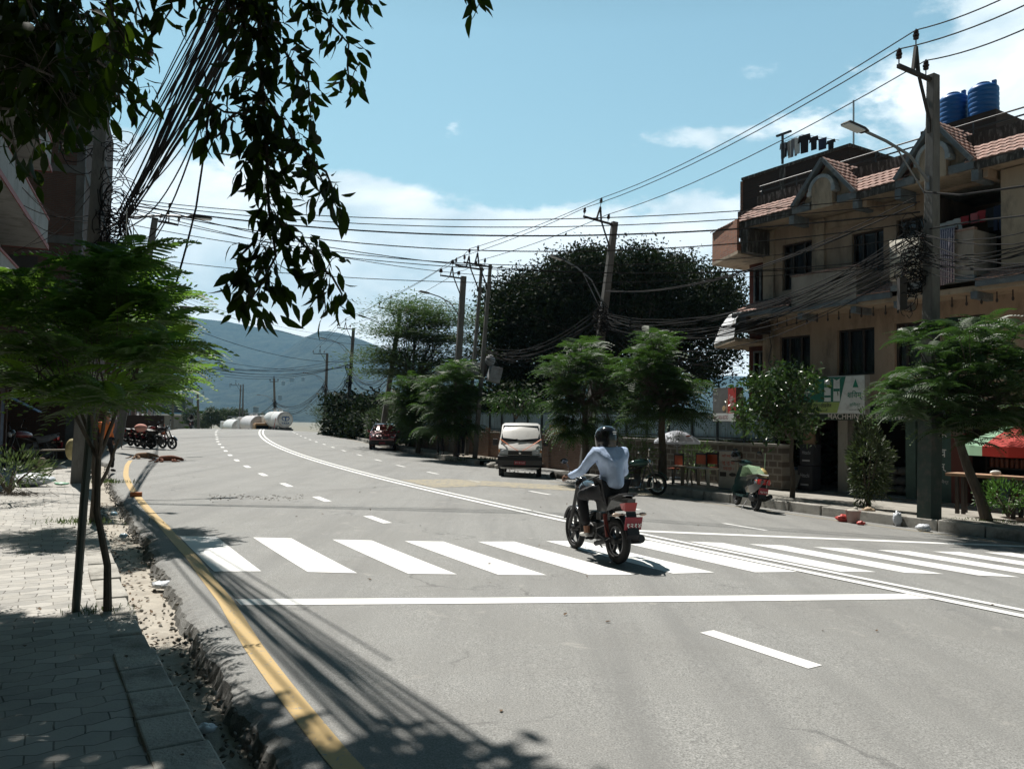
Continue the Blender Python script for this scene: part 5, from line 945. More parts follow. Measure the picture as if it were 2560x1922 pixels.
# --- oleander row on the right kerb, further bushes
def bush(label, base, rx, rz_, m, n=420, L=.2, w=None, group=None, seed=1, name='oleander_bush', cat='bush', tpl=None, ry=None, z0=.12, pend=.5):
    rs = np.random.RandomState(seed); t = thing(name, label, cat, base, 0, group); ry = ry or rx; v = rs.normal(size=(n, 3)); v /= np.linalg.norm(v, axis=1, keepdims=True); rr = rs.uniform(.45, 1.0, n)**.6*(1+.18*np.sin(v[:, 0]*5+seed)+.15*np.cos(v[:, 1]*7+seed*2)+.12*np.sin(v[:, 2]*8))
    q = v*rr[:, None]*[rx, ry, rz_*.5]+[0, 0, rz_*.5+z0]; D = v+[0, 0, pend]+rs.normal(size=(n, 3))*.35; V, Fq = inst(*(tpl or leaf_tpl(w=.2, droop=.15)), q, frame(D, roll=rs.uniform(-3, 3, n)), L*rs.uniform(.6, 1.3, n)); fastmesh('foliage', V, Fq, m, t)
    b = MB()
    for k in range(7): a = k*.9; b.tube([(0, 0, 0), (rx*.25*math.cos(a), ry*.25*math.sin(a), rz_*.4), (rx*.6*math.cos(a), ry*.6*math.sin(a), rz_*.75)], [.03, .02, .008], 5)
    b.build('stem', M_BARK, t); return t
ol = [(985, 47, 1.4, 2.6), (958, 51, 1.5, 2.9), (925, 55, 1.5, 2.7), (900, 59, 1.4, 2.5), (872, 62.5, 1.5, 2.9), (845, 66.5, 1.7, 3.2), (812, 71, 1.8, 3.1), (785, 78, 1.9, 2.9), (766, 82, 2.4, 3.6), (746, 88, 2.6, 4.4)]
oln = ['oleander bush left of the dense jacaranda, nearest in its row', 'oleander bush below the leaning pole', 'oleander bush right of the pole with the square sign', 'rounded oleander bush just right of the square sign pole', 'oleander bush at the foot of the square sign pole', 'tall oleander bush left of the square sign pole', 'oleander bush below the pole behind the bushes', 'oleander bush towards the crest, eighth in the row', 'far oleander bush right of the tanker', 'farthest oleander bush, touching the white tanker']
for k, (x, d, r, h) in enumerate(ol):
    q = AT(x, 1100, d); s_, o_ = so(q[0], q[1]); q = W(float(s_[0]), 8.3 if d < 66 else 7.9, .1); bush(oln[k], q, r*1.05, h*.9, M_OLE, n=2200, L=.28, group='oleander bushes on the right kerb', seed=60+k)
q = AT(1592, 1213, 22.8); bush('trimmed round green bush behind the parked green motorcycle', q, .55, 1.35, leafmat('clipped_leaf', (.02, .05, .012), (.09, .16, .03), (.12, .22, .03), .25), n=1700, L=.09, seed=71, name='round_bush', pend=.3)
q = AT(2170, 1275, 17.6); bush('tall dark shrub on the right kerb above the rubbish bucket', q, .42, 1.75, leafmat('shrub_leaf', (.03, .045, .02), (.08, .10, .045), (.08, .14, .03), .2), n=3200, L=.12, seed=72, name='kerb_shrub', pend=.2)
q = AT(2520, 1290, 15.8); bush('low bright green shrub on the right pavement at the picture edge', q, .52, .55, leafmat('lime_leaf', (.04, .10, .02), (.10, .20, .04), (.12, .28, .04), .3), n=1100, L=.09, seed=73, name='low_shrub')
q = AT(1740, 1195, 25.3); bush('small weedy bush behind the cream table and orange chairs', q, .5, 1.0, leafmat('weed_leaf', (.05, .11, .02), (.11, .19, .04), (.1, .22, .04), .3), n=700, L=.1, seed=74, name='weedy_bush')
q = AT(1290, 1060, 33.); q[2] += .2; bush('creeper spilling over the blue fence left of the white van', q, 1.1, 1.1, M_JACR, n=1500, L=.15, seed=75, name='creeper', cat='creeper', pend=-.8)
q = AT(22, 1232, 14.6); bush('dusty weeds at the left edge of the pavement', q, .75, .62, leafmat('dusty_weed', (.05, .08, .03), (.12, .16, .06), (.1, .16, .04), .25), n=900, L=.11, seed=76, name='weed_patch', cat='weeds')
# --- hanging branches close to the camera
HAW, HAF, HAR = [], [], []
hb = thing('overhanging_tree', 'tree leaning in from the left with drooping leafy branches close to the viewer', 'tree', (-5.6, 1.8, 0))
hbase = np.array([-5.6, 1.8, 0]); tb = MB(T(*(-hbase))); leafP, leafD, leafS = [], [], []; rs = np.random.RandomState(77)
def strand(px, d, dens, spread, L=.10, hang=1.5, r=.008, sub=True):
    pts = np.array([AT(x, y, d+dz) for x, y, dz in px]); seg = np.linalg.norm(np.diff(pts, axis=0), axis=1); tot = seg.sum(); n = int(tot*dens*1.7); cs = np.concatenate([[0], np.cumsum(seg)])
    tb.tube(pts, np.linspace(r, r*.35, len(pts)), 5, cap=False)
    for i in range(n):
        t_ = rs.rand()*tot; p = np.array([np.interp(t_, cs, pts[:, k]) for k in range(3)]); off = rs.normal(size=3)*spread; q = p+off
        leafP.append(q); dv = off/(spread+1e-6)*.45+rs.normal(size=3)*.35+[0, 0, -hang*rs.uniform(.3, 1)]; leafD.append(dv); leafS.append(L*1.12*rs.uniform(.55, 1.25))
        if rs.rand() < .25: tb.tube([p, (p+q)/2+[0, 0, .02], q], .0025, 3, cap=False)
Z = lambda l, z0=0., z1=0.: [(x, y, z0+(z1-z0)*i/(len(l)-1)) for i, (x, y) in enumerate(l)]
strand(Z([(560, -80), (645, 0), (655, 200), (668, 400), (672, 520), (690, 640), (650, 715), (615, 765)]), 3.8, 125, .052, .098, r=.012)
strand(Z([(657, 230), (720, 330), (780, 400), (822, 485), (843, 520)]), 3.8, 70, .045, .09); strand(Z([(770, 400), (815, 430), (835, 480), (830, 540)]), 3.7, 45, .04, .08)
strand(Z([(674, 530), (737, 590), (780, 632), (805, 690), (815, 780)]), 3.8, 65, .042, .09); strand(Z([(790, 660), (830, 690), (855, 735), (850, 765)]), 3.75, 90, .045, .08)
strand(Z([(660, 60), (700, 110), (735, 168), (771, 205), (773, 253), (778, 300)]), 3.9, 85, .05, .085); strand(Z([(690, -40), (760, 10), (822, 55), (872, 110), (868, 165), (878, 235)]), 3.9, 60, .04, .085); strand(Z([(560, 0), (700, -20), (900, -25), (930, 20)]), 3.8, 60, .04, .08)
strand(Z([(655, 255), (610, 285), (560, 280), (520, 255), (478, 248)]), 3.7, 50, .04, .085); strand(Z([(530, 262), (515, 310), (520, 360)]), 3.7, 40, .035, .10, hang=3); strand(Z([(590, 282), (560, 310), (550, 350)]), 3.7, 34, .03, .1, hang=3)
strand(Z([(640, 400), (610, 410), (598, 430)]), 3.75, 70, .035, .1, hang=2); strand(Z([(640, 600), (600, 640), (590, 720)]), 3.8, 60, .04, .1, hang=2.5); strand(Z([(640, 160), (610, 190), (600, 250)]), 3.8, 40, .04, .09)
strand(Z([(420, -40), (430, 20), (405, 60)]), 3.6, 45, .04, .1); strand(Z([(330, -30), (350, 30), (370, 80)]), 3.7, 35, .04, .1); strand(Z([(560, -30), (580, 50), (570, 90)]), 3.7, 40, .06, .09); strand(Z([(470, -30), (500, 20), (560, 30), (640, 10)]), 3.7, 45, .05, .1)
strand(Z([(270, -20), (285, 50), (310, 90), (310, 130)]), 3.7, 55, .06, .1); strand(Z([(240, 100), (280, 125), (320, 145), (330, 180)]), 3.6, 50, .06, .1)
for (x, y, ex, ey, dn) in [(-20, -40, 260, 60, 170), (-40, 60, 250, 110, 190), (-40, 140, 240, 170, 180), (-40, 210, 250, 220, 150), (-20, 270, 110, 300, 90), (60, -20, 130, 250, 150), (180, 0, 230, 230, 150), (110, 60, 200, 270, 150), (-20, 0, 40, 330, 110), (240, 150, 290, 245, 90), (0, 330, 40, 420, 40), (60, 160, 180, 250, 170), (20, 30, 200, 140, 170)]:
    strand(Z([(x, y), ((x+ex)/2+20, (y+ey)/2-10), (ex, ey)], 0, .8), 3.9+rs.uniform(-.3, .6), dn*.5, .11, .105)
strand(Z([(1168, -30), (1185, 5), (1192, 22)]), 3.9, 60, .03, .09); strand(Z([(900, -30), (905, 0), (915, 10)]), 3.9, 60, .03, .09)
# the high crown, above the frame, that shades the pavement
gx = rs.uniform(-6.2, 1.15, 9000); gy = rs.uniform(-2.5, 7.2, 9000)
def shade_ok(x, y):                                         # outline of the shadow on the ground, as photographed
    lim = np.interp(x, [-6.2, -4.2, -3.4, -2.6, -2.0, -1.2, -.5, .1, .6, 1.2], [6.6, 6.55, 6.45, 6.0, 5.0, 4.55, 4.45, 4.15, 3.6, 2.4]); return y < lim+.18*np.sin(x*7)+.12*np.sin(x*17+y*3)
def shade_hit(c): g = c-c[:, 2:3]*np.array(SUNV)/SUNV[2]; return (~shade_ok(g[:, 0], g[:, 1]-.3)) & (g[:, 0] > -6)
hole = (np.sin(gx*2.9+1)*np.sin(gy*2.3+.5)+.5*np.sin(gx*6.1)*np.sin(gy*5.7+2)) < .78; k_ = shade_ok(gx, gy) & hole; gx, gy = gx[k_], gy[k_]; hz = rs.uniform(7.2, 9.5, len(gx)); sv = np.array(SUNV)/SUNV[2]
cp = np.c_[gx, gy, np.zeros(len(gx))]+hz[:, None]*sv; dirs = cp-CAM; up_ok = (dirs[:, 2]/np.maximum(dirs[:, 1], .01) > .60) | (dirs[:, 1] < .3); cp = cp[up_ok]
n = len(cp); V, Fq = inst(*LEAF, np.concatenate([cp+rs.normal(size=(n, 3))*.06, cp+rs.normal(size=(n, 3))*.08])-hbase, frame(rs.normal(size=(2*n, 3))+[0, 0, -.4]), rs.uniform(.22, .36, 2*n)); m3 = 22000; c3 = np.c_[rs.uniform(-10, 3, m3), rs.uniform(-9, 4.2, m3), rs.uniform(4.6, 9, m3)]; d3 = c3-CAM; c3 = c3[((d3[:, 2]/np.maximum(d3[:, 1], .01) > .66) | (d3[:, 1] < .4)) & ~shade_hit(c3)]; Vx, Fx = inst(*LEAFQ, c3-hbase, frame(rs.normal(size=(len(c3), 3))), rs.uniform(.25, .42, len(c3)))  # second batch: extra unseen leaves added overhead to block sky light
V2, F2 = inst(*LEAFN, np.array(leafP)-hbase, frame(np.array(leafD), ups=rs.normal(size=(len(leafP), 3))), leafS)
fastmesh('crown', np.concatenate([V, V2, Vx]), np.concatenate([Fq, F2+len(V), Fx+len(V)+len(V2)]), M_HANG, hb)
tb.tube([(-5.6, 1.8, -.1), (-5.5, 1.9, 2), (-5.2, 2.2, 4.2), (-4.4, 3.2, 6)], [.3, .25, .2, .13], 10)
for e in ((-2.6, 3.6, 4.9), (-5.5, 8, 8.6), (-3.2, 7.6, 8.8), (-1, 5, 8.4), (-6.5, 5, 7.5)): tb.tube([(-5.2, 2.2, 4.2), ((-5.2+e[0])/2, (2.2+e[1])/2, (4.2+e[2])/2+.5), e], [.11, .07, .02], 6)
tb.tube([(-2.6, 3.6, 4.9), (-1.8, 3.75, 4.5), AT(560, -80, 3.8)], [.03, .02, .012], 6)
tb.build('trunk', M_BARK, hb, smooth=True)
# --- far greenery beyond the crest
CL = clump_tpl(9, .9, .7, .4, 3)
def fartree(label, x, y0, y1, w, d, seed, group='far trees beyond the crest', m=None):
    rs = np.random.RandomState(seed); base = AT(x, y0, d); h = (y0-y1)/FPX*d; wd = w/FPX*d; t = thing('far_tree', label, 'tree', base, 0, group); n = 420; v = rs.normal(size=(n, 3)); v /= np.linalg.norm(v, axis=1, keepdims=True)
    q = v*(rs.uniform(.4, 1, n)**.5)[:, None]*[wd/2, wd/2, h*.42]*(1+.2*np.sin(v[:, :1]*6+seed))+[0, 0, h*.58]; V, Fq = inst(CL[0], CL[1], q, frame(rs.normal(size=(n, 3))), wd/9*rs.uniform(.7, 1.3, n)); fastmesh('crown', V, Fq, m or M_FAR, t); b = MB(); b.tube([(0, 0, -1), (0, 0, h*.6)], [wd*.03, wd*.02], 6); b.build('trunk', M_BARK, t)
for k, (x, y0, y1, w, d, l_) in enumerate([(528, 1072, 1020, 50, 150, 'round tree left of the twin poles'), (560, 1072, 1024, 50, 155, 'round tree at the foot of the twin poles'), (588, 1072, 1020, 55, 150, 'broad round tree between the twin poles and tankers'), (505, 1072, 1042, 40, 170, 'small round tree left in the far group'), (480, 1068, 1020, 45, 175, 'tree right of the far left pole'), (655, 1068, 1035, 34, 145, 'small tree behind the white tanker'), (450, 1066, 1018, 46, 220, 'tree behind the far left pole'), (415, 1066, 1020, 44, 230, 'tree below the dark glass block'), (395, 1066, 1035, 40, 200, 'low tree beside the cone')]): fartree(l_, x, y0+4, y1, w, d, 90+k)
# ================================================================ wall and fence on the right, buildings on the left, the far side
M_STONE = brickmat('rubble_stone', (.13, .105, .085), (.075, .06, .05), (.22, .20, .17), bw=.34, bh=.2, ms=.028, axes='xz', bump=1.0); M_BR2 = brickmat('old_wall_brick', (.22, .12, .08), (.15, .085, .06), (.17, .15, .13), axes='xz')
M_BLUE = mat('pale_blue_sheet', (.30, .42, .50), .5, var=.18, scale=3, dirt=(.16, .18, .19), dscale=2, stretch=(6, 1, .4)); M_POSTK = mat('fence_iron', (.03, .04, .045), .6)
WA, WB = np.array([8.1, 23.6, 0]), np.array([-5.6, 46.4, 0]); wd = (WB-WA)/np.linalg.norm(WB-WA); WRZ = math.atan2(wd[1], wd[0]); WL = float(np.linalg.norm(WB-WA))
def WP(t, n=0, z=0): return WA+wd*t+np.array([wd[1], -wd[0], 0])*n+np.array([0, 0, z])     # n>0 away from the road
t = thing('stone_wall', 'long rubble and brick boundary wall behind the right pavement, in deep shade', 'wall', WA, WRZ)
b = MB(); b.bb((0, -.18, -1.0), (9.5, .18, 1.02)); b.build('stone_part', M_STONE, t); b = MB(); b.bb((9.5, -.15, -1.0), (WL, .15, 1.04)); b.build('brick_part', M_BR2, t)
b = MB(); b.bb((0, -.22, 1.02), (9.5, .22, 1.09)); b.bb((9.5, -.18, 1.04), (WL, .18, 1.1)); b.build('coping', M_CONC, t)
for x in np.arange(9.6, WL, 2.6): MB().bb((x, .152, -.9), (x+.3, .26, 1.3)).bb((x, -.26, -.9), (x+.3, -.152, 1.3)).build('buttress', M_BR2, t)
f = thing('sheet_fence', 'pale blue metal sheet fence with dark posts standing on the boundary wall', 'fence', WA+np.array([0, 0, 1.1]), WRZ)
b = MB()
for i in range(int((WL-1.6)/.12)): x = .4+i*.12; b.add([(x, .03, .06), (x+.06, .0, .06), (x+.12, .03, .06), (x+.12, .03, .92), (x+.06, .0, .92), (x, .03, .92)], [(0, 1, 4, 5), (1, 2, 3, 4)])
b.build('sheet', M_BLUE, f, fix=False)
b = MB()
for x in np.arange(.4, WL-1, 1.15): b.bb((x-.035, .04, 0), (x+.035, .1, 1.0))
b.bb((.3, .045, .1), (WL-1, .09, .14)); b.bb((.3, .045, .86), (WL-1, .09, .9)); b.build('fence_frame', M_POSTK, f)
q = ATP(1393, 1074, WP(0, -.16), np.array([wd[1], -wd[0], 0])); ys = thing('yellow_sign', 'faded orange sign board fixed to the blue fence behind the motorcyclist', 'sign', q, WRZ)
b = MB(); b.bb((-.6, -.03, -.2), (.6, .0, .2)); b.build('board', mat('orange_board', (.42, .20, .03), .6, var=.2), ys); b = MB(); b.bb((-.5, .002, .05), (.5, .008, .1)); b.bb((-.4, .002, -.08), (.4, .008, -.04)); b.build('lettering', M_LK, ys)
# dark foliage added to stand in for the shade behind the wall
rs = np.random.RandomState(3); n = 5200; tt = rs.uniform(1.0, WL+22, n); nn = rs.uniform(1.4, 5, n); zz = rs.uniform(0, 1, n)**1.2*np.where(tt < 9.5, 1.7, 2.9+1.0*np.sin(tt*.7)); P_ = np.array([WP(a, c, z-.3) for a, c, z in zip(tt, nn, zz)]); V, Fq = inst(CL[0], CL[1], P_, frame(rs.normal(size=(n, 3))), rs.uniform(.35, .6, n))
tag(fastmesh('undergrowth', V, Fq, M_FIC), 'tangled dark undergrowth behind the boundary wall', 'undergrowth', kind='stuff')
n = 2600; tt = rs.uniform(28, 75, n); P_ = []
for a in tt: p = W(a, rs.uniform(9.5, 13.5), 0); p[2] += rs.uniform(0, 1)*3.4; P_.append(p)
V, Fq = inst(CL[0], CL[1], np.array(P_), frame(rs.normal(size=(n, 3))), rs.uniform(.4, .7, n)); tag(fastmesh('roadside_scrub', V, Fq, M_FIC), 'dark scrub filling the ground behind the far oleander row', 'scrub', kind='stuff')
# ---------------- left side: frame with y along the road, x towards the road
def lframe(name, label, cat, s, o, dz=0., rz=None): return thing(name, label, cat, W(s, o, dz), head(s) if rz is None else rz)
wb = lframe('white_building', 'white house with red-trimmed balconies at the far left edge, over dark ground-floor sheds', 'building', 21.5, -10.4)
M_WHT = plaster('dull_white_plaster', (.34, .35, .35), (.2, .19, .18)); M_RTR = mat('red_trim', (.20, .05, .045), .7, var=.15)
b = MB(); b.bb((-7, -11, 2.9), (0, 0, 13)); b.build('wall', M_WHT, wb)
for z in (4.6, 7.3, 10.0):
    b = MB(); b.bb((.002, -9.5, z), (1.35, .2, z+.14)); b.build('balcony_slab', M_WHT, wb); b = MB(); b.bb((1.25, -9.5, z+.142), (1.33, .2, z+1.0)); b.bb((.002, .12, z+.142), (1.25, .2, z+1.0)); o = b.build('balcony_parapet', M_WHT, wb)
    b = MB(); b.bb((1.22, -9.5, z+1.0), (1.36, .23, z+1.06)); b.bb((1.352, -9.5, z-.03), (1.38, .22, z+.12)); b.bb((.0, .202, z-.03), (1.38, .24, z+.12)); b.build('trim', M_RTR, o)
    MB().bb((.004, -3.0, z+.15), (.03, -2.1, z+2.1)).build('door', M_DARK, wb)
    MB().bb((.004, -1.6, z+.8), (.03, -.6, z+1.9)).build('window', M_GLASS, wb)
sh = lframe('brick_shed', 'low dark brick shed front with a blue door and a corrugated roof, far left', 'shed', 21.4, -9.9)
b = MB(); b.bb((-5, -12, -.3), (0, -1.0, 2.45)); b.bb((-5, -1.0, -.3), (-.4, 0, 2.3)); b.build('wall', M_BRDK, sh); b = MB(); b.bb((.0, -2.1, 0), (.03, -1.35, 2.0)); b.build('door', mat('dark_blue_door', (.02, .04, .08), .6, var=.2), sh)
b = MB(); b.bb((-.1, -1.02, -.2), (.06, -.88, 2.4)); b.bb((.03, -3.2, -.1), (.08, -3.1, 2.3)); b.bb((.03, -2.3, -.1), (.08, -2.2, 2.3)); b.build('post', mat('brown_post', (.10, .055, .04), .8), sh)
b = MB(); b.grid([[(-.6+.9*k, y, 2.62-.12*k+.03*math.sin(y*25)) for k in (0, .5, 1)] for y in np.arange(-12, .1, .08)]); b.build('tin_roof', mat('rusty_tin', (.16, .09, .06), .8, var=.3, scale=4), sh, fix=False)
aw = lframe('blue_awning', 'small sloping blue awning on the brick shed', 'awning', 21.3, -9.8, 1.98); b = MB(); b.add([(0, -1.1, .18), (0, -.1, .18), (.85, -.1, -.28), (.85, -1.1, -.28), (0, -1.1, .155), (0, -.1, .155), (.85, -.1, -.305), (.85, -1.1, -.305)], [(0, 1, 2, 3), (4, 7, 6, 5), (0, 3, 7, 4), (1, 5, 6, 2), (3, 2, 6, 7)]); b.build('sheet', mat('blue_tin', (.05, .13, .26), .5, var=.2), aw); b = MB(); b.bar((.02, -1.0, -.2), (.8, -1.0, -.27), .02); b.bar((.02, -.2, -.2), (.8, -.2, -.27), .02); b.build('strut', M_IRON, aw)
ms = lframe('mesh_screen', 'perforated metal screen standing at the extreme left edge', 'screen', 15.9, -9.45, .05)
def meshmat():
    m = bpy.data.materials.new('perforated_metal'); m.use_nodes = True; nt = m.node_tree; N, L = nt.nodes.new, nt.links.new; bs = nt.nodes['Principled BSDF']; bs.inputs['Base Color'].default_value = (.16, .155, .15, 1); bs.inputs['Roughness'].default_value = .6
    tc = N('ShaderNodeTexCoord'); v = N('ShaderNodeTexVoronoi'); v.inputs['Scale'].default_value = 26; v.inputs['Randomness'].default_value = .0; L(tc.outputs['Object'], v.inputs['Vector']); g = N('ShaderNodeMath'); g.operation = 'GREATER_THAN'; g.inputs[1].default_value = .42; L(v.outputs['Distance'], g.inputs[0]); L(g.outputs[0], bs.inputs['Alpha']); return m
b = MB(); b.bb((-.01, -2.2, .0), (.01, 0, 1.9)); b.build('panel', meshmat(), ms); b = MB(); b.bb((-.03, -.03, 0), (.03, .03, 1.95)); b.bb((-.03, -2.2, 1.9), (.03, -.03, 1.95)); b.build('frame', M_IRON, ms)
bb_ = lframe('brick_building', 'tall unfinished brick building with a bare concrete frame, left of the big leaning pole', 'building', 26.5, -8.5)
M_CFR = mat('grey_concrete_frame', (.075, .078, .078), .9, var=.2, scale=2, dirt=(.04, .04, .04))
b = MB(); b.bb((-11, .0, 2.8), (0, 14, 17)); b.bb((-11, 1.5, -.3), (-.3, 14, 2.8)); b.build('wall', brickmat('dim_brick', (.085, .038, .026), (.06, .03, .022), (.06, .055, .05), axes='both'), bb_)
b = MB()
for z in (2.65, 5.5, 8.4, 11.3, 14.2): b.bb((-11.02, -.05, z), (.05, 14.02, z+.32))
b.build('concrete_beam', M_CFR, bb_)
for x in (-10.9, -7.3, -3.6, -.27):
    b = MB()
    for k, z in enumerate((-.2, 2.97, 5.82, 8.72, 11.62)): b.bb((x, -.04, z), (x+.3, .3, z+2.53 if k else 2.65))
    b.build('concrete_column', M_CFR, bb_)
for x, z in ((-6.4, 9.3), (-2.6, 6.4)): b = MB(); b.bb((x, -.012, z), (x+1.1, .1, z+1.4)); b.build('window', M_BLACK, bb_)
tq = MB(); tq.grid([[(x, -.2-.1*math.sin(x*5+z), z) for x in np.linspace(-6.6, -5.2, 8)] for z in (9.9, 10.5, 11.2)]); o = tq.build('tarpaulin', mat('teal_tarpaulin', (.02, .22, .2), .6, var=.2), bb_, smooth='all', fix=False)
for i, (s_, o_, L_, hh, col, lab) in enumerate([(42.5, -9.0, 13, 9.5, (.20, .10, .09), 'dark reddish house beyond the brick building, mostly behind the jacaranda'), (57, -9.3, 9, 7.2, (.42, .30, .28), 'pinkish house beyond the parked motorcycles'), (67, -9.8, 9, 5.5, (.40, .39, .38), 'small pale house near the crest on the left')]):
    h_ = lframe('roadside_house', lab, 'building', s_, o_, -.1); b = MB(); b.bb((-9, 0, 0), (0, L_, hh)); b.build('wall', plaster('house_paint_%d' % i, col), h_); b = MB(); b.bb((-9.2, -.2, hh), (.3, L_+.2, hh+.18)); b.build('roof', M_CONC, h_)
    for z in np.arange(1.2, hh-1.6, 2.7):
        for y in np.arange(.8, L_-1.2, 2.6): MB().bb((-.02, y, z), (.03, y+1.1, z+1.2)).build('window', M_GLASS, h_)
        for x in (-2.4, -5.4): MB().bb((x, -.03, z), (x+1.1, .02, z+1.2)).build('window', M_GLASS, h_)
    MB().bb((.302, 0, 2.3), (1.0, L_, 2.4)).build('canopy', M_CFR, h_)
gb = thing('glass_block', 'distant dark glass office block with a white and blue roof strip below it', 'building', AT(436, 1062, 190.)-np.array([0, 0, 2]), .1)
b = MB(); b.bb((-4, 0, 0), (2.4, 6, 8.6)); b.bb((-3, 1, 8.6), (1.4, 5, 9.6)); b.build('wall', mat('dark_blue_glass', (.03, .05, .07), .3, var=.2), gb); b = MB(); b.bb((-5, -1, 4.2), (4.6, 5, 4.6)); b.build('roof', mat('white_roof', (.7, .72, .74), .5), gb); b = MB(); b.bb((-5, -1.02, 4.602), (4.6, 2, 4.9)); b.build('blue_strip', mat('blue_roof', (.12, .32, .55), .5), gb); b = MB(); b.bb((-4.6, -.5, 0), (4.2, 5, 4.19)); b.build('annexe', M_WHT, gb)
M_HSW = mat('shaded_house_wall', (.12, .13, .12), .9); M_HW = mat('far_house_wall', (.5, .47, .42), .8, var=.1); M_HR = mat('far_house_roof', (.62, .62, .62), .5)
hs = [(730, 947, 2300, 26), (758, 945, 2350, 20), (708, 955, 2200, 20), (916, 958, 2500, 22), (905, 967, 2450, 18), (700, 990, 1700, 14), (920, 1000, 1900, 16), (640, 1020, 1200, 16), (1000, 1000, 1900, 18), (508, 980, 1900, 14), (575, 960, 2200, 15), (800, 1000, 1500, 13), (850, 1020, 1300, 12)]
for k, (x, y, d, w) in enumerate(hs):
    q = AT(x, y, d); h_ = thing('hillside_house', 'tiny pale house on the blue hillside', 'house', q, .2*k, 'tiny houses on the hillside'); b = MB(); w *= .45; b.bb((-w/2, -w/3, -9), (w/2, w/3, w*.22)); b.build('wall', M_HSW, h_); b = MB(); b.bb((-w*.55, -w*.4, w*.22), (w*.55, w*.4, w*.32)); b.build('roof', M_HR, h_)
for k, (x, y, d, w, hh) in enumerate([(405, 1068, 210, 8, 3.4), (425, 1066, 240, 9, 4), (455, 1067, 230, 8, 3.6), (475, 1068, 200, 7, 4.2), (500, 1068, 220, 8, 3.2)]):
    h_ = thing('valley_house', ['low grey house beyond the crest, leftmost', 'pale house beyond the crest below the glass block', 'small house beyond the crest right of the far rider', 'white house beyond the crest beside the far left pole', 'low house beyond the crest left of the round trees'][k], 'house', AT(x, y, d)-np.array([0, 0, 1.2]), .3*k); b = MB(); b.bb((-w/2, 0, 0), (w/2, w, hh)); b.build('wall', M_HW, h_); b = MB(); b.bb((-w*.55, -.5, hh), (w*.55, w+.5, hh+.25)); b.build('roof', M_HR, h_)
    for xx in (-w*.3, w*.1): MB().bb((xx, -.05, .9), (xx+1.2, .02, 2.1)).build('window', M_GLASS, h_)
# rocks, rubble, gutter culverts
def rock(label, p, r, m=None, name='rock', seed=0, flat=.6, cat='rock', group=None):
    from mathutils import noise as mn
    b = MB(); b.ell((0, 0, r*flat*.7), (r, r*.8, r*flat), 12, 8); b.v = [tuple(Vector(v)*(1+.35*mn.noise(Vector(v)*(1.6/r)+Vector((seed, 0, 0))))) for v in b.v]; o = b.build(name, m or M_KERB, smooth=True); o.location = p; return tag(o, label, cat, group)
rock('large flat dark rubble heap at the mouth of the side lane behind the motorcyclist', G(1408, 1200, -.05), .5, mat('dark_rubble', (.05, .047, .04), .95, var=.4, scale=8, bump=.8), 'rubble_heap', 3, .35)
for k, (x, y, r) in enumerate([(1230, 1168, .2), (1245, 1170, .14), (1258, 1172, .17), (1215, 1163, .12)]): rock(['pale broken kerb lump at the corner of the side lane', 'small pale stone beside the broken kerb', 'rounded pale stone nearest the van at the lane corner', 'smallest chip of stone behind the kerb end'][k], G(x, y, .02), r, M_KERB, seed=k)
# ================================================================ vehicles and people
def carpaint(name, col, rough=.3): return mat(name, col, rough, spec=.5, coat=.6, var=.06, scale=3, dirt=tuple(k*.8+.03 for k in col), dscale=3)
M_TYRE = mat('tyre_rubber', (.018, .018, .018), .85, bump=.2, bscale=80); M_RIM = mat('alloy_rim', (.10, .10, .105), .4, metal=.7); M_CHR = mat('chrome', (.6, .6, .6), .15, metal=1.); M_BLKP = mat('black_plastic', (.015, .015, .016), .45); M_BLKG = mat('gloss_black', (.012, .012, .013), .12, coat=.7)
M_RLAMP = mat('red_lamp', (.42, .02, .02), .18, coat=.5); M_OLAMP = mat('clear_indicator', (.55, .42, .33), .2, coat=.4); M_PLATE = mat('red_plate', (.26, .02, .035), .5); M_ENG = mat('engine_metal', (.07, .07, .07), .45, metal=.6); M_SEAT = mat('black_vinyl', (.02, .02, .02), .5, bump=.15, bscale=90); M_SKIN = mat('brown_skin', (.26, .13, .08), .55); M_WSC = mat('dark_windscreen', (.012, .016, .018), .22, spec=.12); M_HGL = mat('headlamp_glass', (.5, .52, .55), .1, coat=.6)
def wheel(parent, x, R_=.29, w=.05, spokes=5, m=None, y=0., classic=False):
    o = MB(T(x, y, R_)).ring(R_-w*.85, (w*.85, w), 32, 8).build('wheel', M_TYRE, parent, smooth='all'); b = MB(T(x, y, R_)); b.ring(R_-w*2.0, (.018, w*.55), 32, 6); b.build('rim', M_CHR if classic else (m or M_RIM), o, smooth=True)
    b = MB(T(x, y, R_)); b.lathe([(.045, -.07), (.05, 0), (.045, .07)], 12, RX(R(90))); n = 16 if classic else spokes
    for k in range(n):
        a = 2*math.pi*k/n+.3; p0 = (.04*math.cos(a), (.04 if k % 2 else -.04) if classic else 0, .04*math.sin(a)); p1 = ((R_-w*2)*math.cos(a+(.25 if classic else .0)), 0, (R_-w*2)*math.sin(a+(.25 if classic else 0))); b.bar(p0, p1, .008 if classic else .022, .008 if classic else .045, up=(0, 1, 0))
    b.lathe([(.10, .05), (.10, .056)], 18, RX(R(90))); b.build('hub', M_ENG, o); return o
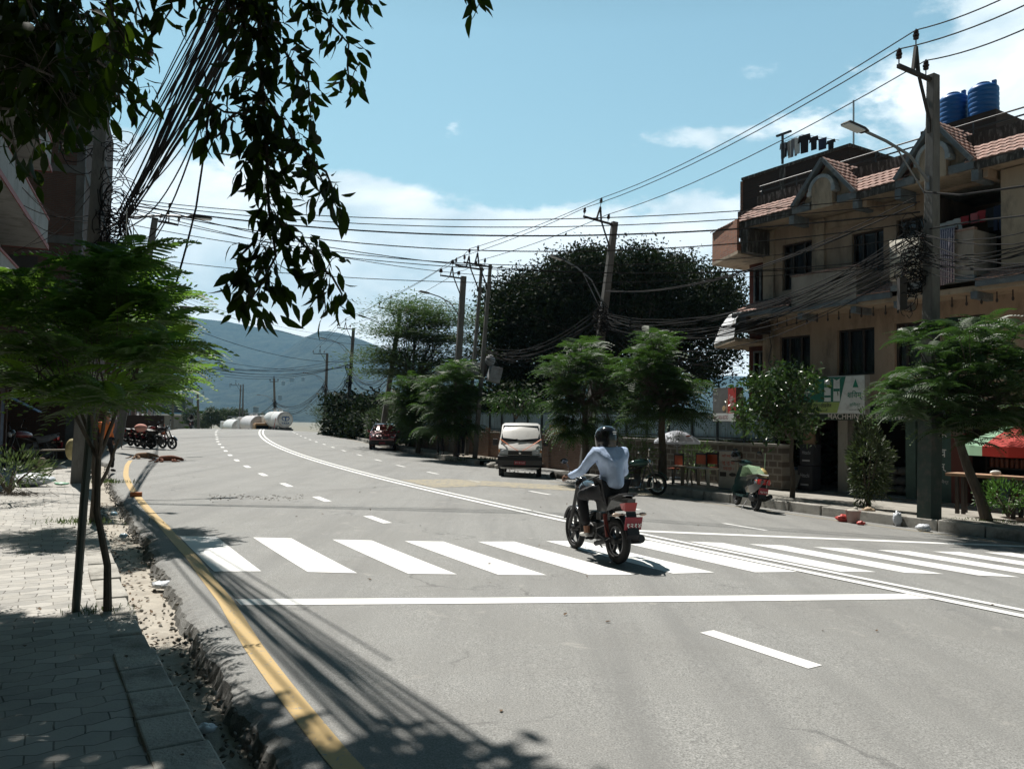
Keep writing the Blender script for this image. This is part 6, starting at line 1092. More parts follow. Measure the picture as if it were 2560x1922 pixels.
def moto(label, loc, rz, tankm, classic=False, lean=0., plate=None, group=None, name='motorcycle', detail=True, M_body=None, sc=1.):
    t = thing(name, label, 'motorcycle', loc, 0, group, rot=(lean, 0, 0)); t.rotation_mode = 'XYZ'; t.rotation_euler = (0, 0, 0); t.matrix_world = Matrix.Translation(Vector(loc)) @ RZ(rz+math.pi/2) @ RX(lean) @ SC(sc, sc, sc)
    WB_ = 1.27; wheel(t, 0, .29 if not classic else .31, .055 if not classic else .058, classic=classic); wheel(t, WB_, .285 if not classic else .31, .043 if not classic else .05, classic=classic)
    b = MB(); 
    for s in (-1, 1): b.tube([(WB_, s*.095, .29), (WB_-.13, s*.095, .58), (WB_-.25, s*.095, .9)], [.022, .026, .026], 8)
    b.build('fork', M_ENG if classic else M_BLKP, t, smooth=True)
    b = MB(T(WB_, 0, .29)); b.ring(.315 if not classic else .36, (.012, .06 if not classic else .085), 18, 6, a0=R(20), a1=R(150)); b.build('front_mudguard', tankm, t, smooth='all')
    b = MB(); b.tube([(.98, 0, .86), (.75, 0, .78), (.3, 0, .66), (.05, 0, .72)], .024, 8); b.tube([(.95, 0, .8), (.82, 0, .4), (.75, 0, .28)], .02, 8); b.tube([(.3, 0, .64), (.32, 0, .35), (.7, 0, .25)], .02, 8)
    for s in (-1, 1): b.tube([(.35, s*.1, .34), (0, s*.12, .29)], .02, 8); b.tube([(.02, s*.13, .32), (.12, s*.12, .62)], .022, 8)
    b.build('frame', M_BLKP, t, smooth=True)
    b = MB(); b.box((.58, 0, .36), (.34, .2, .22)); b.ell((.58, .1, .34), (.13, .05, .12), 12, 8); b.ell((.58, -.1, .34), (.13, .05, .12), 12, 8)
    for k in range(7): b.box((.72-.02*k, 0, .46+.024*k), (.16, .17, .013))
    b.box((.42, 0, .56), (.14, .14, .1)); b.build('engine', M_ENG, t, bevel=.01)
    b = MB(); prf = [(-.28, .02, .04), (-.24, .08, .09), (-.1, .13, .125), (.1, .145, .14), (.22, .12, .12), (.3, .04, .06)]; rows_ = []
    for x, w, h in prf: rows_.append([(.74+x, w*math.cos(a), .84+(.05 if classic else .02)+h*math.sin(a)*(1 if math.sin(a) > 0 else .55)-x*.06*(-1)) for a in [2*math.pi*j/14 for j in range(15)]])
    b.grid(rows_); b.build('fuel_tank', tankm, t, smooth='all')
    sp = [(.5, .075, .80, .86), (.42, .10, .77, .845), (.25, .12, .76, .83), (.08, .125, .78, .845), (-.05, .12, .80, .885), (-.2, .1, .83, .905), (-.27, .05, .86, .895)]; b = MB(); b.grid([[(x, w*y_, zb if k_ else (zt-.012*abs(y_))) for y_, k_ in ((-1, 1), (-1, 0), (-.5, 0), (.5, 0), (1, 0), (1, 1), (-1, 1))] for x, w, zb, zt in sp]); b.build('seat', M_SEAT, t, smooth=True)
    if not classic:
        b = MB()
        for s in (-1, 1): b.add([(.42, s*.11, .76), (.35, s*.12, .62), (.08, s*.135, .66), (-.34, s*.06, .80), (-.36, s*.05, .86), (-.05, s*.125, .82)], [(0, 1, 2, 5), (5, 2, 3, 4)])
        b.add([(-.34, -.06, .80), (-.34, .06, .80), (-.36, .05, .86), (-.36, -.05, .86)], [(0, 1, 2, 3)]); b.build('tail_cowl', M_body or mat('silver_grey_cowl', (.04, .042, .042), .3, coat=.3), t, fix=True)
        b = MB(); b.add([(-.345, -.085, .81), (-.345, .085, .81), (-.32, .075, .70), (-.32, -.075, .70), (-.24, .11, .79), (-.24, -.11, .79), (-.26, .09, .72), (-.26, -.09, .72)], [(0, 1, 2, 3), (1, 4, 6, 2), (0, 3, 7, 5)]); b.build('tail_lamp', M_RLAMP, t, fix=True)
        b = MB(); b.tube([(-.05, .13, .84), (-.25, .13, .90), (-.36, .07, .92), (-.36, -.07, .92), (-.25, -.13, .9), (-.05, -.13, .84)], .013, 8); b.build('grab_rail', M_BLKP, t, smooth=True)
    else:
        b = MB(); b.ell((-.37, 0, .72), (.04, .05, .05), 10, 8); b.build('tail_lamp', M_RLAMP, t); b = MB(T(0, 0, .31)); b.ring(.36, (.012, .09), 22, 6, a0=R(35), a1=R(185)); b.build('rear_mudguard', tankm, t, smooth='all')
        b = MB(); b.ell((.28, .12, .56), (.13, .03, .12), 12, 8); b.ell((.28, -.12, .56), (.13, .03, .12), 12, 8); b.build('side_box', tankm, t, smooth=True)
        MB().tube([(.95, .05, .5), (1.0, .3, .5), (.98, .3, .2), (.8, .2, .18)], .014, 6).build('crash_bar', M_CHR, t, smooth=True); MB().tube([(.95, -.05, .5), (1.0, -.3, .5), (.98, -.3, .2), (.8, -.2, .18)], .014, 6).build('crash_bar', M_CHR, t, smooth=True); b = MB(); b.tube([(-.1, .17, .8), (-.35, .17, .7), (-.3, .17, .4), (.1, .16, .35)], .012, 6); b.build('leg_guard', M_CHR, t, smooth=True)
    b = MB(); b.add([(-.33, -.07, .70), (-.33, .07, .70), (-.42, .085, .42), (-.36, .085, .36), (-.36, -.085, .36), (-.42, -.085, .42)], [(0, 1, 2, 5), (5, 2, 3, 4)]); b.ring(.34, (.008, .06), 10, 6, M=T(0, 0, .29), a0=R(60), a1=R(165)); b.build('rear_flap', M_BLKP, t, fix=False)
    b = MB(T(-.40, 0, .56) @ RY(-.25)); b.box((0, 0, 0), (.01, .235, .165)); o = b.build('number_plate', M_PLATE, t)
    if plate: txt(plate, .2, .06, T(-.415, 0, .535) @ RY(-.25) @ RZ(R(-90)), M_SW, o, bold=.02); txt('बा०५१', .1, .035, T(-.408, 0, .60) @ RY(-.25) @ RZ(R(-90)), M_SW, o)
    for s in (-1, 1):
        b = MB(); b.ell((-.30, s*.19, .66), (.028, .055, .024), 10, 6); b.bar((-.3, s*.05, .66), (-.3, s*.15, .66), .015); b.build('indicator', M_OLAMP, t, smooth=True)
    b = MB(); b.tube([(.72, -.1, .34), (.66, -.15, .22), (.35, -.17, .22), (.2, -.18, .25)], .02, 8); b.tube([(.24, -.185, .25), (.15, -.19, .27), (-.2, -.20, .335), (-.26, -.20, .345)], [.03, .055, .06, .05], 12); b.build('exhaust', M_CHR if classic else M_BLKP, t, smooth=True)
    b = MB(); b.tube([(.88, .37, 1.03), (.96, .2, 1.05), (.99, .05, .99), (.99, -.05, .99), (.96, -.2, 1.05), (.88, -.37, 1.03)], .012, 8); b.build('handlebar', M_CHR if classic else M_BLKP, t, smooth=True)
    for s in (-1, 1): 
        MB().tube([(.87, s*.38, 1.03), (.93, s*.26, 1.045)], .018, 8).build('grip', M_BLKP, t); b = MB(); b.tube([(.95, s*.24, 1.05), (.93, s*.28, 1.18), (.92, s*.33, 1.24)], .006, 6); b.ell((.92, s*.35, 1.26), (.012, .06, .038), 12, 8); b.build('mirror', M_CHR if classic else M_BLKG, t, smooth=True)
    b = MB(); b.ell((1.10, 0, .90), (.09, .09, .09), 14, 8); b.build('headlamp', M_HGL, t, smooth=True); b = MB(); b.ell((1.06, 0, .92), (.10, .11, .12), 14, 8); b.build('headlamp_shell', M_CHR if classic else M_BLKG, t, smooth=True)
    b = MB(); b.bar((.45, .12, .27), (.45, .24, .27), .03); b.bar((.45, -.12, .27), (.45, -.24, .27), .03); b.tube([(.3, .16, .22), (.0, .16, .30)], .035, 6); b.tube([(.3, .15, .3), (.25, .18, .42), (-.02, .2, .5), (-.15, .19, .36), (.1, .17, .26)], .008, 5); b.build('footrest', M_BLKP, t)
    if not detail: pass
    b = MB(); b.tube([(.35, .12, .25), (.28, .28, .02)] if lean else [(.35, .12, .25), (.1, .17, .2)], .01, 5); b.build('side_stand', M_BLKP, t); return t
def skinned(name, V_, E_, r, m, parent, sub=2, root=0, flat=None):
    me = bpy.data.meshes.new(name); me.from_pydata([tuple(v) for v in V_], E_, []); ob = bpy.data.objects.new(name, me); COL.objects.link(ob); mo = ob.modifiers.new('skin', 'SKIN'); mo.use_smooth_shade = True
    if not me.skin_vertices: bpy.context.view_layer.update()
    d = me.skin_vertices[0].data
    for i, k in enumerate(r): d[i].radius = k if hasattr(k, '__len__') else (k, k); d[i].use_root = (i == root)
    sb = ob.modifiers.new('sub', 'SUBSURF'); sb.levels = sb.render_levels = sub+(1 if name in ('shirt', 'trousers') else 0); me.materials.append(m)
    if name in ('shirt', 'trousers'):                       # cloth folds
        tx = bpy.data.textures.get('folds') or bpy.data.textures.new('folds', 'CLOUDS'); tx.noise_scale = .11; tx.noise_depth = 2
        for sc_, st_ in ((1, .028),): dm = ob.modifiers.new('folds', 'DISPLACE'); dm.texture = tx; dm.strength = st_; dm.mid_level = .5; dm.texture_coords = 'LOCAL'
    if parent: ob.parent = parent
    return ob
def chain(pts, off=0): return [(i+off, i+1+off) for i in range(len(pts)-1)]
def hand(parent, wrist, dirv, palm_n, m, curl=.9, thumb_side=1):
    w, d, n_ = Vector(wrist), Vector(dirv).normalized(), Vector(palm_n).normalized(); s_ = d.cross(n_).normalized()*thumb_side
    V_ = [w, w+d*.05, w+d*.085]; E_ = [(0, 1), (1, 2)]; r = [.024, (.036, .022), (.034, .02)]; k = 3
    for i in range(4):
        o = s_*(.028-.019*i); a = w+d*.09+o; L_ = [.075, .085, .08, .062][i]; p = [a]; dd = d.copy()
        for j in range(3): dd = (dd*math.cos(curl*.55)-n_*math.sin(curl*.55)).normalized() if j or True else dd; p.append(p[-1]+dd*L_/3)
        V_ += p[1:]; E_ += [(2, k), (k, k+1), (k+1, k+2)]; r += [.0095, .009, .0075]; k += 3
    t0 = w+d*.03+s_*.03; V_ += [t0, t0+(s_*.6+d*.6-n_*.3).normalized()*.035, t0+(s_*.3+d-n_*.6).normalized()*.065]; E_ += [(1, k), (k, k+1), (k+1, k+2)]; r += [.012, .0105, .0085]
    return skinned('hand', V_, E_, r, m, parent, sub=1)
def face(parent, c, fw, up, m_eye, sc=1.):                 # eyes, nose, mouth, ears
    c, fw, up = Vector(c), Vector(fw).normalized(), Vector(up).normalized(); sd = up.cross(fw); b = MB()
    for s in (-1, 1): b.ell(c+fw*.092*sc+sd*.032*s*sc+up*.01, .012*sc, 8, 6)
    b.build('eyes', m_eye, parent); b = MB(); b.tube([c+fw*.095*sc+up*.01, c+fw*.118*sc-up*.025*sc, c+fw*.098*sc-up*.032*sc], [.008, .014, .01], 6)
    for s in (-1, 1): b.ell(c+sd*.078*s*sc-up*.005, (.014, .014, .028), 8, 6)
    b.build('nose_and_ears', M_SKIN, parent); b = MB(); b.tube([c+fw*.094*sc-up*.055*sc+sd*.022, c+fw*.101*sc-up*.055*sc, c+fw*.094*sc-up*.055*sc-sd*.022], .005, 5); b.build('mouth', mat('lips', (.2, .06, .05), .5), parent)
# ---------------- the motorcyclist crossing the zebra
RH = .36; KS = .92; RLOC = np.array([1.28, 9.52, float(HG(1.27, 9.50))])
bk = moto('black commuter motorcycle on the zebra crossing, red tail lamp, ridden away from the viewer', RLOC, RH, mat('black_tank', (.014, .014, .016), .2, coat=.6), plate='१२१४', lean=0., sc=KS)
b = MB(); b.tube([(.02, .135, .34), (.12, .125, .62)], .03, 10); b.build('shock_absorber', mat('red_spring', (.12, .02, .015), .5), bk)
RM = Matrix.Translation(Vector(RLOC)) @ RZ(RH+math.pi/2) @ SC(KS, KS, KS)
rd = thing('person', 'rider in a pale blue shirt and black helmet on the crossing motorcycle, seen from behind', 'person', (0, 0, 0)); rd.matrix_world = RM
M_SHIRT = mat('pale_blue_shirt', (.38, .48, .66), .85, var=.08, scale=9, bump=1.0, bscale=9, stretch=(1, 1.6, .8)); M_TROU = mat('black_trousers', (.012, .012, .014), .9, bump=.3, bscale=20)
hipc = Vector((.22, 0, .93)); 
body = skinned('body', [(.22, 0, .98), (.24, 0, 1.2), (.27, 0, 1.42), (.30, 0, 1.50), (.335, 0, 1.57), (.36, 0, 1.66)], [(0, 1), (1, 2), (2, 3), (3, 4), (4, 5)], [(.12, .1), (.12, .1), (.09, .08), (.055, .055), (.07, .065), (.085, .08)], M_SKIN, rd)
sv_ = [(.17, 0, .92), (.18, 0, 1.06), (.20, 0, 1.22), (.245, 0, 1.37), (.275, 0, 1.46), (.255, .20, 1.40), (.26, -.20, 1.40), (.37, .265, 1.26), (.45, .315, 1.15), (.60, .335, 1.10), (.76, .345, 1.07), (.37, -.265, 1.26), (.45, -.33, 1.13), (.60, -.345, 1.09), (.76, -.35, 1.07), (.25, .10, 1.40), (.25, -.10, 1.40)][:15]
skinned('shirt', sv_, [(0, 1), (1, 2), (2, 3), (3, 4), (3, 5), (3, 6), (5, 7), (7, 8), (8, 9), (9, 10), (6, 11), (11, 12), (12, 13), (13, 14)], [(.15, .25), (.14, .235), (.14, .235), (.125, .20), (.065, .08), .10, .10, .07, .064, .055, .045, .07, .064, .055, .045], M_SHIRT, rd)
b = MB(); b.tube([(.28, .0, 1.485), (.288, .0, 1.525)], [.075, .068], 14); b.build('collar', M_SHIRT, rd, smooth=True)
skinned('trousers', [(.19, 0, .93), (.2, .12, .90), (.2, -.12, .90), (.46, .20, .86), (.66, .21, .80), (.60, .2, .60), (.53, .19, .42), (.46, -.20, .86), (.66, -.21, .80), (.60, -.2, .60), (.53, -.19, .42)], [(0, 1), (0, 2), (1, 3), (3, 4), (4, 5), (5, 6), (2, 7), (7, 8), (8, 9), (9, 10)], [(.15, .18), .115, .115, .095, .08, .075, .066, .095, .08, .075, .066], M_TROU, rd)
for s in (1, -1):
    skinned('shoe', [(.47, s*.19, .33), (.52, s*.2, .315), (.60, s*.2, .30), (.68, s*.2, .295)], [(0, 1), (1, 2), (2, 3)], [.038, (.04, .035), (.042, .03), (.03, .022)], mat('sock_and_shoe', (.55, .53, .5), .7) if s > 0 and 'sock_and_shoe' not in bpy.data.materials else M_BLKP, rd, sub=1)
    b = MB(); b.tube([(.525, s*.19, .42), (.51, s*.19, .33)], [.045, .04], 8); b.build('ankle', M_SKIN, rd, smooth=True)
    hand(rd, (.79, s*.35, 1.065), (1, 0, -.12), (.05, 0, 1), M_SKIN, 1.5, thumb_side=-s)
b = MB(); b.lathe([(.128, -.13), (.136, -.08), (.142, 0.0), (.135, .06), (.112, .105), (.07, .135), (.02, .147), (.001, .148)], 28, T(.345, 0, 1.605) @ RY(.08) @ SC(1.08, 1.08, 1.04), sx=1.12); hm = b.build('helmet', M_BLKG, rd, smooth=True)
b = MB(T(.345, 0, 1.66)); b.tube([(.13*1.12*math.cos(a), .13*math.sin(a), -.125) for a in np.linspace(.7, 2*math.pi-.7, 20)], .010, 6); b.build('helmet_trim', M_BLKP, hm, smooth=True); b = MB(T(.345, 0, 1.66)); b.add([(.13*1.14*math.cos(a), .132*math.sin(a), z) for z in (-.05, .05) for a in np.linspace(-1.1, 1.1, 9)], [(i, i+1, i+10, i+9) for i in range(8)]); b.build('visor', M_GLASS, hm, fix=False, smooth='all')
b = MB(T(.345, 0, 1.66)); b.add([(-.1465*1.12*math.cos(a), -.1465*math.sin(a), z) for z in (.012, .030) for a in np.linspace(.05, .5, 6)], [(i, i+1, i+7, i+6) for i in range(5)]); b.add([(-.1475*1.12*math.cos(a), -.1475*math.sin(a), z) for z in (-.012, .002) for a in np.linspace(.08, .46, 6)], [(i, i+1, i+7, i+6) for i in range(5)]); b.build('helmet_sticker', M_SW, hm, fix=False)
b = MB(); b.tube([(.30, 0, 1.50), (.33, 0, 1.56)], [.058, .06], 12); b.build('neck', M_SKIN, rd, smooth=True); b = MB(); b.ell((.335, 0, 1.555), (.085, .088, .05), 12, 8); b.build('hair', mat('black_hair', (.01, .009, .008), .7), rd, smooth=True); face(rd, (.375, 0, 1.64), (1, 0, 0), (0, 0, 1), M_BLKP)
# ---------------- parked machines on the right
q = G(1661, 1245); e_rz = -1.28; moto('dark green classic motorcycle with chrome, parked at the right kerb facing right', q+np.array([-1.15, .42, .0]), e_rz, mat('dark_green_tank', (.03, .075, .06), .22, coat=.7), classic=True, lean=-.16, sc=.92)
def scooter(label, loc, rz, col, lean=.12):
    t = thing('scooter', label, 'scooter', loc); t.matrix_world = Matrix.Translation(Vector(loc)) @ RZ(rz+math.pi/2) @ RX(lean); cm = carpaint('scooter_paint', col, .25)
    wheel(t, 0, .24, .05); wheel(t, 1.2, .24, .045)
    b = MB(); sec = [(-.42, .05, .66, .74), (-.3, .14, .52, .76), (-.05, .17, .40, .72), (.2, .16, .36, .68), (.42, .13, .30, .62)]; b.grid([[(x, w*c, z1 if k == 1 else (z0 if k == 0 else (z0+z1)/2)) for c, k in ((-.5, 0), (-1, .5), (-.75, 1), (.75, 1), (1, .5), (.5, 0))] for x, w, z0, z1 in sec]); b.build('rear_body', M_BLKG, t, smooth=True)
    b = MB(); b.grid([[(x, w*c, z) for c in (-1, -.6, 0, .6, 1)] for x, w, z in ((.5, .1, .70), (.3, .15, .76), (.0, .16, .78), (-.25, .13, .82), (-.36, .07, .80))]); b.grid([[(x, w*c, z-.08) for c in (-1, 1)] for x, w, z in ((.5, .1, .70), (.3, .15, .76), (.0, .16, .78), (-.25, .13, .82), (-.36, .07, .80))]); b.build('seat', mat('grey_seat_cover', (.30, .30, .27), .6), t, smooth=True)
    b = MB(); b.add([(-.40, -.11, .72), (-.40, .11, .72), (-.34, .14, .60), (-.34, -.14, .60), (-.2, .16, .68), (-.2, -.16, .68)], [(0, 1, 2, 3), (1, 4, 2), (0, 3, 5)]); b.build('tail_lamp', M_RLAMP, t)
    b = MB(); b.box((.72, 0, .27), (.55, .3, .05)); b.add([(1.0, -.19, .26), (1.0, .19, .26), (.93, .2, .6), (.88, .15, .9), (.88, -.15, .9), (.93, -.2, .6), (1.12, .0, .3), (1.04, 0, .62), (.96, 0, .92)], [(0, 5, 7, 6), (5, 4, 8, 7), (1, 6, 7, 2), (2, 7, 8, 3), (0, 1, 2, 5), (5, 2, 3, 4)]); b.ring(.27, (.01, .08), 12, 6, M=T(1.2, 0, .24), a0=R(10), a1=R(150)); b.build('leg_shield', cm, t, fix=False)
    b = MB(); b.ell((.88, 0, .99), (.13, .16, .09), 14, 8); b.build('handlebar_cowl', cm, t, smooth=True); b = MB(); b.tube([(.82, .36, 1.02), (.88, 0, 1.02), (.82, -.36, 1.02)], .016, 8); b.build('handlebar', M_BLKP, t)
    for s in (-1, 1): b = MB(); b.tube([(.86, s*.2, 1.04), (.84, s*.26, 1.2)], .006, 6); b.ell((.83, s*.28, 1.26), (.012, .065, .05), 12, 8); b.build('mirror', M_BLKG, t, smooth=True)
    b = MB(); b.ell((1.0, 0, .97), (.05, .08, .05), 10, 6); b.build('headlamp', M_HGL, t); b = MB(T(-.36, 0, .46) @ RY(-.2)); b.box((0, 0, 0), (.01, .2, .14)); o = b.build('number_plate', M_PLATE, t); txt('९८५६', .15, .05, T(-.375, 0, .44) @ RY(-.2) @ RZ(R(-90)), M_SW, o, bold=.02)
    b = MB(); b.add([(-.3, -.07, .6), (-.3, .07, .6), (-.36, .08, .3), (-.36, -.08, .3)], [(0, 1, 2, 3)]); b.ell((.12, 0, .28), (.22, .12, .1), 12, 8); b.build('rear_flap', M_BLKP, t); b = MB(); b.tube([(.3, -.15, .22), (.0, -.19, .28), (-.3, -.19, .36)], [.03, .055, .05], 10); b.build('exhaust', M_BLKP, t, smooth=True)
    for s in (-1, 1): b = MB(); b.ell((-.3, s*.15, .66), (.03, .02, .04), 8, 6); b.build('indicator', M_OLAMP, t)
    b = MB(); b.tube([(.3, .1, .2), (.2, .24, -.0)], .01, 5); b.build('side_stand', M_IRON, t); return t
SL = G(1888, 1277); SRZ = .06; scooter('dark scooter parked at the right kerb, seen from behind, loaded with green stalks', SL, SRZ, (.02, .05, .05), .10)
SM = Matrix.Translation(Vector(SL)) @ RZ(SRZ+math.pi/2); b = MB()
for k in range(9):
    y0 = -.1+.03*k; b.tube([(.55, y0, .72), (.45, y0-.03, .98-.01*abs(k-4)), (.2, y0-.06, .95), (-.02, y0-.09, .80)], .012, 5)
b.tube([(.2, -.28, .8), (.25, -.32, 1.25)], .008, 4); o = b.build('leek_bunch', mat('pale_green_stalks', (.22, .34, .2), .5, var=.4, scale=6)); o.matrix_world = SM; tag(o, 'bunch of long green stalks laid across the scooter seat', 'vegetables')
b = MB(); b.ell((0, 0, 0), (.15, .12, .13), 12, 8); b.v = [(x*(1+.2*math.sin(z*30)), y, z+.02*math.sin(x*40)) for x, y, z in b.v]; o = b.build('shopping_bag', mat('yellowish_plastic_bag', (.55, .42, .16), .35, var=.3, scale=9, bump=.6), smooth=True); o.matrix_world = SM @ T(.32, -.27, .78); tag(o, 'crumpled yellowish bag hanging on the scooter', 'bag')
b = MB(); b.lathe([(.13, 0), (.14, .08), (.11, .16), (.04, .2), (.001, .205)], 18); o = b.build('helmet', M_BLKG, smooth=True); o.matrix_world = SM @ T(.86, .12, 1.1); tag(o, 'black helmet hung on the scooter handlebar', 'helmet')
# ---------------- four-wheelers
def loft(stations):                                         # (x, zb, zbelt, ztop, wb, wbelt, wtop)
    rows_ = []
    for x, zb, zc, zt, wb_, wc, wt in stations:
        h = [(0, zb), (wb_*.85, zb), (wb_, zb+.08), (wc, (zb+zc)/2), (wc*.985, zc), ((wc+wt)/2+.01, (zc+zt)/2), (wt, zt-.07), (wt*.86, zt-.012), (0, zt)]
        rows_.append([(x, y, z) for y, z in h]+[(x, -y, z) for y, z in h[::-1]][1:])
    return rows_
def carwheel(t, x, y, R_, w=.165):
    o = MB(T(x, y, R_)).lathe([(R_*.62, -w/2), (R_*.93, -w/2), (R_, -w/2+.02), (R_, w/2-.02), (R_*.93, w/2), (R_*.62, w/2)], 26, RX(R(90))).build('wheel', M_TYRE, t, smooth=True); b = MB(T(x, y, R_)); b.lathe([(.05, -w/2-.004), (R_*.6, -w/2-.004), (R_*.62, 0), (R_*.6, w/2+.004), (.05, w/2+.004)], 18, RX(R(90))); b.build('rim', M_RIM, o)
def quadp(b, pts): b.add(pts, [tuple(range(len(pts)))])
def place_car(t, loc, hd): t.matrix_world = Matrix.Translation(Vector(loc)) @ RZ(hd)
def van():
    t = thing('van', 'white minivan facing the viewer with orange ribbons tied across its bonnet', 'van'); pt = carpaint('van_white', (.66, .65, .62), .35)
    st = [(0, .42, .95, 1.72, .70, .72, .60), (.08, .30, .95, 1.80, .73, .735, .64), (.7, .26, .95, 1.83, .735, .74, .655), (2.3, .26, .95, 1.83, .735, .74, .66), (2.72, .26, .95, 1.79, .735, .74, .65), (3.02, .27, .96, 1.55, .735, .74, .665), (3.26, .28, .98, 1.24, .73, .735, .70), (3.34, .28, .97, 1.13, .73, .73, .71), (3.48, .29, .88, 1.02, .72, .72, .70), (3.56, .32, .78, .90, .70, .705, .68)]
    b = MB(); rw = loft(st); b.grid(rw); b.add(rw[0], [tuple(range(len(rw[0])))]); b.add(rw[-1], [tuple(range(len(rw[-1])))]); b.build('body', pt, t, smooth=True, fix=True)
    b = MB(); quadp(b, [(2.80, .60, 1.735), (2.80, -.60, 1.735), (3.30, -.665, 1.20), (3.30, .665, 1.20)]); b.build('windscreen', M_WSC, t, fix=False)
    for s in (-1, 1):
        b = MB(); quadp(b, [(2.82, s*.685, 1.66), (3.20, s*.738, 1.12), (2.25, s*.748, 1.10), (2.25, s*.69, 1.68)]); quadp(b, [(2.15, s*.69, 1.68), (2.15, s*.748, 1.10), (1.2, s*.748, 1.1), (1.2, s*.69, 1.68)]); quadp(b, [(1.1, s*.69, 1.68), (1.1, s*.748, 1.1), (.2, s*.745, 1.1), (.25, s*.68, 1.66)]); b.build('side_window', M_GLASS, t, fix=False)
        b = MB(); b.box((3.1, s*.86, 1.16), (.09, .17, .22)); b.bar((3.12, s*.72, 1.1), (3.12, s*.8, 1.14), .03); b.build('mirror', M_BLKP, t, bevel=.02)
        b = MB(); b.add([(3.585, s*.40, .92), (3.535, s*.70, .97), (3.56, s*.715, .76), (3.60, s*.42, .74)], [(0, 1, 2, 3)]); b.ell((3.55, s*.56, .85), (.05, .12, .08), 12, 8); b.build('headlamp', M_HGL, t, smooth=True); b = MB(); b.ell((3.52, s*.69, .87), (.05, .035, .07), 10, 6); b.build('indicator', mat('amber_lens', (.5, .2, .05), .3), t)
        b = MB(); b.bar((3.24, s*.70, 1.28), (3.50, s*.42, 1.10), .035, .012); b.bar((3.50, s*.42, 1.10), (3.60, s*.08, .90), .035, .012); b.build('ribbon', mat('orange_ribbon', (.62, .17, .06), .6), t)
        for x in (.62, 2.98): carwheel(t, x, s*.64, .275)
        b = MB(); b.bb((1.15, s*.745, .35), (1.17, s*.752, 1.1)); b.bb((2.2, s*.745, .35), (2.22, s*.752, 1.1)); b.bb((1.3, s*.752, .92), (1.42, s*.77, .95)); b.bb((2.3, s*.752, .92), (2.42, s*.77, .95)); b.build('door_seam', M_BLKP, t)
    b = MB(); b.bb((3.585, -.40, .76), (3.61, .40, .90)); b.build('grille', M_BLKP, t); b = MB(); b.grid([[(x, y, z) for x, z in ((3.52, .74), (3.68, .72), (3.70, .58), (3.68, .42), (3.58, .34))] for y in (-.74, -.70, -.3, .3, .70, .74)]); b.bb((3.3, -.72, .34), (3.58, .72, .74)); b.build('bumper', M_BLKP, t, bevel=.01)
    b = MB(); b.bb((3.69, -.19, .44), (3.71, .19, .56)); o = b.build('number_plate', M_PLATE, t); txt('बा २ च १५३४', .32, .06, T(3.712, 0, .5) @ RZ(R(90)), M_SW, o); b = MB(); b.ell((3.62, 0, .83), (.015, .05, .045), 12, 6); b.build('emblem', M_CHR, t); b = MB(); b.ell((2.6, .32, 1.25), (.1, .17, .17), 10, 8); b.ell((2.55, .32, 1.5), (.09, .09, .11), 10, 8); b.ell((2.5, -.33, 1.2), (.1, .2, .2), 10, 6); b.build('cabin_interior', M_BLKP, t)
    b = MB(); b.bar((3.31, -.1, 1.215), (3.22, .45, 1.28), .02, .015); b.bar((3.31, -.6, 1.215), (3.24, -.1, 1.28), .02, .015); b.build('wiper', M_BLKP, t); return t
v = van(); vl = AT(1300, 1197, 26.6); vl[2] = float(HG(vl[0], vl[1])); vh = -math.pi/2-.035
v.matrix_world = Matrix.Translation(Vector(vl)-Vector((math.cos(vh), math.sin(vh), 0))*3.0*.97) @ RZ(vh) @ SC(.97, .97, .97)
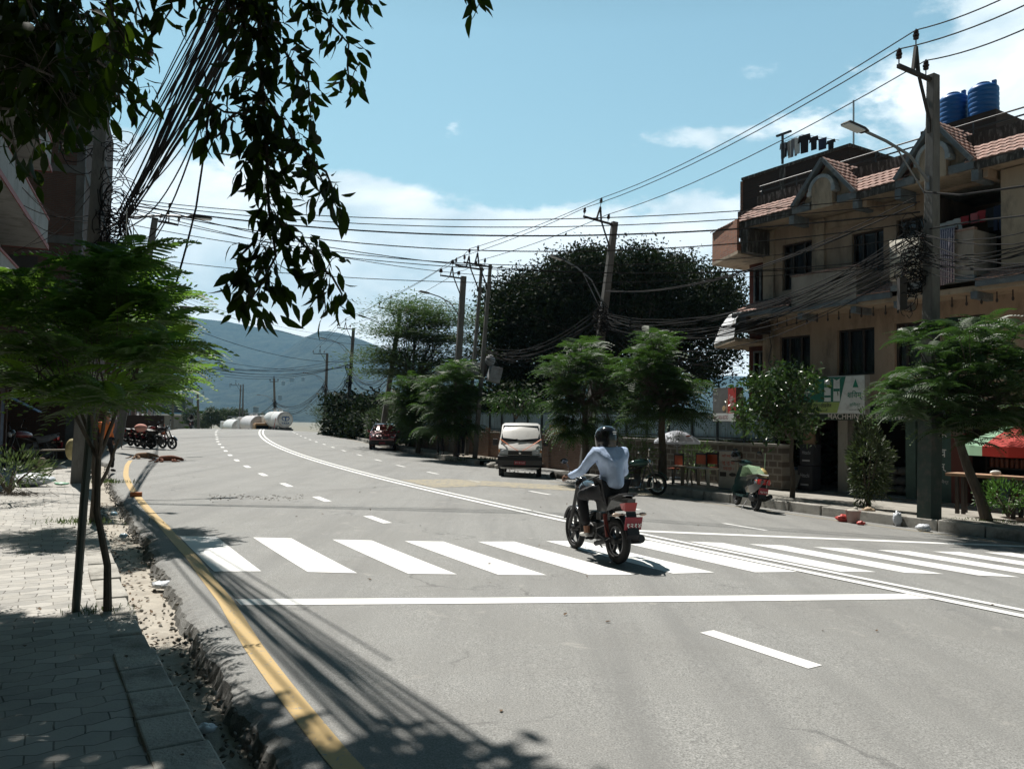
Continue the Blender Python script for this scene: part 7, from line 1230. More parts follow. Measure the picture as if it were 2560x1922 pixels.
def redcar():
    t = thing('car', 'small maroon hatchback driving towards the viewer beside the right kerb', 'car'); pt = carpaint('maroon_paint', (.30, .035, .04), .25)
    st = [(0, .45, .85, 1.30, .66, .70, .50), (.1, .30, .86, 1.40, .72, .735, .54), (.8, .24, .86, 1.45, .735, .745, .57), (1.75, .24, .86, 1.44, .735, .745, .575), (2.15, .24, .87, 1.36, .735, .745, .58), (2.55, .24, .88, 1.08, .735, .74, .66), (2.72, .24, .86, .96, .73, .735, .69), (3.2, .25, .76, .87, .72, .725, .66), (3.42, .28, .68, .76, .69, .70, .62), (3.5, .34, .6, .66, .64, .65, .58)]
    b = MB(); rw = loft(st); b.grid(rw); b.add(rw[0], [tuple(range(len(rw[0])))]); b.add(rw[-1], [tuple(range(len(rw[-1])))]); b.build('body', pt, t, smooth=True)
    b = MB(); quadp(b, [(2.08, .53, 1.38), (2.08, -.53, 1.38), (2.60, -.63, 1.04), (2.60, .63, 1.04)]); b.build('windscreen', M_GLASS, t, fix=False)
    for s in (-1, 1):
        b = MB(); quadp(b, [(2.12, s*.61, 1.30), (2.55, s*.715, .96), (1.5, s*.742, .92), (1.5, s*.62, 1.34)]); quadp(b, [(1.4, s*.62, 1.34), (1.4, s*.742, .92), (.35, s*.735, .94), (.6, s*.60, 1.34)]); b.build('side_window', M_GLASS, t, fix=False); b = MB(); b.box((2.32, s*.82, 1.0), (.08, .14, .11)); b.build('mirror', pt, t, bevel=.02)
        b = MB(); b.ell((3.40, s*.50, .68), (.06, .15, .075), 12, 8); b.build('headlamp', M_HGL, t, smooth=True); b = MB(); b.tube([(.5, s*.48, 1.45), (.6, s*.48, 1.5), (1.7, s*.49, 1.5), (1.8, s*.49, 1.45)], .015, 6); b.build('roof_rail', M_CHR, t)
        for x in (.6, 2.85): carwheel(t, x, s*.64, .27)
    b = MB(); b.bb((3.44, -.34, .60), (3.515, .34, .72)); b.bb((3.36, -.70, .28), (3.56, .70, .52)); b.build('bumper', M_BLKP, t, bevel=.03); b = MB(); b.bb((3.562, -.17, .34), (3.57, .17, .44)); b.build('number_plate', M_PLATE, t); b = MB(); b.ell((3.52, 0, .66), (.01, .05, .04), 10, 6); b.build('emblem', M_CHR, t); return t
c = redcar(); q = (G(929.7, 1122)+G(984, 1126))/2; hd = -math.pi/2+.10; c.matrix_world = Matrix.Translation(Vector(q)-Vector((math.cos(hd), math.sin(hd), 0))*2.8) @ RZ(hd)
M_TANKW = mat('tanker_white', (.66, .66, .64), .4, var=.08, scale=1, dirt=(.45, .43, .4), dscale=1.5); M_TANKP = mat('tanker_pinkish', (.60, .56, .55), .4, var=.08, scale=1, dirt=(.4, .36, .33), dscale=1.5)
def tanker(label, p, hd, Lt, Rr, zc, m, logo=False, cab=False, bulge=False):
    t = thing('tanker_truck', label, 'tanker truck', p); t.matrix_world = Matrix.Translation(Vector(p)) @ RZ(hd); A = T(0, 0, zc) @ RY(R(90))
    pr = [(.02, -.28), (Rr*.5, -.24), (Rr*.85, -.12), (Rr, 0), (Rr, Lt*.46), (Rr*(.86 if bulge else 1), Lt*.5), (Rr, Lt*.54), (Rr, Lt), (Rr*.85, Lt+.12), (.02, Lt+.25)]; MB().lathe(pr, 30, A).build('tank', m, t, smooth=True)
    b = MB(); b.bb((0, -.45, zc-Rr-.35), (Lt+2.2, .45, zc-Rr-.1)); b.bb((-.1, -1.1, zc-Rr-.5), (.0, 1.1, zc-Rr-.15)); b.bb((.3, -.6, zc-Rr-.12), (.7, .6, zc-Rr+.25)); b.bb((Lt-.8, -.6, zc-Rr-.12), (Lt-.4, .6, zc-Rr+.25)); b.build('chassis', M_ENG, t)
    for x in (.9, 2.1, Lt+1.4):
        for s in (-1, 1): carwheel(t, x, s*.95, .48, .28)
    b = MB(); b.lathe([(.25, Rr-.05), (.25, Rr+.12), (.28, Rr+.14), (.28, Rr+.18), (.02, Rr+.2)], 14, T(Lt*.3, 0, zc)); b.lathe([(.25, Rr-.05), (.25, Rr+.12), (.28, Rr+.14), (.28, Rr+.18), (.02, Rr+.2)], 14, T(Lt*.7, 0, zc)); b.build('hatch', m, t); b = MB(); b.tube([(.2, -.5, zc+Rr), (.2, -.5, zc+Rr+.4), (Lt-.3, -.5, zc+Rr+.4), (Lt-.3, -.5, zc+Rr)], .025, 5); b.tube([(.2, .5, zc+Rr), (.2, .5, zc+Rr+.4), (Lt-.3, .5, zc+Rr+.4), (Lt-.3, .5, zc+Rr)], .025, 5); b.build('hand_rail', M_LAMP, t)
    b = MB(); b.bb((Lt+.7, -1.15, .7), (Lt+2.5, 1.15, 2.5)); b.build('cab', m, t, bevel=.1); 
    if cab:
        b = MB(); b.bb((-2.2, -1.0, .5), (-.45, 1.0, zc+.05)); b.bb((-2.3, -.9, zc+.05), (-.6, .9, zc+.2)); o = b.build('cab', mat('cab_orange', (.33, .18, .06), .5), t, bevel=.08); b = MB(); b.bb((-2.23, -.85, zc-.75), (-2.2, .85, zc-.1)); b.build('windscreen', M_GLASS, o)
    if logo:
        for r_, x0, mm in ((Rr*.90, -.31, mat('logo_ring', (.22, .10, .09), .5)), (Rr*.86, -.325, m)): MB().lathe([(r_, x0-.002), (.01, x0-.004)], 40, A, cap=False).build('logo_ring', mm, t, fix=False)
        bl = mat('logo_blue', (.02, .09, .26), .5); b = MB(T(-.34, 0, zc)); b.prism([(-.42, .42), (.42, .42), (.5, .28), (.2, .3), (.07, .24), (.07, -.1), (-.07, -.1), (-.07, .24), (-.2, .3), (-.5, .28)], -.004, .0, 'x'); b.ring(.40, (.05, .004), 24, 6, M=T(0, 0, .17) @ RZ(R(90)) @ SC(1.15, 1, .8), a0=R(150), a1=R(390)); b.build('logo', bl, t)
        txt('TATA', 1.0, .24, T(-.352, 0, zc-.46) @ RZ(R(-90)), bl, t, bold=.03)
        b = MB(); b.tube([(.1, Rr+.1, zc+Rr*.2), (.1, Rr+.3, zc-Rr)], .04, 6); b.bb((-.12, -.9, zc-Rr-.75), (.0, -.5, zc-Rr-.5)); b.build('rear_fitting', M_RLAMP, t)
def on_far(x, d, dz=0.): p = AT(x, 1060, d); p[2] = float(HG(p[0], p[1]))+dz; return p
pA = AT(712, 1049, 105.); zA = pA[2]; pg = on_far(712, 105.); tanker('white bulk tanker with a round blue logo on its rear, nearest of three', pg, math.pi/2+.52, 7.5, 1.06, zA-pg[2], M_TANKW, logo=True, bulge=True)
pB = AT(648, 1061, 112.); pg = on_far(648, 112.); tanker('pinkish-white tanker with an orange cab in front, middle of the three', pg, math.pi/2+.50, 8.0, 1.22, pB[2]-pg[2], M_TANKP, cab=True)
pC = AT(600, 1068, 122.); pg = on_far(600, 122.); tanker('rearmost white tanker sinking behind the crest, leftmost of the three', pg, math.pi/2+.52, 7.5, 1.2, pC[2]-pg[2], M_TANKW)
# ---------------- standing, walking and far figures
def walker(label, loc, rz, shirt, trou, hgt=1.68, stride=.0, cap=None, group=None):
    t = thing('person', label, 'person', loc); k = hgt/1.7; t.matrix_world = Matrix.Translation(Vector(loc)) @ RZ(rz) @ SC(k, k, k)   # x forward
    s = stride; skinned('body', [(0, 0, .98), (.0, 0, 1.2), (.01, 0, 1.4), (.02, 0, 1.5), (.04, 0, 1.6)], chain(range(5)), [(.1, .13), (.1, .12), (.08, .1), .05, (.078, .068)], M_SKIN, t)
    skinned('shirt', [(0, 0, .95), (0, 0, 1.15), (.01, 0, 1.33), (.02, 0, 1.42), (.0, .19, 1.38), (.0, -.19, 1.38), (-s*.35, .24, 1.14), (-s*.3+.06, .25, .93), (s*.35, -.24, 1.14), (s*.5+.06, -.25, .95)], [(0, 1), (1, 2), (2, 3), (2, 4), (2, 5), (4, 6), (6, 7), (5, 8), (8, 9)], [(.12, .16), (.125, .16), (.115, .15), .06, .065, .065, .05, .042, .05, .042], shirt, t)
    skinned('trousers', [(0, 0, .95), (0, .09, .88), (0, -.09, .88), (s*.45, .1, .5), (s*.55-.05, .1, .1), (-s*.35, -.1, .5), (-s*.9, -.1, .14)], [(0, 1), (0, 2), (1, 3), (3, 4), (2, 5), (5, 6)], [(.11, .15), .09, .09, .07, .055, .07, .055], trou, t)
    for x, y, z in ((s*.55-.05, .1, .04), (-s*.9, -.1, .07)): skinned('shoe', [(x-.04, y, z), (x+.06, y, z), (x+.17, y, z-.01)], [(0, 1), (1, 2)], [.04, .045, .03], M_BLKP, t, sub=1)
    hand(t, (-s*.3+.07, .25, .9), (.2, 0, -1), (0, -1, 0), M_SKIN, .6); hand(t, (s*.5+.07, -.25, .92), (.3, 0, -1), (0, 1, 0), M_SKIN, .6)
    b = MB(); b.ell((.03, 0, 1.60), (.092, .075, .115), 12, 10); b.build('head', M_SKIN, t, smooth=True); b = MB(); b.ell((.015, 0, 1.645), (.098, .083, .095), 12, 8); b.build('hair', bpy.data.materials['black_hair'], t, smooth=True); face(t, (.035, 0, 1.60), (1, 0, 0), (0, 0, 1), M_BLKP); return t
walker('person in an orange shirt striding along the left pavement behind the tree stems', G(262, 1178, .04), head(18)+R(-55), mat('orange_shirt', (.62, .17, .04), .85, bump=.5, bscale=14), M_TROU, 1.66, stride=.42)
walker('person in dark clothes and a pale cap walking beside the wall near the transformer', AT(1100, 1137, 36.5), R(150), mat('navy_shirt', (.03, .04, .06), .9), M_TROU, 1.66, stride=.15)
walker('person in black standing in the shade right of the transformer pole', AT(1152, 1140, 35.0), R(-60), mat('black_shirt', (.015, .015, .018), .9), M_TROU, 1.68, stride=.05)
# parked motorcycles on the left
gl = ['black motorcycle at the road end of the parked row on the left', 'motorcycle second from the road in the parked row on the left', 'motorcycle in the middle of the parked row on the left', 'motorcycle farthest from the road in the parked row']
for k in range(4):
    q = G(378-17*k, 1121-2*k, .02); moto(gl[k], q, head(30)-2.35-.1*k, [mat('bike_black', (.015, .015, .017), .2, coat=.6), mat('bike_red', (.12, .02, .02), .25, coat=.5)][k % 2] if k < 2 else bpy.data.materials['bike_black'], lean=.14, group='motorcycles parked on the left')
q = AT(120, 1160, 24.); moto('dark motorcycle parked inside the shadowy yard on the far left, its mirrors catching the sky', q, 2.7, bpy.data.materials['bike_red'], lean=.12)
q = W(72, -6.6, .0); moto('far motorcycle coming over the crest on the left side of the road', q, head(61)+math.pi, bpy.data.materials['bike_red'], sc=.85)
fr = thing('person', 'far rider on a motorcycle on the crest', 'person', q); fr.matrix_world = Matrix.Translation(Vector(q)) @ RZ(head(61)+math.pi*1.5) @ SC(.85, .85, .85)
skinned('body', [(.2, 0, .9), (.24, 0, 1.2), (.28, 0, 1.4), (.3, 0, 1.6), (.3, .22, 1.35), (.6, .33, 1.12), (.85, .34, 1.05), (.3, -.22, 1.35), (.6, -.33, 1.12), (.85, -.34, 1.05), (.62, .2, .8), (.5, .2, .35), (.62, -.2, .8), (.5, -.2, .35)], [(0, 1), (1, 2), (2, 3), (2, 4), (4, 5), (5, 6), (2, 7), (7, 8), (8, 9), (0, 10), (10, 11), (0, 12), (12, 13)], [(.14, .17), (.13, .17), .1, .1, .07, .05, .04, .07, .05, .04, .09, .06, .09, .06], M_TROU, fr); b = MB(); b.ell((.3, 0, 1.62), .13, 12, 8); b.build('helmet', M_BLKG, fr, smooth=True)
# ================================================================ small things
def simple(name, label, cat, loc, rz, fn, m, group=None, **k):
    b = MB(); fn(b); o = b.build(name, m, **k); o.location = tuple(float(v) for v in loc); o.rotation_euler = (0, 0, rz); return tag(o, label, cat, group)
# parasol, tables, chairs, banner on the right pavement
def parasol(label, p, R_, h, mats, n=8, drop=.42, val=.12, tiltd=0.):
    t = thing('parasol', label, 'parasol', p, .2); b = MB(); b.tube([(0, 0, 0), (0, 0, h)], .022, 8); b.lathe([(.22, 0), (.22, .06), (.05, .1)], 14); b.build('pole', M_LAMP, t); b = MB()
    for k in range(n):
        b.m = k % len(mats); a0, a1 = 2*math.pi*k/n, 2*math.pi*(k+1)/n
        for j in range(4):
            u0, u1 = j/4, (j+1)/4; f = lambda u, a: ((R_*u)*math.cos(a), (R_*u)*math.sin(a), h-drop*(u**1.8)); am = (a0+a1)/2; g = lambda u: (R_*u*.965*math.cos(am), R_*u*.965*math.sin(am), h-drop*(u**1.8)+.01*u)
            b.add([f(u0, a0), f(u1, a0), g(u1), g(u0)], [(0, 1, 2, 3)]); b.add([g(u0), g(u1), f(u1, a1), f(u0, a1)], [(0, 1, 2, 3)])
        e0, e1 = f(1, a0), f(1, a1); gm = g(1); lo = lambda q, z=val: (q[0], q[1], q[2]-z); b.add([e0, gm, lo(gm, val*1.1), lo(e0)], [(0, 1, 2, 3)]); b.add([gm, e1, lo(e1), lo(gm, val*1.1)], [(0, 1, 2, 3)])
    b.build('canopy', mats, t, fix=False); b = MB()
    for k in range(n): a = 2*math.pi*k/n; b.bar((R_*.92*math.cos(a), R_*.92*math.sin(a), h-drop*.86-.01), (0, 0, h-.5), .008)
    b.tube([(0, 0, h), (0, 0, h+.06)], .02, 6); b.build('rib', M_LAMP, t); return t
def fabric(name, c): m = leafmat(name, c, c, c, .35, rough=.8); return m
pw = AT(1692, 1197, 24.6); ps = parasol('white advertising parasol over the plastic tables on the right pavement', pw,   .72, 1.50, [fabric('white_parasol', (.62, .65, .72))], drop=.34, val=.06); ps.location.z -= .02
b = MB()
for a, m_ in ((4.1, 0), (5.0, 1)): pass
b = MB(T(.14, -.50, 1.345) @ RX(-.5)); b.ell((0, 0, 0), (.09, .05, .004), 14, 6); b.build('printed_logo', mat('logo_orange', (.5, .14, .06), .6), ps); b = MB(T(-.18, -.50, 1.345) @ RX(-.5)); b.ell((0, 0, 0), (.11, .06, .004), 14, 6); b.build('printed_logo', mat('logo_white', (.8, .8, .8), .6), ps)
M_CRM = mat('cream_plastic', (.52, .47, .38), .45, var=.08, dirt=(.25, .22, .18)); M_ORC = mat('orange_plastic', (.42, .08, .02), .45)
def ptable(label, p, rz, L_, Wd, h, m, m2=None):
    t = thing('table', label, 'table', p, rz, 'outdoor tables'); b = MB(); b.bb((-L_/2, -Wd/2, h-.035), (L_/2, Wd/2, h)); b.build('table_top', m2 or m, t, bevel=.015)
    for sx in (-1, 1):
        for sy in (-1, 1): b = MB(); b.bar((sx*(L_/2-.09), sy*(Wd/2-.08), h-.036), (sx*(L_/2-.03), sy*(Wd/2-.03), 0), .085, .05); b.build('leg', m, t)
    return t
def pchair(label, p, rz, m, m2, h=.42):
    t = thing('chair', label, 'chair', p, rz, 'orange and black plastic chairs'); b = MB(); b.bb((-.2, -.2, h), (.2, .2, h+.03)); b.build('seat', m, t, bevel=.01); b = MB(); b.bb((-.19, .19, h+.12), (.19, .215, h+.40)); b.build('backrest', m, t, bevel=.01)
    b = MB(); b.bb((-.215, .185, h+.03), (-.19, .22, h+.46)); b.bb((.19, .185, h+.03), (.215, .22, h+.46)); b.bb((-.215, .185, h+.40), (.215, .22, h+.46)); b.build('back_frame', m2, t)
    for sx in (-1, 1):
        for sy in (-1, 1): b = MB(); b.bar((sx*.18, sy*.18, h), (sx*.21, sy*.2, 0), .03); b.build('leg', m2, t)
    return t
q = AT(1758, 1215, 22.6); ptable('cream plastic table in front of the banner, right of the parasol', q, BRZ+.1, .80, .55, .52, M_CRM)
q = AT(1706, 1212, 23.4); ptable('brownish plastic table under the white parasol', q, BRZ+.1, .42, .5, .56, mat('brown_plastic', (.24, .19, .14), .6))
for x, y, d, l_ in ((1683, 1208, 23.6, 'orange chair left of the tables, behind the green motorcycle'), (1741, 1205, 24.2, 'orange chair behind the cream table, left one'), (1770, 1205, 24.0, 'orange chair behind the cream table, right one')): pchair(l_, AT(x, y, d), BRZ+rnd.uniform(-.3, .3), M_ORC, M_BLKP)
bn = thing('banner', 'tall white roll-up banner with red Devanagari lettering beside the café tables', 'banner', AT(1821, 1222, 21.6), BRZ+.35); b = MB(); b.bb((-.26, -.01, 0), (.26, .01, 1.0)); b.build('banner_cloth', mat('banner_cloth', (.42, .38, .33), .8, var=.15, scale=4, dirt=(.2, .17, .14)), bn); MB().bb((-.28, -.02, 1.0), (.28, .02, 1.03)).build('top_bar', M_LAMP, bn); MB().bb((-.28, -.06, -.02), (.28, .06, .02)).build('base', M_LAMP, bn)
M_RL = mat('red_lettering', (.40, .05, .03), .6)
txt('यहाँ भक्तपुर', .38, .11, T(0, -.013, .88), M_RL, bn, bold=.01); txt('जु जु धौ', .36, .14, T(0, -.013, .70), M_RL, bn, bold=.015); txt('पाइन्छ ।', .3, .11, T(0, -.013, .53), M_RL, bn, bold=.01); b = MB(); b.bb((-.24, -.014, .33), (-.06, -.011, .45)); b.ell((.12, -.013, .39), (.1, .004, .05), 12, 6); b.build('printed_dish', M_DARK, bn)
# things in front of and inside the shops
M_LBL = mat('box_label', (.45, .46, .48), .6)
def crate(label, x, z, w, h, y, m, group=None, lab=None, name='shop_box', cat='box'):
    t = thing(name, label, cat, LP(x, y, z), BRZ, group); b = MB(); b.bb((-w/2, -w*.35, 0), (w/2, w*.35, h)); b.build('body', m, t, bevel=.008)
    if lab: txt(lab, w*.6, h*.16, T(0, -w*.35-.002, h*.62), M_LBL, t); b = MB(); b.bb((-w*.3, -w*.35-.004, h*.2), (w*.25, -w*.35-.001, h*.27)); b.build('label', M_LBL, t)
    return t
M_DKB = mat('dark_crate', (.035, .035, .042), .6, var=.2)
crate('dark box at the foot of the stack beside the plywood board', -.88, .06, .52, .72, -.35, M_DKB, lab='Hitachi'); crate('dark box on top of the stack in the shopfront', -.84, .80, .48, .62, -.35, M_DKB, lab='Hitachi')
simple('paper_sack', 'tall tan sack standing on the dark boxes in the hardware shop', 'sack', LP(-.86, -.35, 1.43), BRZ, lambda b: b.lathe([(.2, 0), (.21, .1), (.17, .4), (.12, .62), (.13, .66), (.02, .67)], 14, sy=.7), mat('tan_paper', (.20, .13, .08), .85, var=.2), smooth=True)
simple('blue_carton', 'blue carton low beside the dark boxes in the shopfront', 'box', LP(-1.5, -.3, .5), BRZ, lambda b: b.bb((-.2, -.15, 0), (.2, .15, .22)), mat('blue_carton', (.10, .17, .24), .7, var=.3)); simple('stool', 'dark stool under the blue carton', 'stool', LP(-1.5, -.3, .06), BRZ, lambda b: (b.bb((-.18, -.15, .38), (.18, .15, .435)), b.bb((-.17, -.14, 0), (-.13, -.1, .38)), b.bb((.13, -.14, 0), (.17, -.1, .38)), b.bb((-.17, .1, 0), (-.13, .14, .38)), b.bb((.13, .1, 0), (.17, .14, .38))), M_DARK)
simple('plywood_board', 'grey board leaning against the dark boxes', 'board', LP(-1.25, -.75, .02), BRZ, lambda b: b.add([(-.2, 0, 0), (.2, -.02, 0), (.24, .28, .62), (-.12, .28, .62), (-.2, .02, 0), (.2, 0, 0), (.24, .3, .62), (-.12, .3, .62)], [(0, 1, 2, 3), (7, 6, 5, 4), (0, 3, 7, 4), (1, 5, 6, 2), (2, 6, 7, 3)]), mat('grey_board', (.20, .19, .17), .8, var=.2))
M_SACK = mat('cement_sack', (.16, .15, .14), .9, var=.3, bump=.4, bscale=20)
for k in range(9): simple('cement_sack', ['sack at the bottom of the pile in the hardware shop', 'sack in the middle of the pile in the hardware shop', 'sack at the top of the pile in the hardware shop'][k//3]+[', left', ', middle', ', right'][k % 3], 'sack', LP(1.0+.30*(k % 3)+.04*(k//3), .9, .07+.27*(k//3)), BRZ+.05*k, lambda b: b.ell((0, 0, .13), (.2, .26, .13), 12, 8), M_SACK, smooth=True)
M_JAR = mat('shop_goods', (.22, .06, .03), .5, var=.5, scale=14)
shf = thing('shop_shelf', 'dark shelf of red and orange goods inside the right-hand shop', 'shelf', LP(4.1, .9, .06), BRZ); b = MB(); b.bb((-.5, 0, 0), (-.46, .3, 1.7)); b.bb((.46, 0, 0), (.5, .3, 1.7)); [b.bb((-.459, 0, z), (.459, .3, z+.03)) for z in (.1, .5, .9, 1.3)]; b.build('frame', M_DARK, shf)
for z in (.135, .535, .935, 1.335):
    b = MB(); [b.lathe([(.05, 0), (.055, .02), (.055, .2), (.03, .24)], 8, T(x, .1, z)) for x in np.arange(-.38, .42, .125)]; b.build('packets', M_JAR, shf)
q = AT(2468, 1288, 16.6); tb_ = thing('table', 'rough wooden table with a thick plank top behind the right tree', 'table', q, BRZ+.12, 'outdoor tables'); b = MB(); b.bb((-.7, -.28, .78), (.75, .28, .84)); b.build('table_top', mat('worn_wood', (.36, .22, .14), .7, var=.3, scale=10, stretch=(1, 6, 1)), tb_)
for x, y in ((-.5, -.2), (-.38, -.2), (.55, -.2), (-.5, .2), (.55, .2)): MB().bb((x-.035, y-.03, 0), (x+.035, y+.03, .78)).build('leg', M_DARK, tb_)
simple('plastic_bag', 'white scrap of plastic lying on the rough wooden table', 'bag', q+np.array([.12, -.1, .845]), 0, lambda b: b.ell((0, 0, .04), (.12, .06, .05), 8, 6), M_SW, smooth=True)
q = AT(2545, 1255, 16.6); bl = thing('bench', 'blue wooden bench at the right picture edge', 'bench', q, BRZ+.1); b = MB(); b.bb((-.5, -.15, .42), (.7, .15, .48)); b.build('seat', mat('blue_bench', (.05, .10, .15), .7, var=.2), bl); MB().bb((-.3, -.1, 0), (-.16, .1, .42)).build('leg', bpy.data.materials['blue_bench'], bl); MB().bb((.5, -.1, 0), (.64, .1, .42)).build('leg', bpy.data.materials['blue_bench'], bl)
q = AT(2600, 1290, 17.2); parasol('large red and green parasol at the right edge of the picture', q, 1.42, 2.02, [fabric('red_cloth', (.55, .06, .05)), fabric('green_cloth', (.30, .50, .34))], drop=.55, val=.2)
for k, (x, y, d) in enumerate([(1978, 1042, 23.0), (2060, 1065, 23.0)]): pass
# rubbish by the right kerb
q = G(2133, 1307); bk_ = thing('bucket', 'old pinkish rubbish bucket standing in the right gutter', 'bucket', q, 0); b = MB(); b.lathe([(.10, 0), (.11, .02), (.145, .24), (.155, .25), (.14, .245), (.10, .05), (.02, .04)], 20); b.build('body', mat('pink_bucket', (.38, .27, .24), .7, var=.2, dirt=(.15, .1, .09), dscale=6), bk_, smooth=True); b = MB(); b.ell((0, 0, .22), (.13, .13, .06), 10, 6); b.ell((.06, .03, .27), (.05, .05, .05), 8, 6); b.build('rubbish', mat('rubbish', (.4, .38, .33), .8, var=.6, scale=25), bk_, smooth=True)
def bag(label, p, r, m, sq=.7, seed=0):
    from mathutils import noise as mn
    b = MB(); b.ell((0, 0, r*sq*.8), (r, r*.8, r*sq), 14, 10); b.v = [tuple(Vector(v)*(1+.38*mn.noise(Vector(v)*(3/r)+Vector((seed, seed, 0))))) for v in b.v]; o = b.build('plastic_bag', m, smooth='all'); o.location = tuple(map(float, p)); return tag(o, label, 'bag')
M_BAGW = mat('white_plastic', (.55, .58, .62), .35, bump=.8, bscale=30, var=.1); M_BAGR = mat('red_plastic', (.45, .06, .05), .4, var=.5, scale=20)
bag('red and white bag slumped left of the rubbish bucket', G(2108, 1304), .13, M_BAGR, .6, 1); bag('small red packet right of the rubbish bucket', G(2152, 1312), .08, M_BAGR, .5, 2); bag('white sack leaning against the kerb left of the near pole', W(.72, 6.86, .02), .085, M_BAGW, 1.8, 3); bag('white and blue plastic bag at the foot of the near pole', G(2310, 1328), .13, M_BAGW, .55, 4); bag('white carton scraps on top of the rubbish bucket heap', W(1.6, 7.15, .15), .12, mat('carton', (.4, .3, .2), .8, var=.3), .6, 5)
# left side
bag('white plastic sack lying on the pavement at the far left edge', G(75, 1212, .1), .42, M_BAGW, .32, 6); bag('crushed white packet on the pavement near the weeds', G(92, 1202, .1), .12, M_BAGW, .6, 7); bag('green scrap of plastic on the left pavement', G(153, 1212, .1), .14, mat('green_plastic', (.15, .35, .22), .5, var=.4, scale=20), .25, 8)
bag('blue and white bag in the gutter opposite the stop line', G(405, 1468, -.1), .12, M_BAGW, .3, 9); bag('clear blue bottle scrap in the gutter near the second jacaranda', G(308, 1344, -.1), .06, mat('bluish_plastic', (.25, .4, .5), .3), .6, 10); bag('blue wrapper in the gutter at the kerb bend', G(285, 1288, -.1), .07, bpy.data.materials['bluish_plastic'], .5, 11); bag('pale wrapper in the shaded gutter', G(515, 1828, -.1), .06, M_BAGW, .4, 12)
M_BRK = mat('red_brick', (.36, .13, .06), .9, var=.2, bump=.3)
simple('brick', 'single orange brick lying on the yellow line', 'brick', G(340, 1241, .0), .3, lambda b: b.bb((-.11, -.055, 0), (.11, .055, .09)), M_BRK, bevel=.006); simple('concrete_block', 'rounded tan block standing at the edge of the dark yard', 'block', G(93, 1176, .08), -.5, lambda b: b.bb((-.24, -.12, 0), (.2, .12, .36)), mat('tan_block', (.20, .15, .12), .9, var=.2), bevel=.05)
simple('dish', 'white enamel bowl upturned in the dark yard', 'bowl', G(152, 1172, .08), 0, lambda b: b.lathe([(.16, 0), (.15, .05), (.08, .1), (.01, .11)], 16), M_SW, smooth=True)
q = AT(140, 1158, 23.0); bt = thing('bench', 'low plank bench in front of the dark yard on the left', 'bench', q, head(15)+.5); b = MB(); b.bb((-1.0, -.15, .36), (.9, .15, .40)); b.build('seat', mat('plank', (.14, .12, .09), .8, var=.3), bt); [MB().bb((x-.04, -.13, 0), (x+.04, .13, .36)).build('leg', M_DARK, bt) for x in (-.9, .75)]
simple('sack', 'yellowish and white sacks heaped beside the big left pole', 'sack', AT(178, 1150, 22.4), .2, lambda b: (b.ell((0, 0, .3), (.17, .14, .3), 10, 8), b.ell((.12, .02, .52), (.12, .1, .12), 10, 6)), mat('yellow_sack', (.42, .36, .18), .8, var=.4, scale=8), smooth=True)
cn = thing('traffic_cone', 'faded orange traffic cone at the left road edge beyond the parked motorcycles', 'traffic cone', G(408, 1087), .1); b = MB(); b.bb((-.24, -.24, 0), (.24, .24, .04)); b.build('base', mat('dark_orange', (.25, .08, .04), .7), cn, bevel=.01); b = MB(); b.lathe([(.16, .04), (.09, .42), (.10, .44), (.10, .5), (.085, .52), (.06, .74), (.02, .75)], 18); b.build('cone', mat('orange_cone', (.50, .14, .06), .6, var=.15), cn, smooth=True)
simple('storage_drum', 'pink cloth-covered bundle on the first parked motorcycle', 'bundle', G(350, 1123, .02)+np.array([0, 0, .95]), .3, lambda b: b.ell((0, 0, 0), (.27, .22, .18), 12, 8), mat('pink_cloth', (.55, .27, .22), .9, var=.15, bump=.4, bscale=10), smooth=True)
# road sign plate: blade-shaped shadow caster (an advertising board) on the left, beyond the pole
# dogs asleep
def dog(label, p, rz, col, curl=1):
    t = thing('dog', label, 'dog', p, rz); m = mat('dog_fur_%d' % curl, col, .95, var=.3, scale=12, bump=.4, bscale=60)
    skinned('body', [(-.3, 0, .11), (-.1, 0, .12), (.12, 0, .13), (.28, .01, .12), (.38, .02, .11), (.47, .0, .075), (.55, -.02, .06)], chain(range(7)), [(.10, .10), (.115, .10), (.13, .115), (.09, .08), (.065, .06), (.06, .055), (.028, .026)], m, t)
    skinned('legs', [(.2, -.06, .08), (.24, -.22, .035), (.38, -.28, .025), (.16, -.05, .07), (.14, -.25, .03), (.26, -.32, .022), (-.24, -.05, .09), (-.16, -.24, .04), (-.28, -.30, .03), (-.18, -.38, .02), (-.3, -.04, .07), (-.34, -.22, .035), (-.44, -.28, .025), (-.36, -.36, .02)], [(0, 1), (1, 2), (3, 4), (4, 5), (6, 7), (7, 8), (8, 9), (10, 11), (11, 12), (12, 13), (0, 3), (3, 6), (6, 10)], [.05, .03, .022, .05, .03, .022, .065, .035, .024, .018, .06, .035, .024, .018], m, t)
    skinned('tail', [(-.38, 0, .10), (-.5, -.04, .04), (-.62, -.12, .025)], [(0, 1), (1, 2)], [.035, .022, .012], m, t, sub=1)
    for s in (-1, 1): b = MB(); b.add([(.44, s*.035, .115), (.49, s*.045, .11), (.455, s*.075, .15), (.45, s*.05, .13)], [(0, 1, 2), (0, 2, 3), (1, 3, 2)]); b.build('ear', m, t)
    b = MB(); b.ell((.575, -.022, .06), .014, 8, 6); b.build('nose', M_BLKP, t); return t
dog('brown dog lying asleep on the asphalt near the left edge', G(418, 1154), head(20)-.9+1.0, (.15, .055, .03), 1); dog('tan dog lying in the shade beside the brown dog', G(358, 1146), head(20)+.2, (.20, .12, .07), 2)
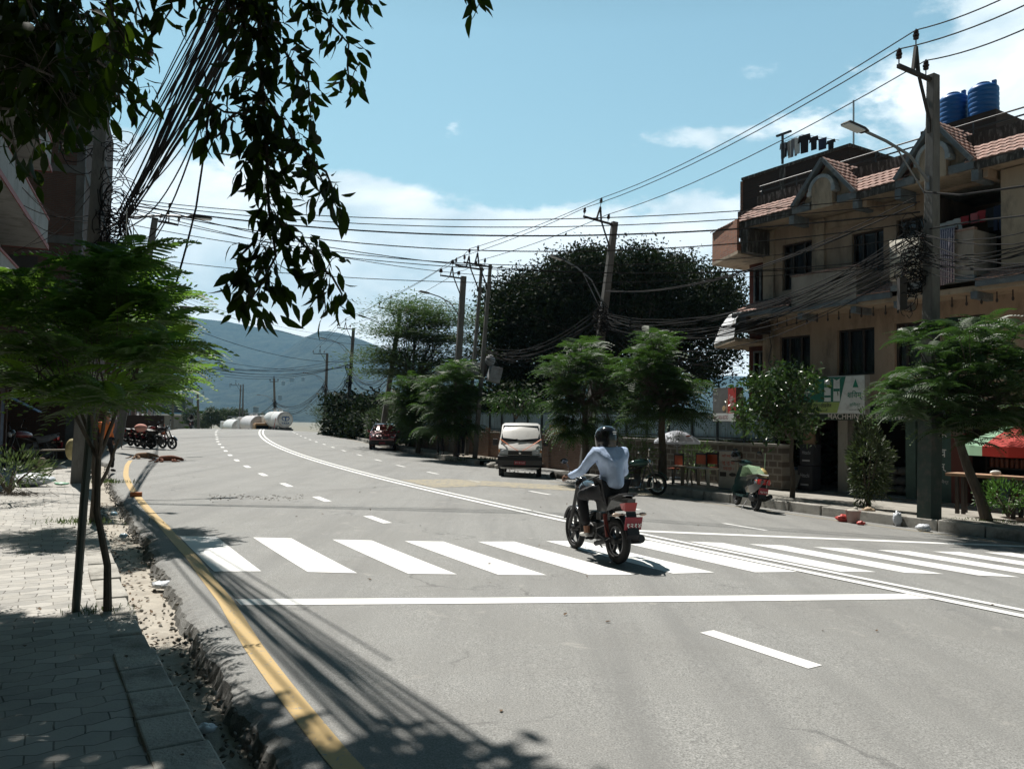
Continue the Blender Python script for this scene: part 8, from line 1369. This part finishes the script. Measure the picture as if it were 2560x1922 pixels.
# sticks, leaves, grit
def litter():
    rs = np.random.RandomState(8); P_, S_ = [], []
    for _ in range(420):
        s = rs.uniform(-5.5, 9); o = -6.86+abs(rs.normal())*.16; P_.append(W(s, o, -.125)); S_.append(rs.uniform(.02, .055))
    for _ in range(60): P_.append(W(rs.uniform(-5, 12), rs.uniform(-6.3, 3), .006)); S_.append(rs.uniform(.02, .05))
    for _ in range(90): P_.append(W(rs.uniform(-5, 12), rs.uniform(-8.6, -7.0), LZ+.02)); S_.append(rs.uniform(.02, .05))
    n = len(P_); V, Fq = inst(leaf_tpl(w=.6, fold=.3, droop=-.35)[0], leaf_tpl()[1], np.array(P_), frame(np.c_[rs.normal(size=(n, 2)), rs.normal(size=n)*.15]), S_); tag(fastmesh('leaf_litter', V, Fq, mat('dry_leaf', (.13, .085, .05), .9, var=.5, scale=30)), 'dry leaves and crumbs strewn along the left gutter', 'leaf litter', kind='stuff')
    P_, S_ = [], []
    for _ in range(260): s = rs.uniform(-5, 9); P_.append(W(s, -6.84+abs(rs.normal())*.1, -.13)); S_.append(rs.uniform(.008, .028))
    for _ in range(160): p = G(rs.uniform(520, 760), rs.normal(1243, 3.5)); P_.append(p); S_.append(rs.uniform(.008, .03))
    for _ in range(700): s = rs.uniform(-6, 22); P_.append(W(s, float(edgeL(s))-rs.uniform(-.02, .14), rs.uniform(-.13, -.02))); S_.append(rs.uniform(.01, .03))
    for _ in range(60): P_.append(W(rs.uniform(12, 21), rs.uniform(6.3, 7.4), .0)); S_.append(rs.uniform(.02, .06))
    for _ in range(400): s = rs.uniform(21, 45); P_.append(W(s, float(kerbR(s))-abs(rs.normal())*.1, .0)); S_.append(rs.uniform(.015, .045))
    oc = np.array([[1, 0, 0], [-1, 0, 0], [0, .8, 0], [0, -.8, 0], [0, 0, .7], [0, 0, -.7]]); V, Fq = inst(oc, [(0, 2, 4), (2, 1, 4), (1, 3, 4), (3, 0, 4), (2, 0, 5), (1, 2, 5), (3, 1, 5), (0, 3, 5)], np.array(P_), frame(rs.normal(size=(len(P_), 3))), S_)
    tag(fastmesh('grit', V, Fq, mat('grit', (.18, .17, .15), .95, var=.4, scale=20)), 'crumbs of asphalt and gravel along the ragged road edge', 'gravel', kind='stuff')
litter()
M_GRASS = leafmat('pavement_grass', (.03, .05, .015), (.09, .12, .04), (.1, .16, .03), .25)
def tuft(label, p, r, n, seed, h=.1):
    rs = np.random.RandomState(seed); bl = np.array([[0, -.05, 0], [0, .05, 0], [.5, .03, .06], [.5, -.03, .06], [1, 0, -.1]]); q = np.c_[rs.normal(size=(n, 2))*r*[1., .5], np.zeros(n)]; D = np.c_[rs.normal(size=(n, 2))*.7, np.ones(n)]; V, Fq = inst(bl[:4], [(0, 1, 2, 3)], q, frame(D), rs.uniform(.6, 1.5, n)*h); o = fastmesh('grass', V, Fq, M_GRASS); o.location = tuple(map(float, p)); tag(o, label, 'grass', kind='stuff')
tuft('grass at the foot of the near jacaranda stem', W(-1.6, -7.15, LZ), .16, 120, 1, .07); tuft('grass round the second jacaranda stem', W(4.3, -7.1, LZ), .28, 260, 2, .1); tuft('short grass between paving blocks', W(1.6, -7.6, LZ), .2, 90, 3, .04); tuft('weedy grass at the kerb break beside the big pole', G(262, 1206, .02), .3, 300, 4, .14); tuft('grass growing from the kerb near the far transformer trees', W(22.3, 7.3, .12), .5, 400, 5, .25); tuft('grass at the foot of the right jacaranda', W(-.1, 8.3, .14), .35, 260, 6, .14)
def pile(label, p, n, seed, L_=.5):
    rs = np.random.RandomState(seed); b = MB()
    for _ in range(n): a = rs.uniform(-.5, .5); c = rs.normal(size=2)*[.3, .12]; b.tube([(c[0]-L_*math.cos(a)/2, c[1]-L_*math.sin(a)/2, .01), (c[0], c[1], .02+rs.uniform(0, .1)), (c[0]+L_*math.cos(a)/2, c[1]+L_*math.sin(a)/2, .01)], .005, 4)
    o = b.build('twig_pile', M_BARK); o.location = tuple(map(float, p)); tag(o, label, 'twigs')
pile('heap of dry twigs at the left picture edge', G(35, 1238, .09), 40, 1)
simple('tin_sheet', 'propped sheet of tin throwing a dark slab of shadow on the road beside the dogs', 'tin sheet', G(330, 1120, .02), head(22), lambda b: (b.bb((-.5, -.01, .9), (1.3, .02, 1.5)), b.bb((-.45, -.02, 0), (-.41, .02, .9)), b.bb((.5, -.02, 0), (.54, .02, .9))), M_DARK)
# ================================================================ unseen houses added beside and behind the viewer to block sky light
for i, (s_, o_, L_, hh, col) in enumerate([(3, -13.6, 8.2, 11., (.42, .36, .30)), (-7, -13.4, 9.2, 9.5, (.36, .38, .36)), (-18, -13.5, 10, 12., (.40, .30, .25)), (-29, -13.2, 10, 10., (.42, .40, .36))]):
    h_ = lframe('roadside_house', ['beige house beside the viewer on the left, outside the picture', 'grey house behind the viewer on the left', 'tall ochre house further behind the viewer', 'cream house farthest behind the viewer'][i], 'building', s_, o_, -.1); b = MB(); b.bb((-9, 0, 0), (0, L_, hh)); b.build('wall', plaster('street_paint_%d' % i, col), h_)
    MB().bb((-9.2, -.2, hh), (.4, L_+.2, hh+.2)).build('roof', M_CONC, h_)
    for z in np.arange(.9, hh-1.5, 2.8):
        for y in np.arange(.8, L_-1.2, 2.4): MB().bb((-.02, y, z), (.03, y+1.2, z+1.35)).build('window', M_GLASS, h_)
# ================================================================ haze: one closed box round the whole scene
def haze():
    b = MB(); b.bb((-9000, -400, -17), (9000, 7600, 1500)); m = bpy.data.materials.new('haze'); m.use_nodes = True; nt = m.node_tree; nt.nodes.clear()
    o = nt.nodes.new('ShaderNodeOutputMaterial'); v = nt.nodes.new('ShaderNodeVolumePrincipled'); v.inputs['Color'].default_value = (.38, .72, 1, 1); v.inputs['Density'].default_value = HAZE_D
    nt.links.new(v.outputs[0], o.inputs['Volume']); ob = b.build('haze', m); tag(ob, 'thin blue haze filling the valley air', 'haze', kind='stuff')
HAZE_D = .000105
haze()
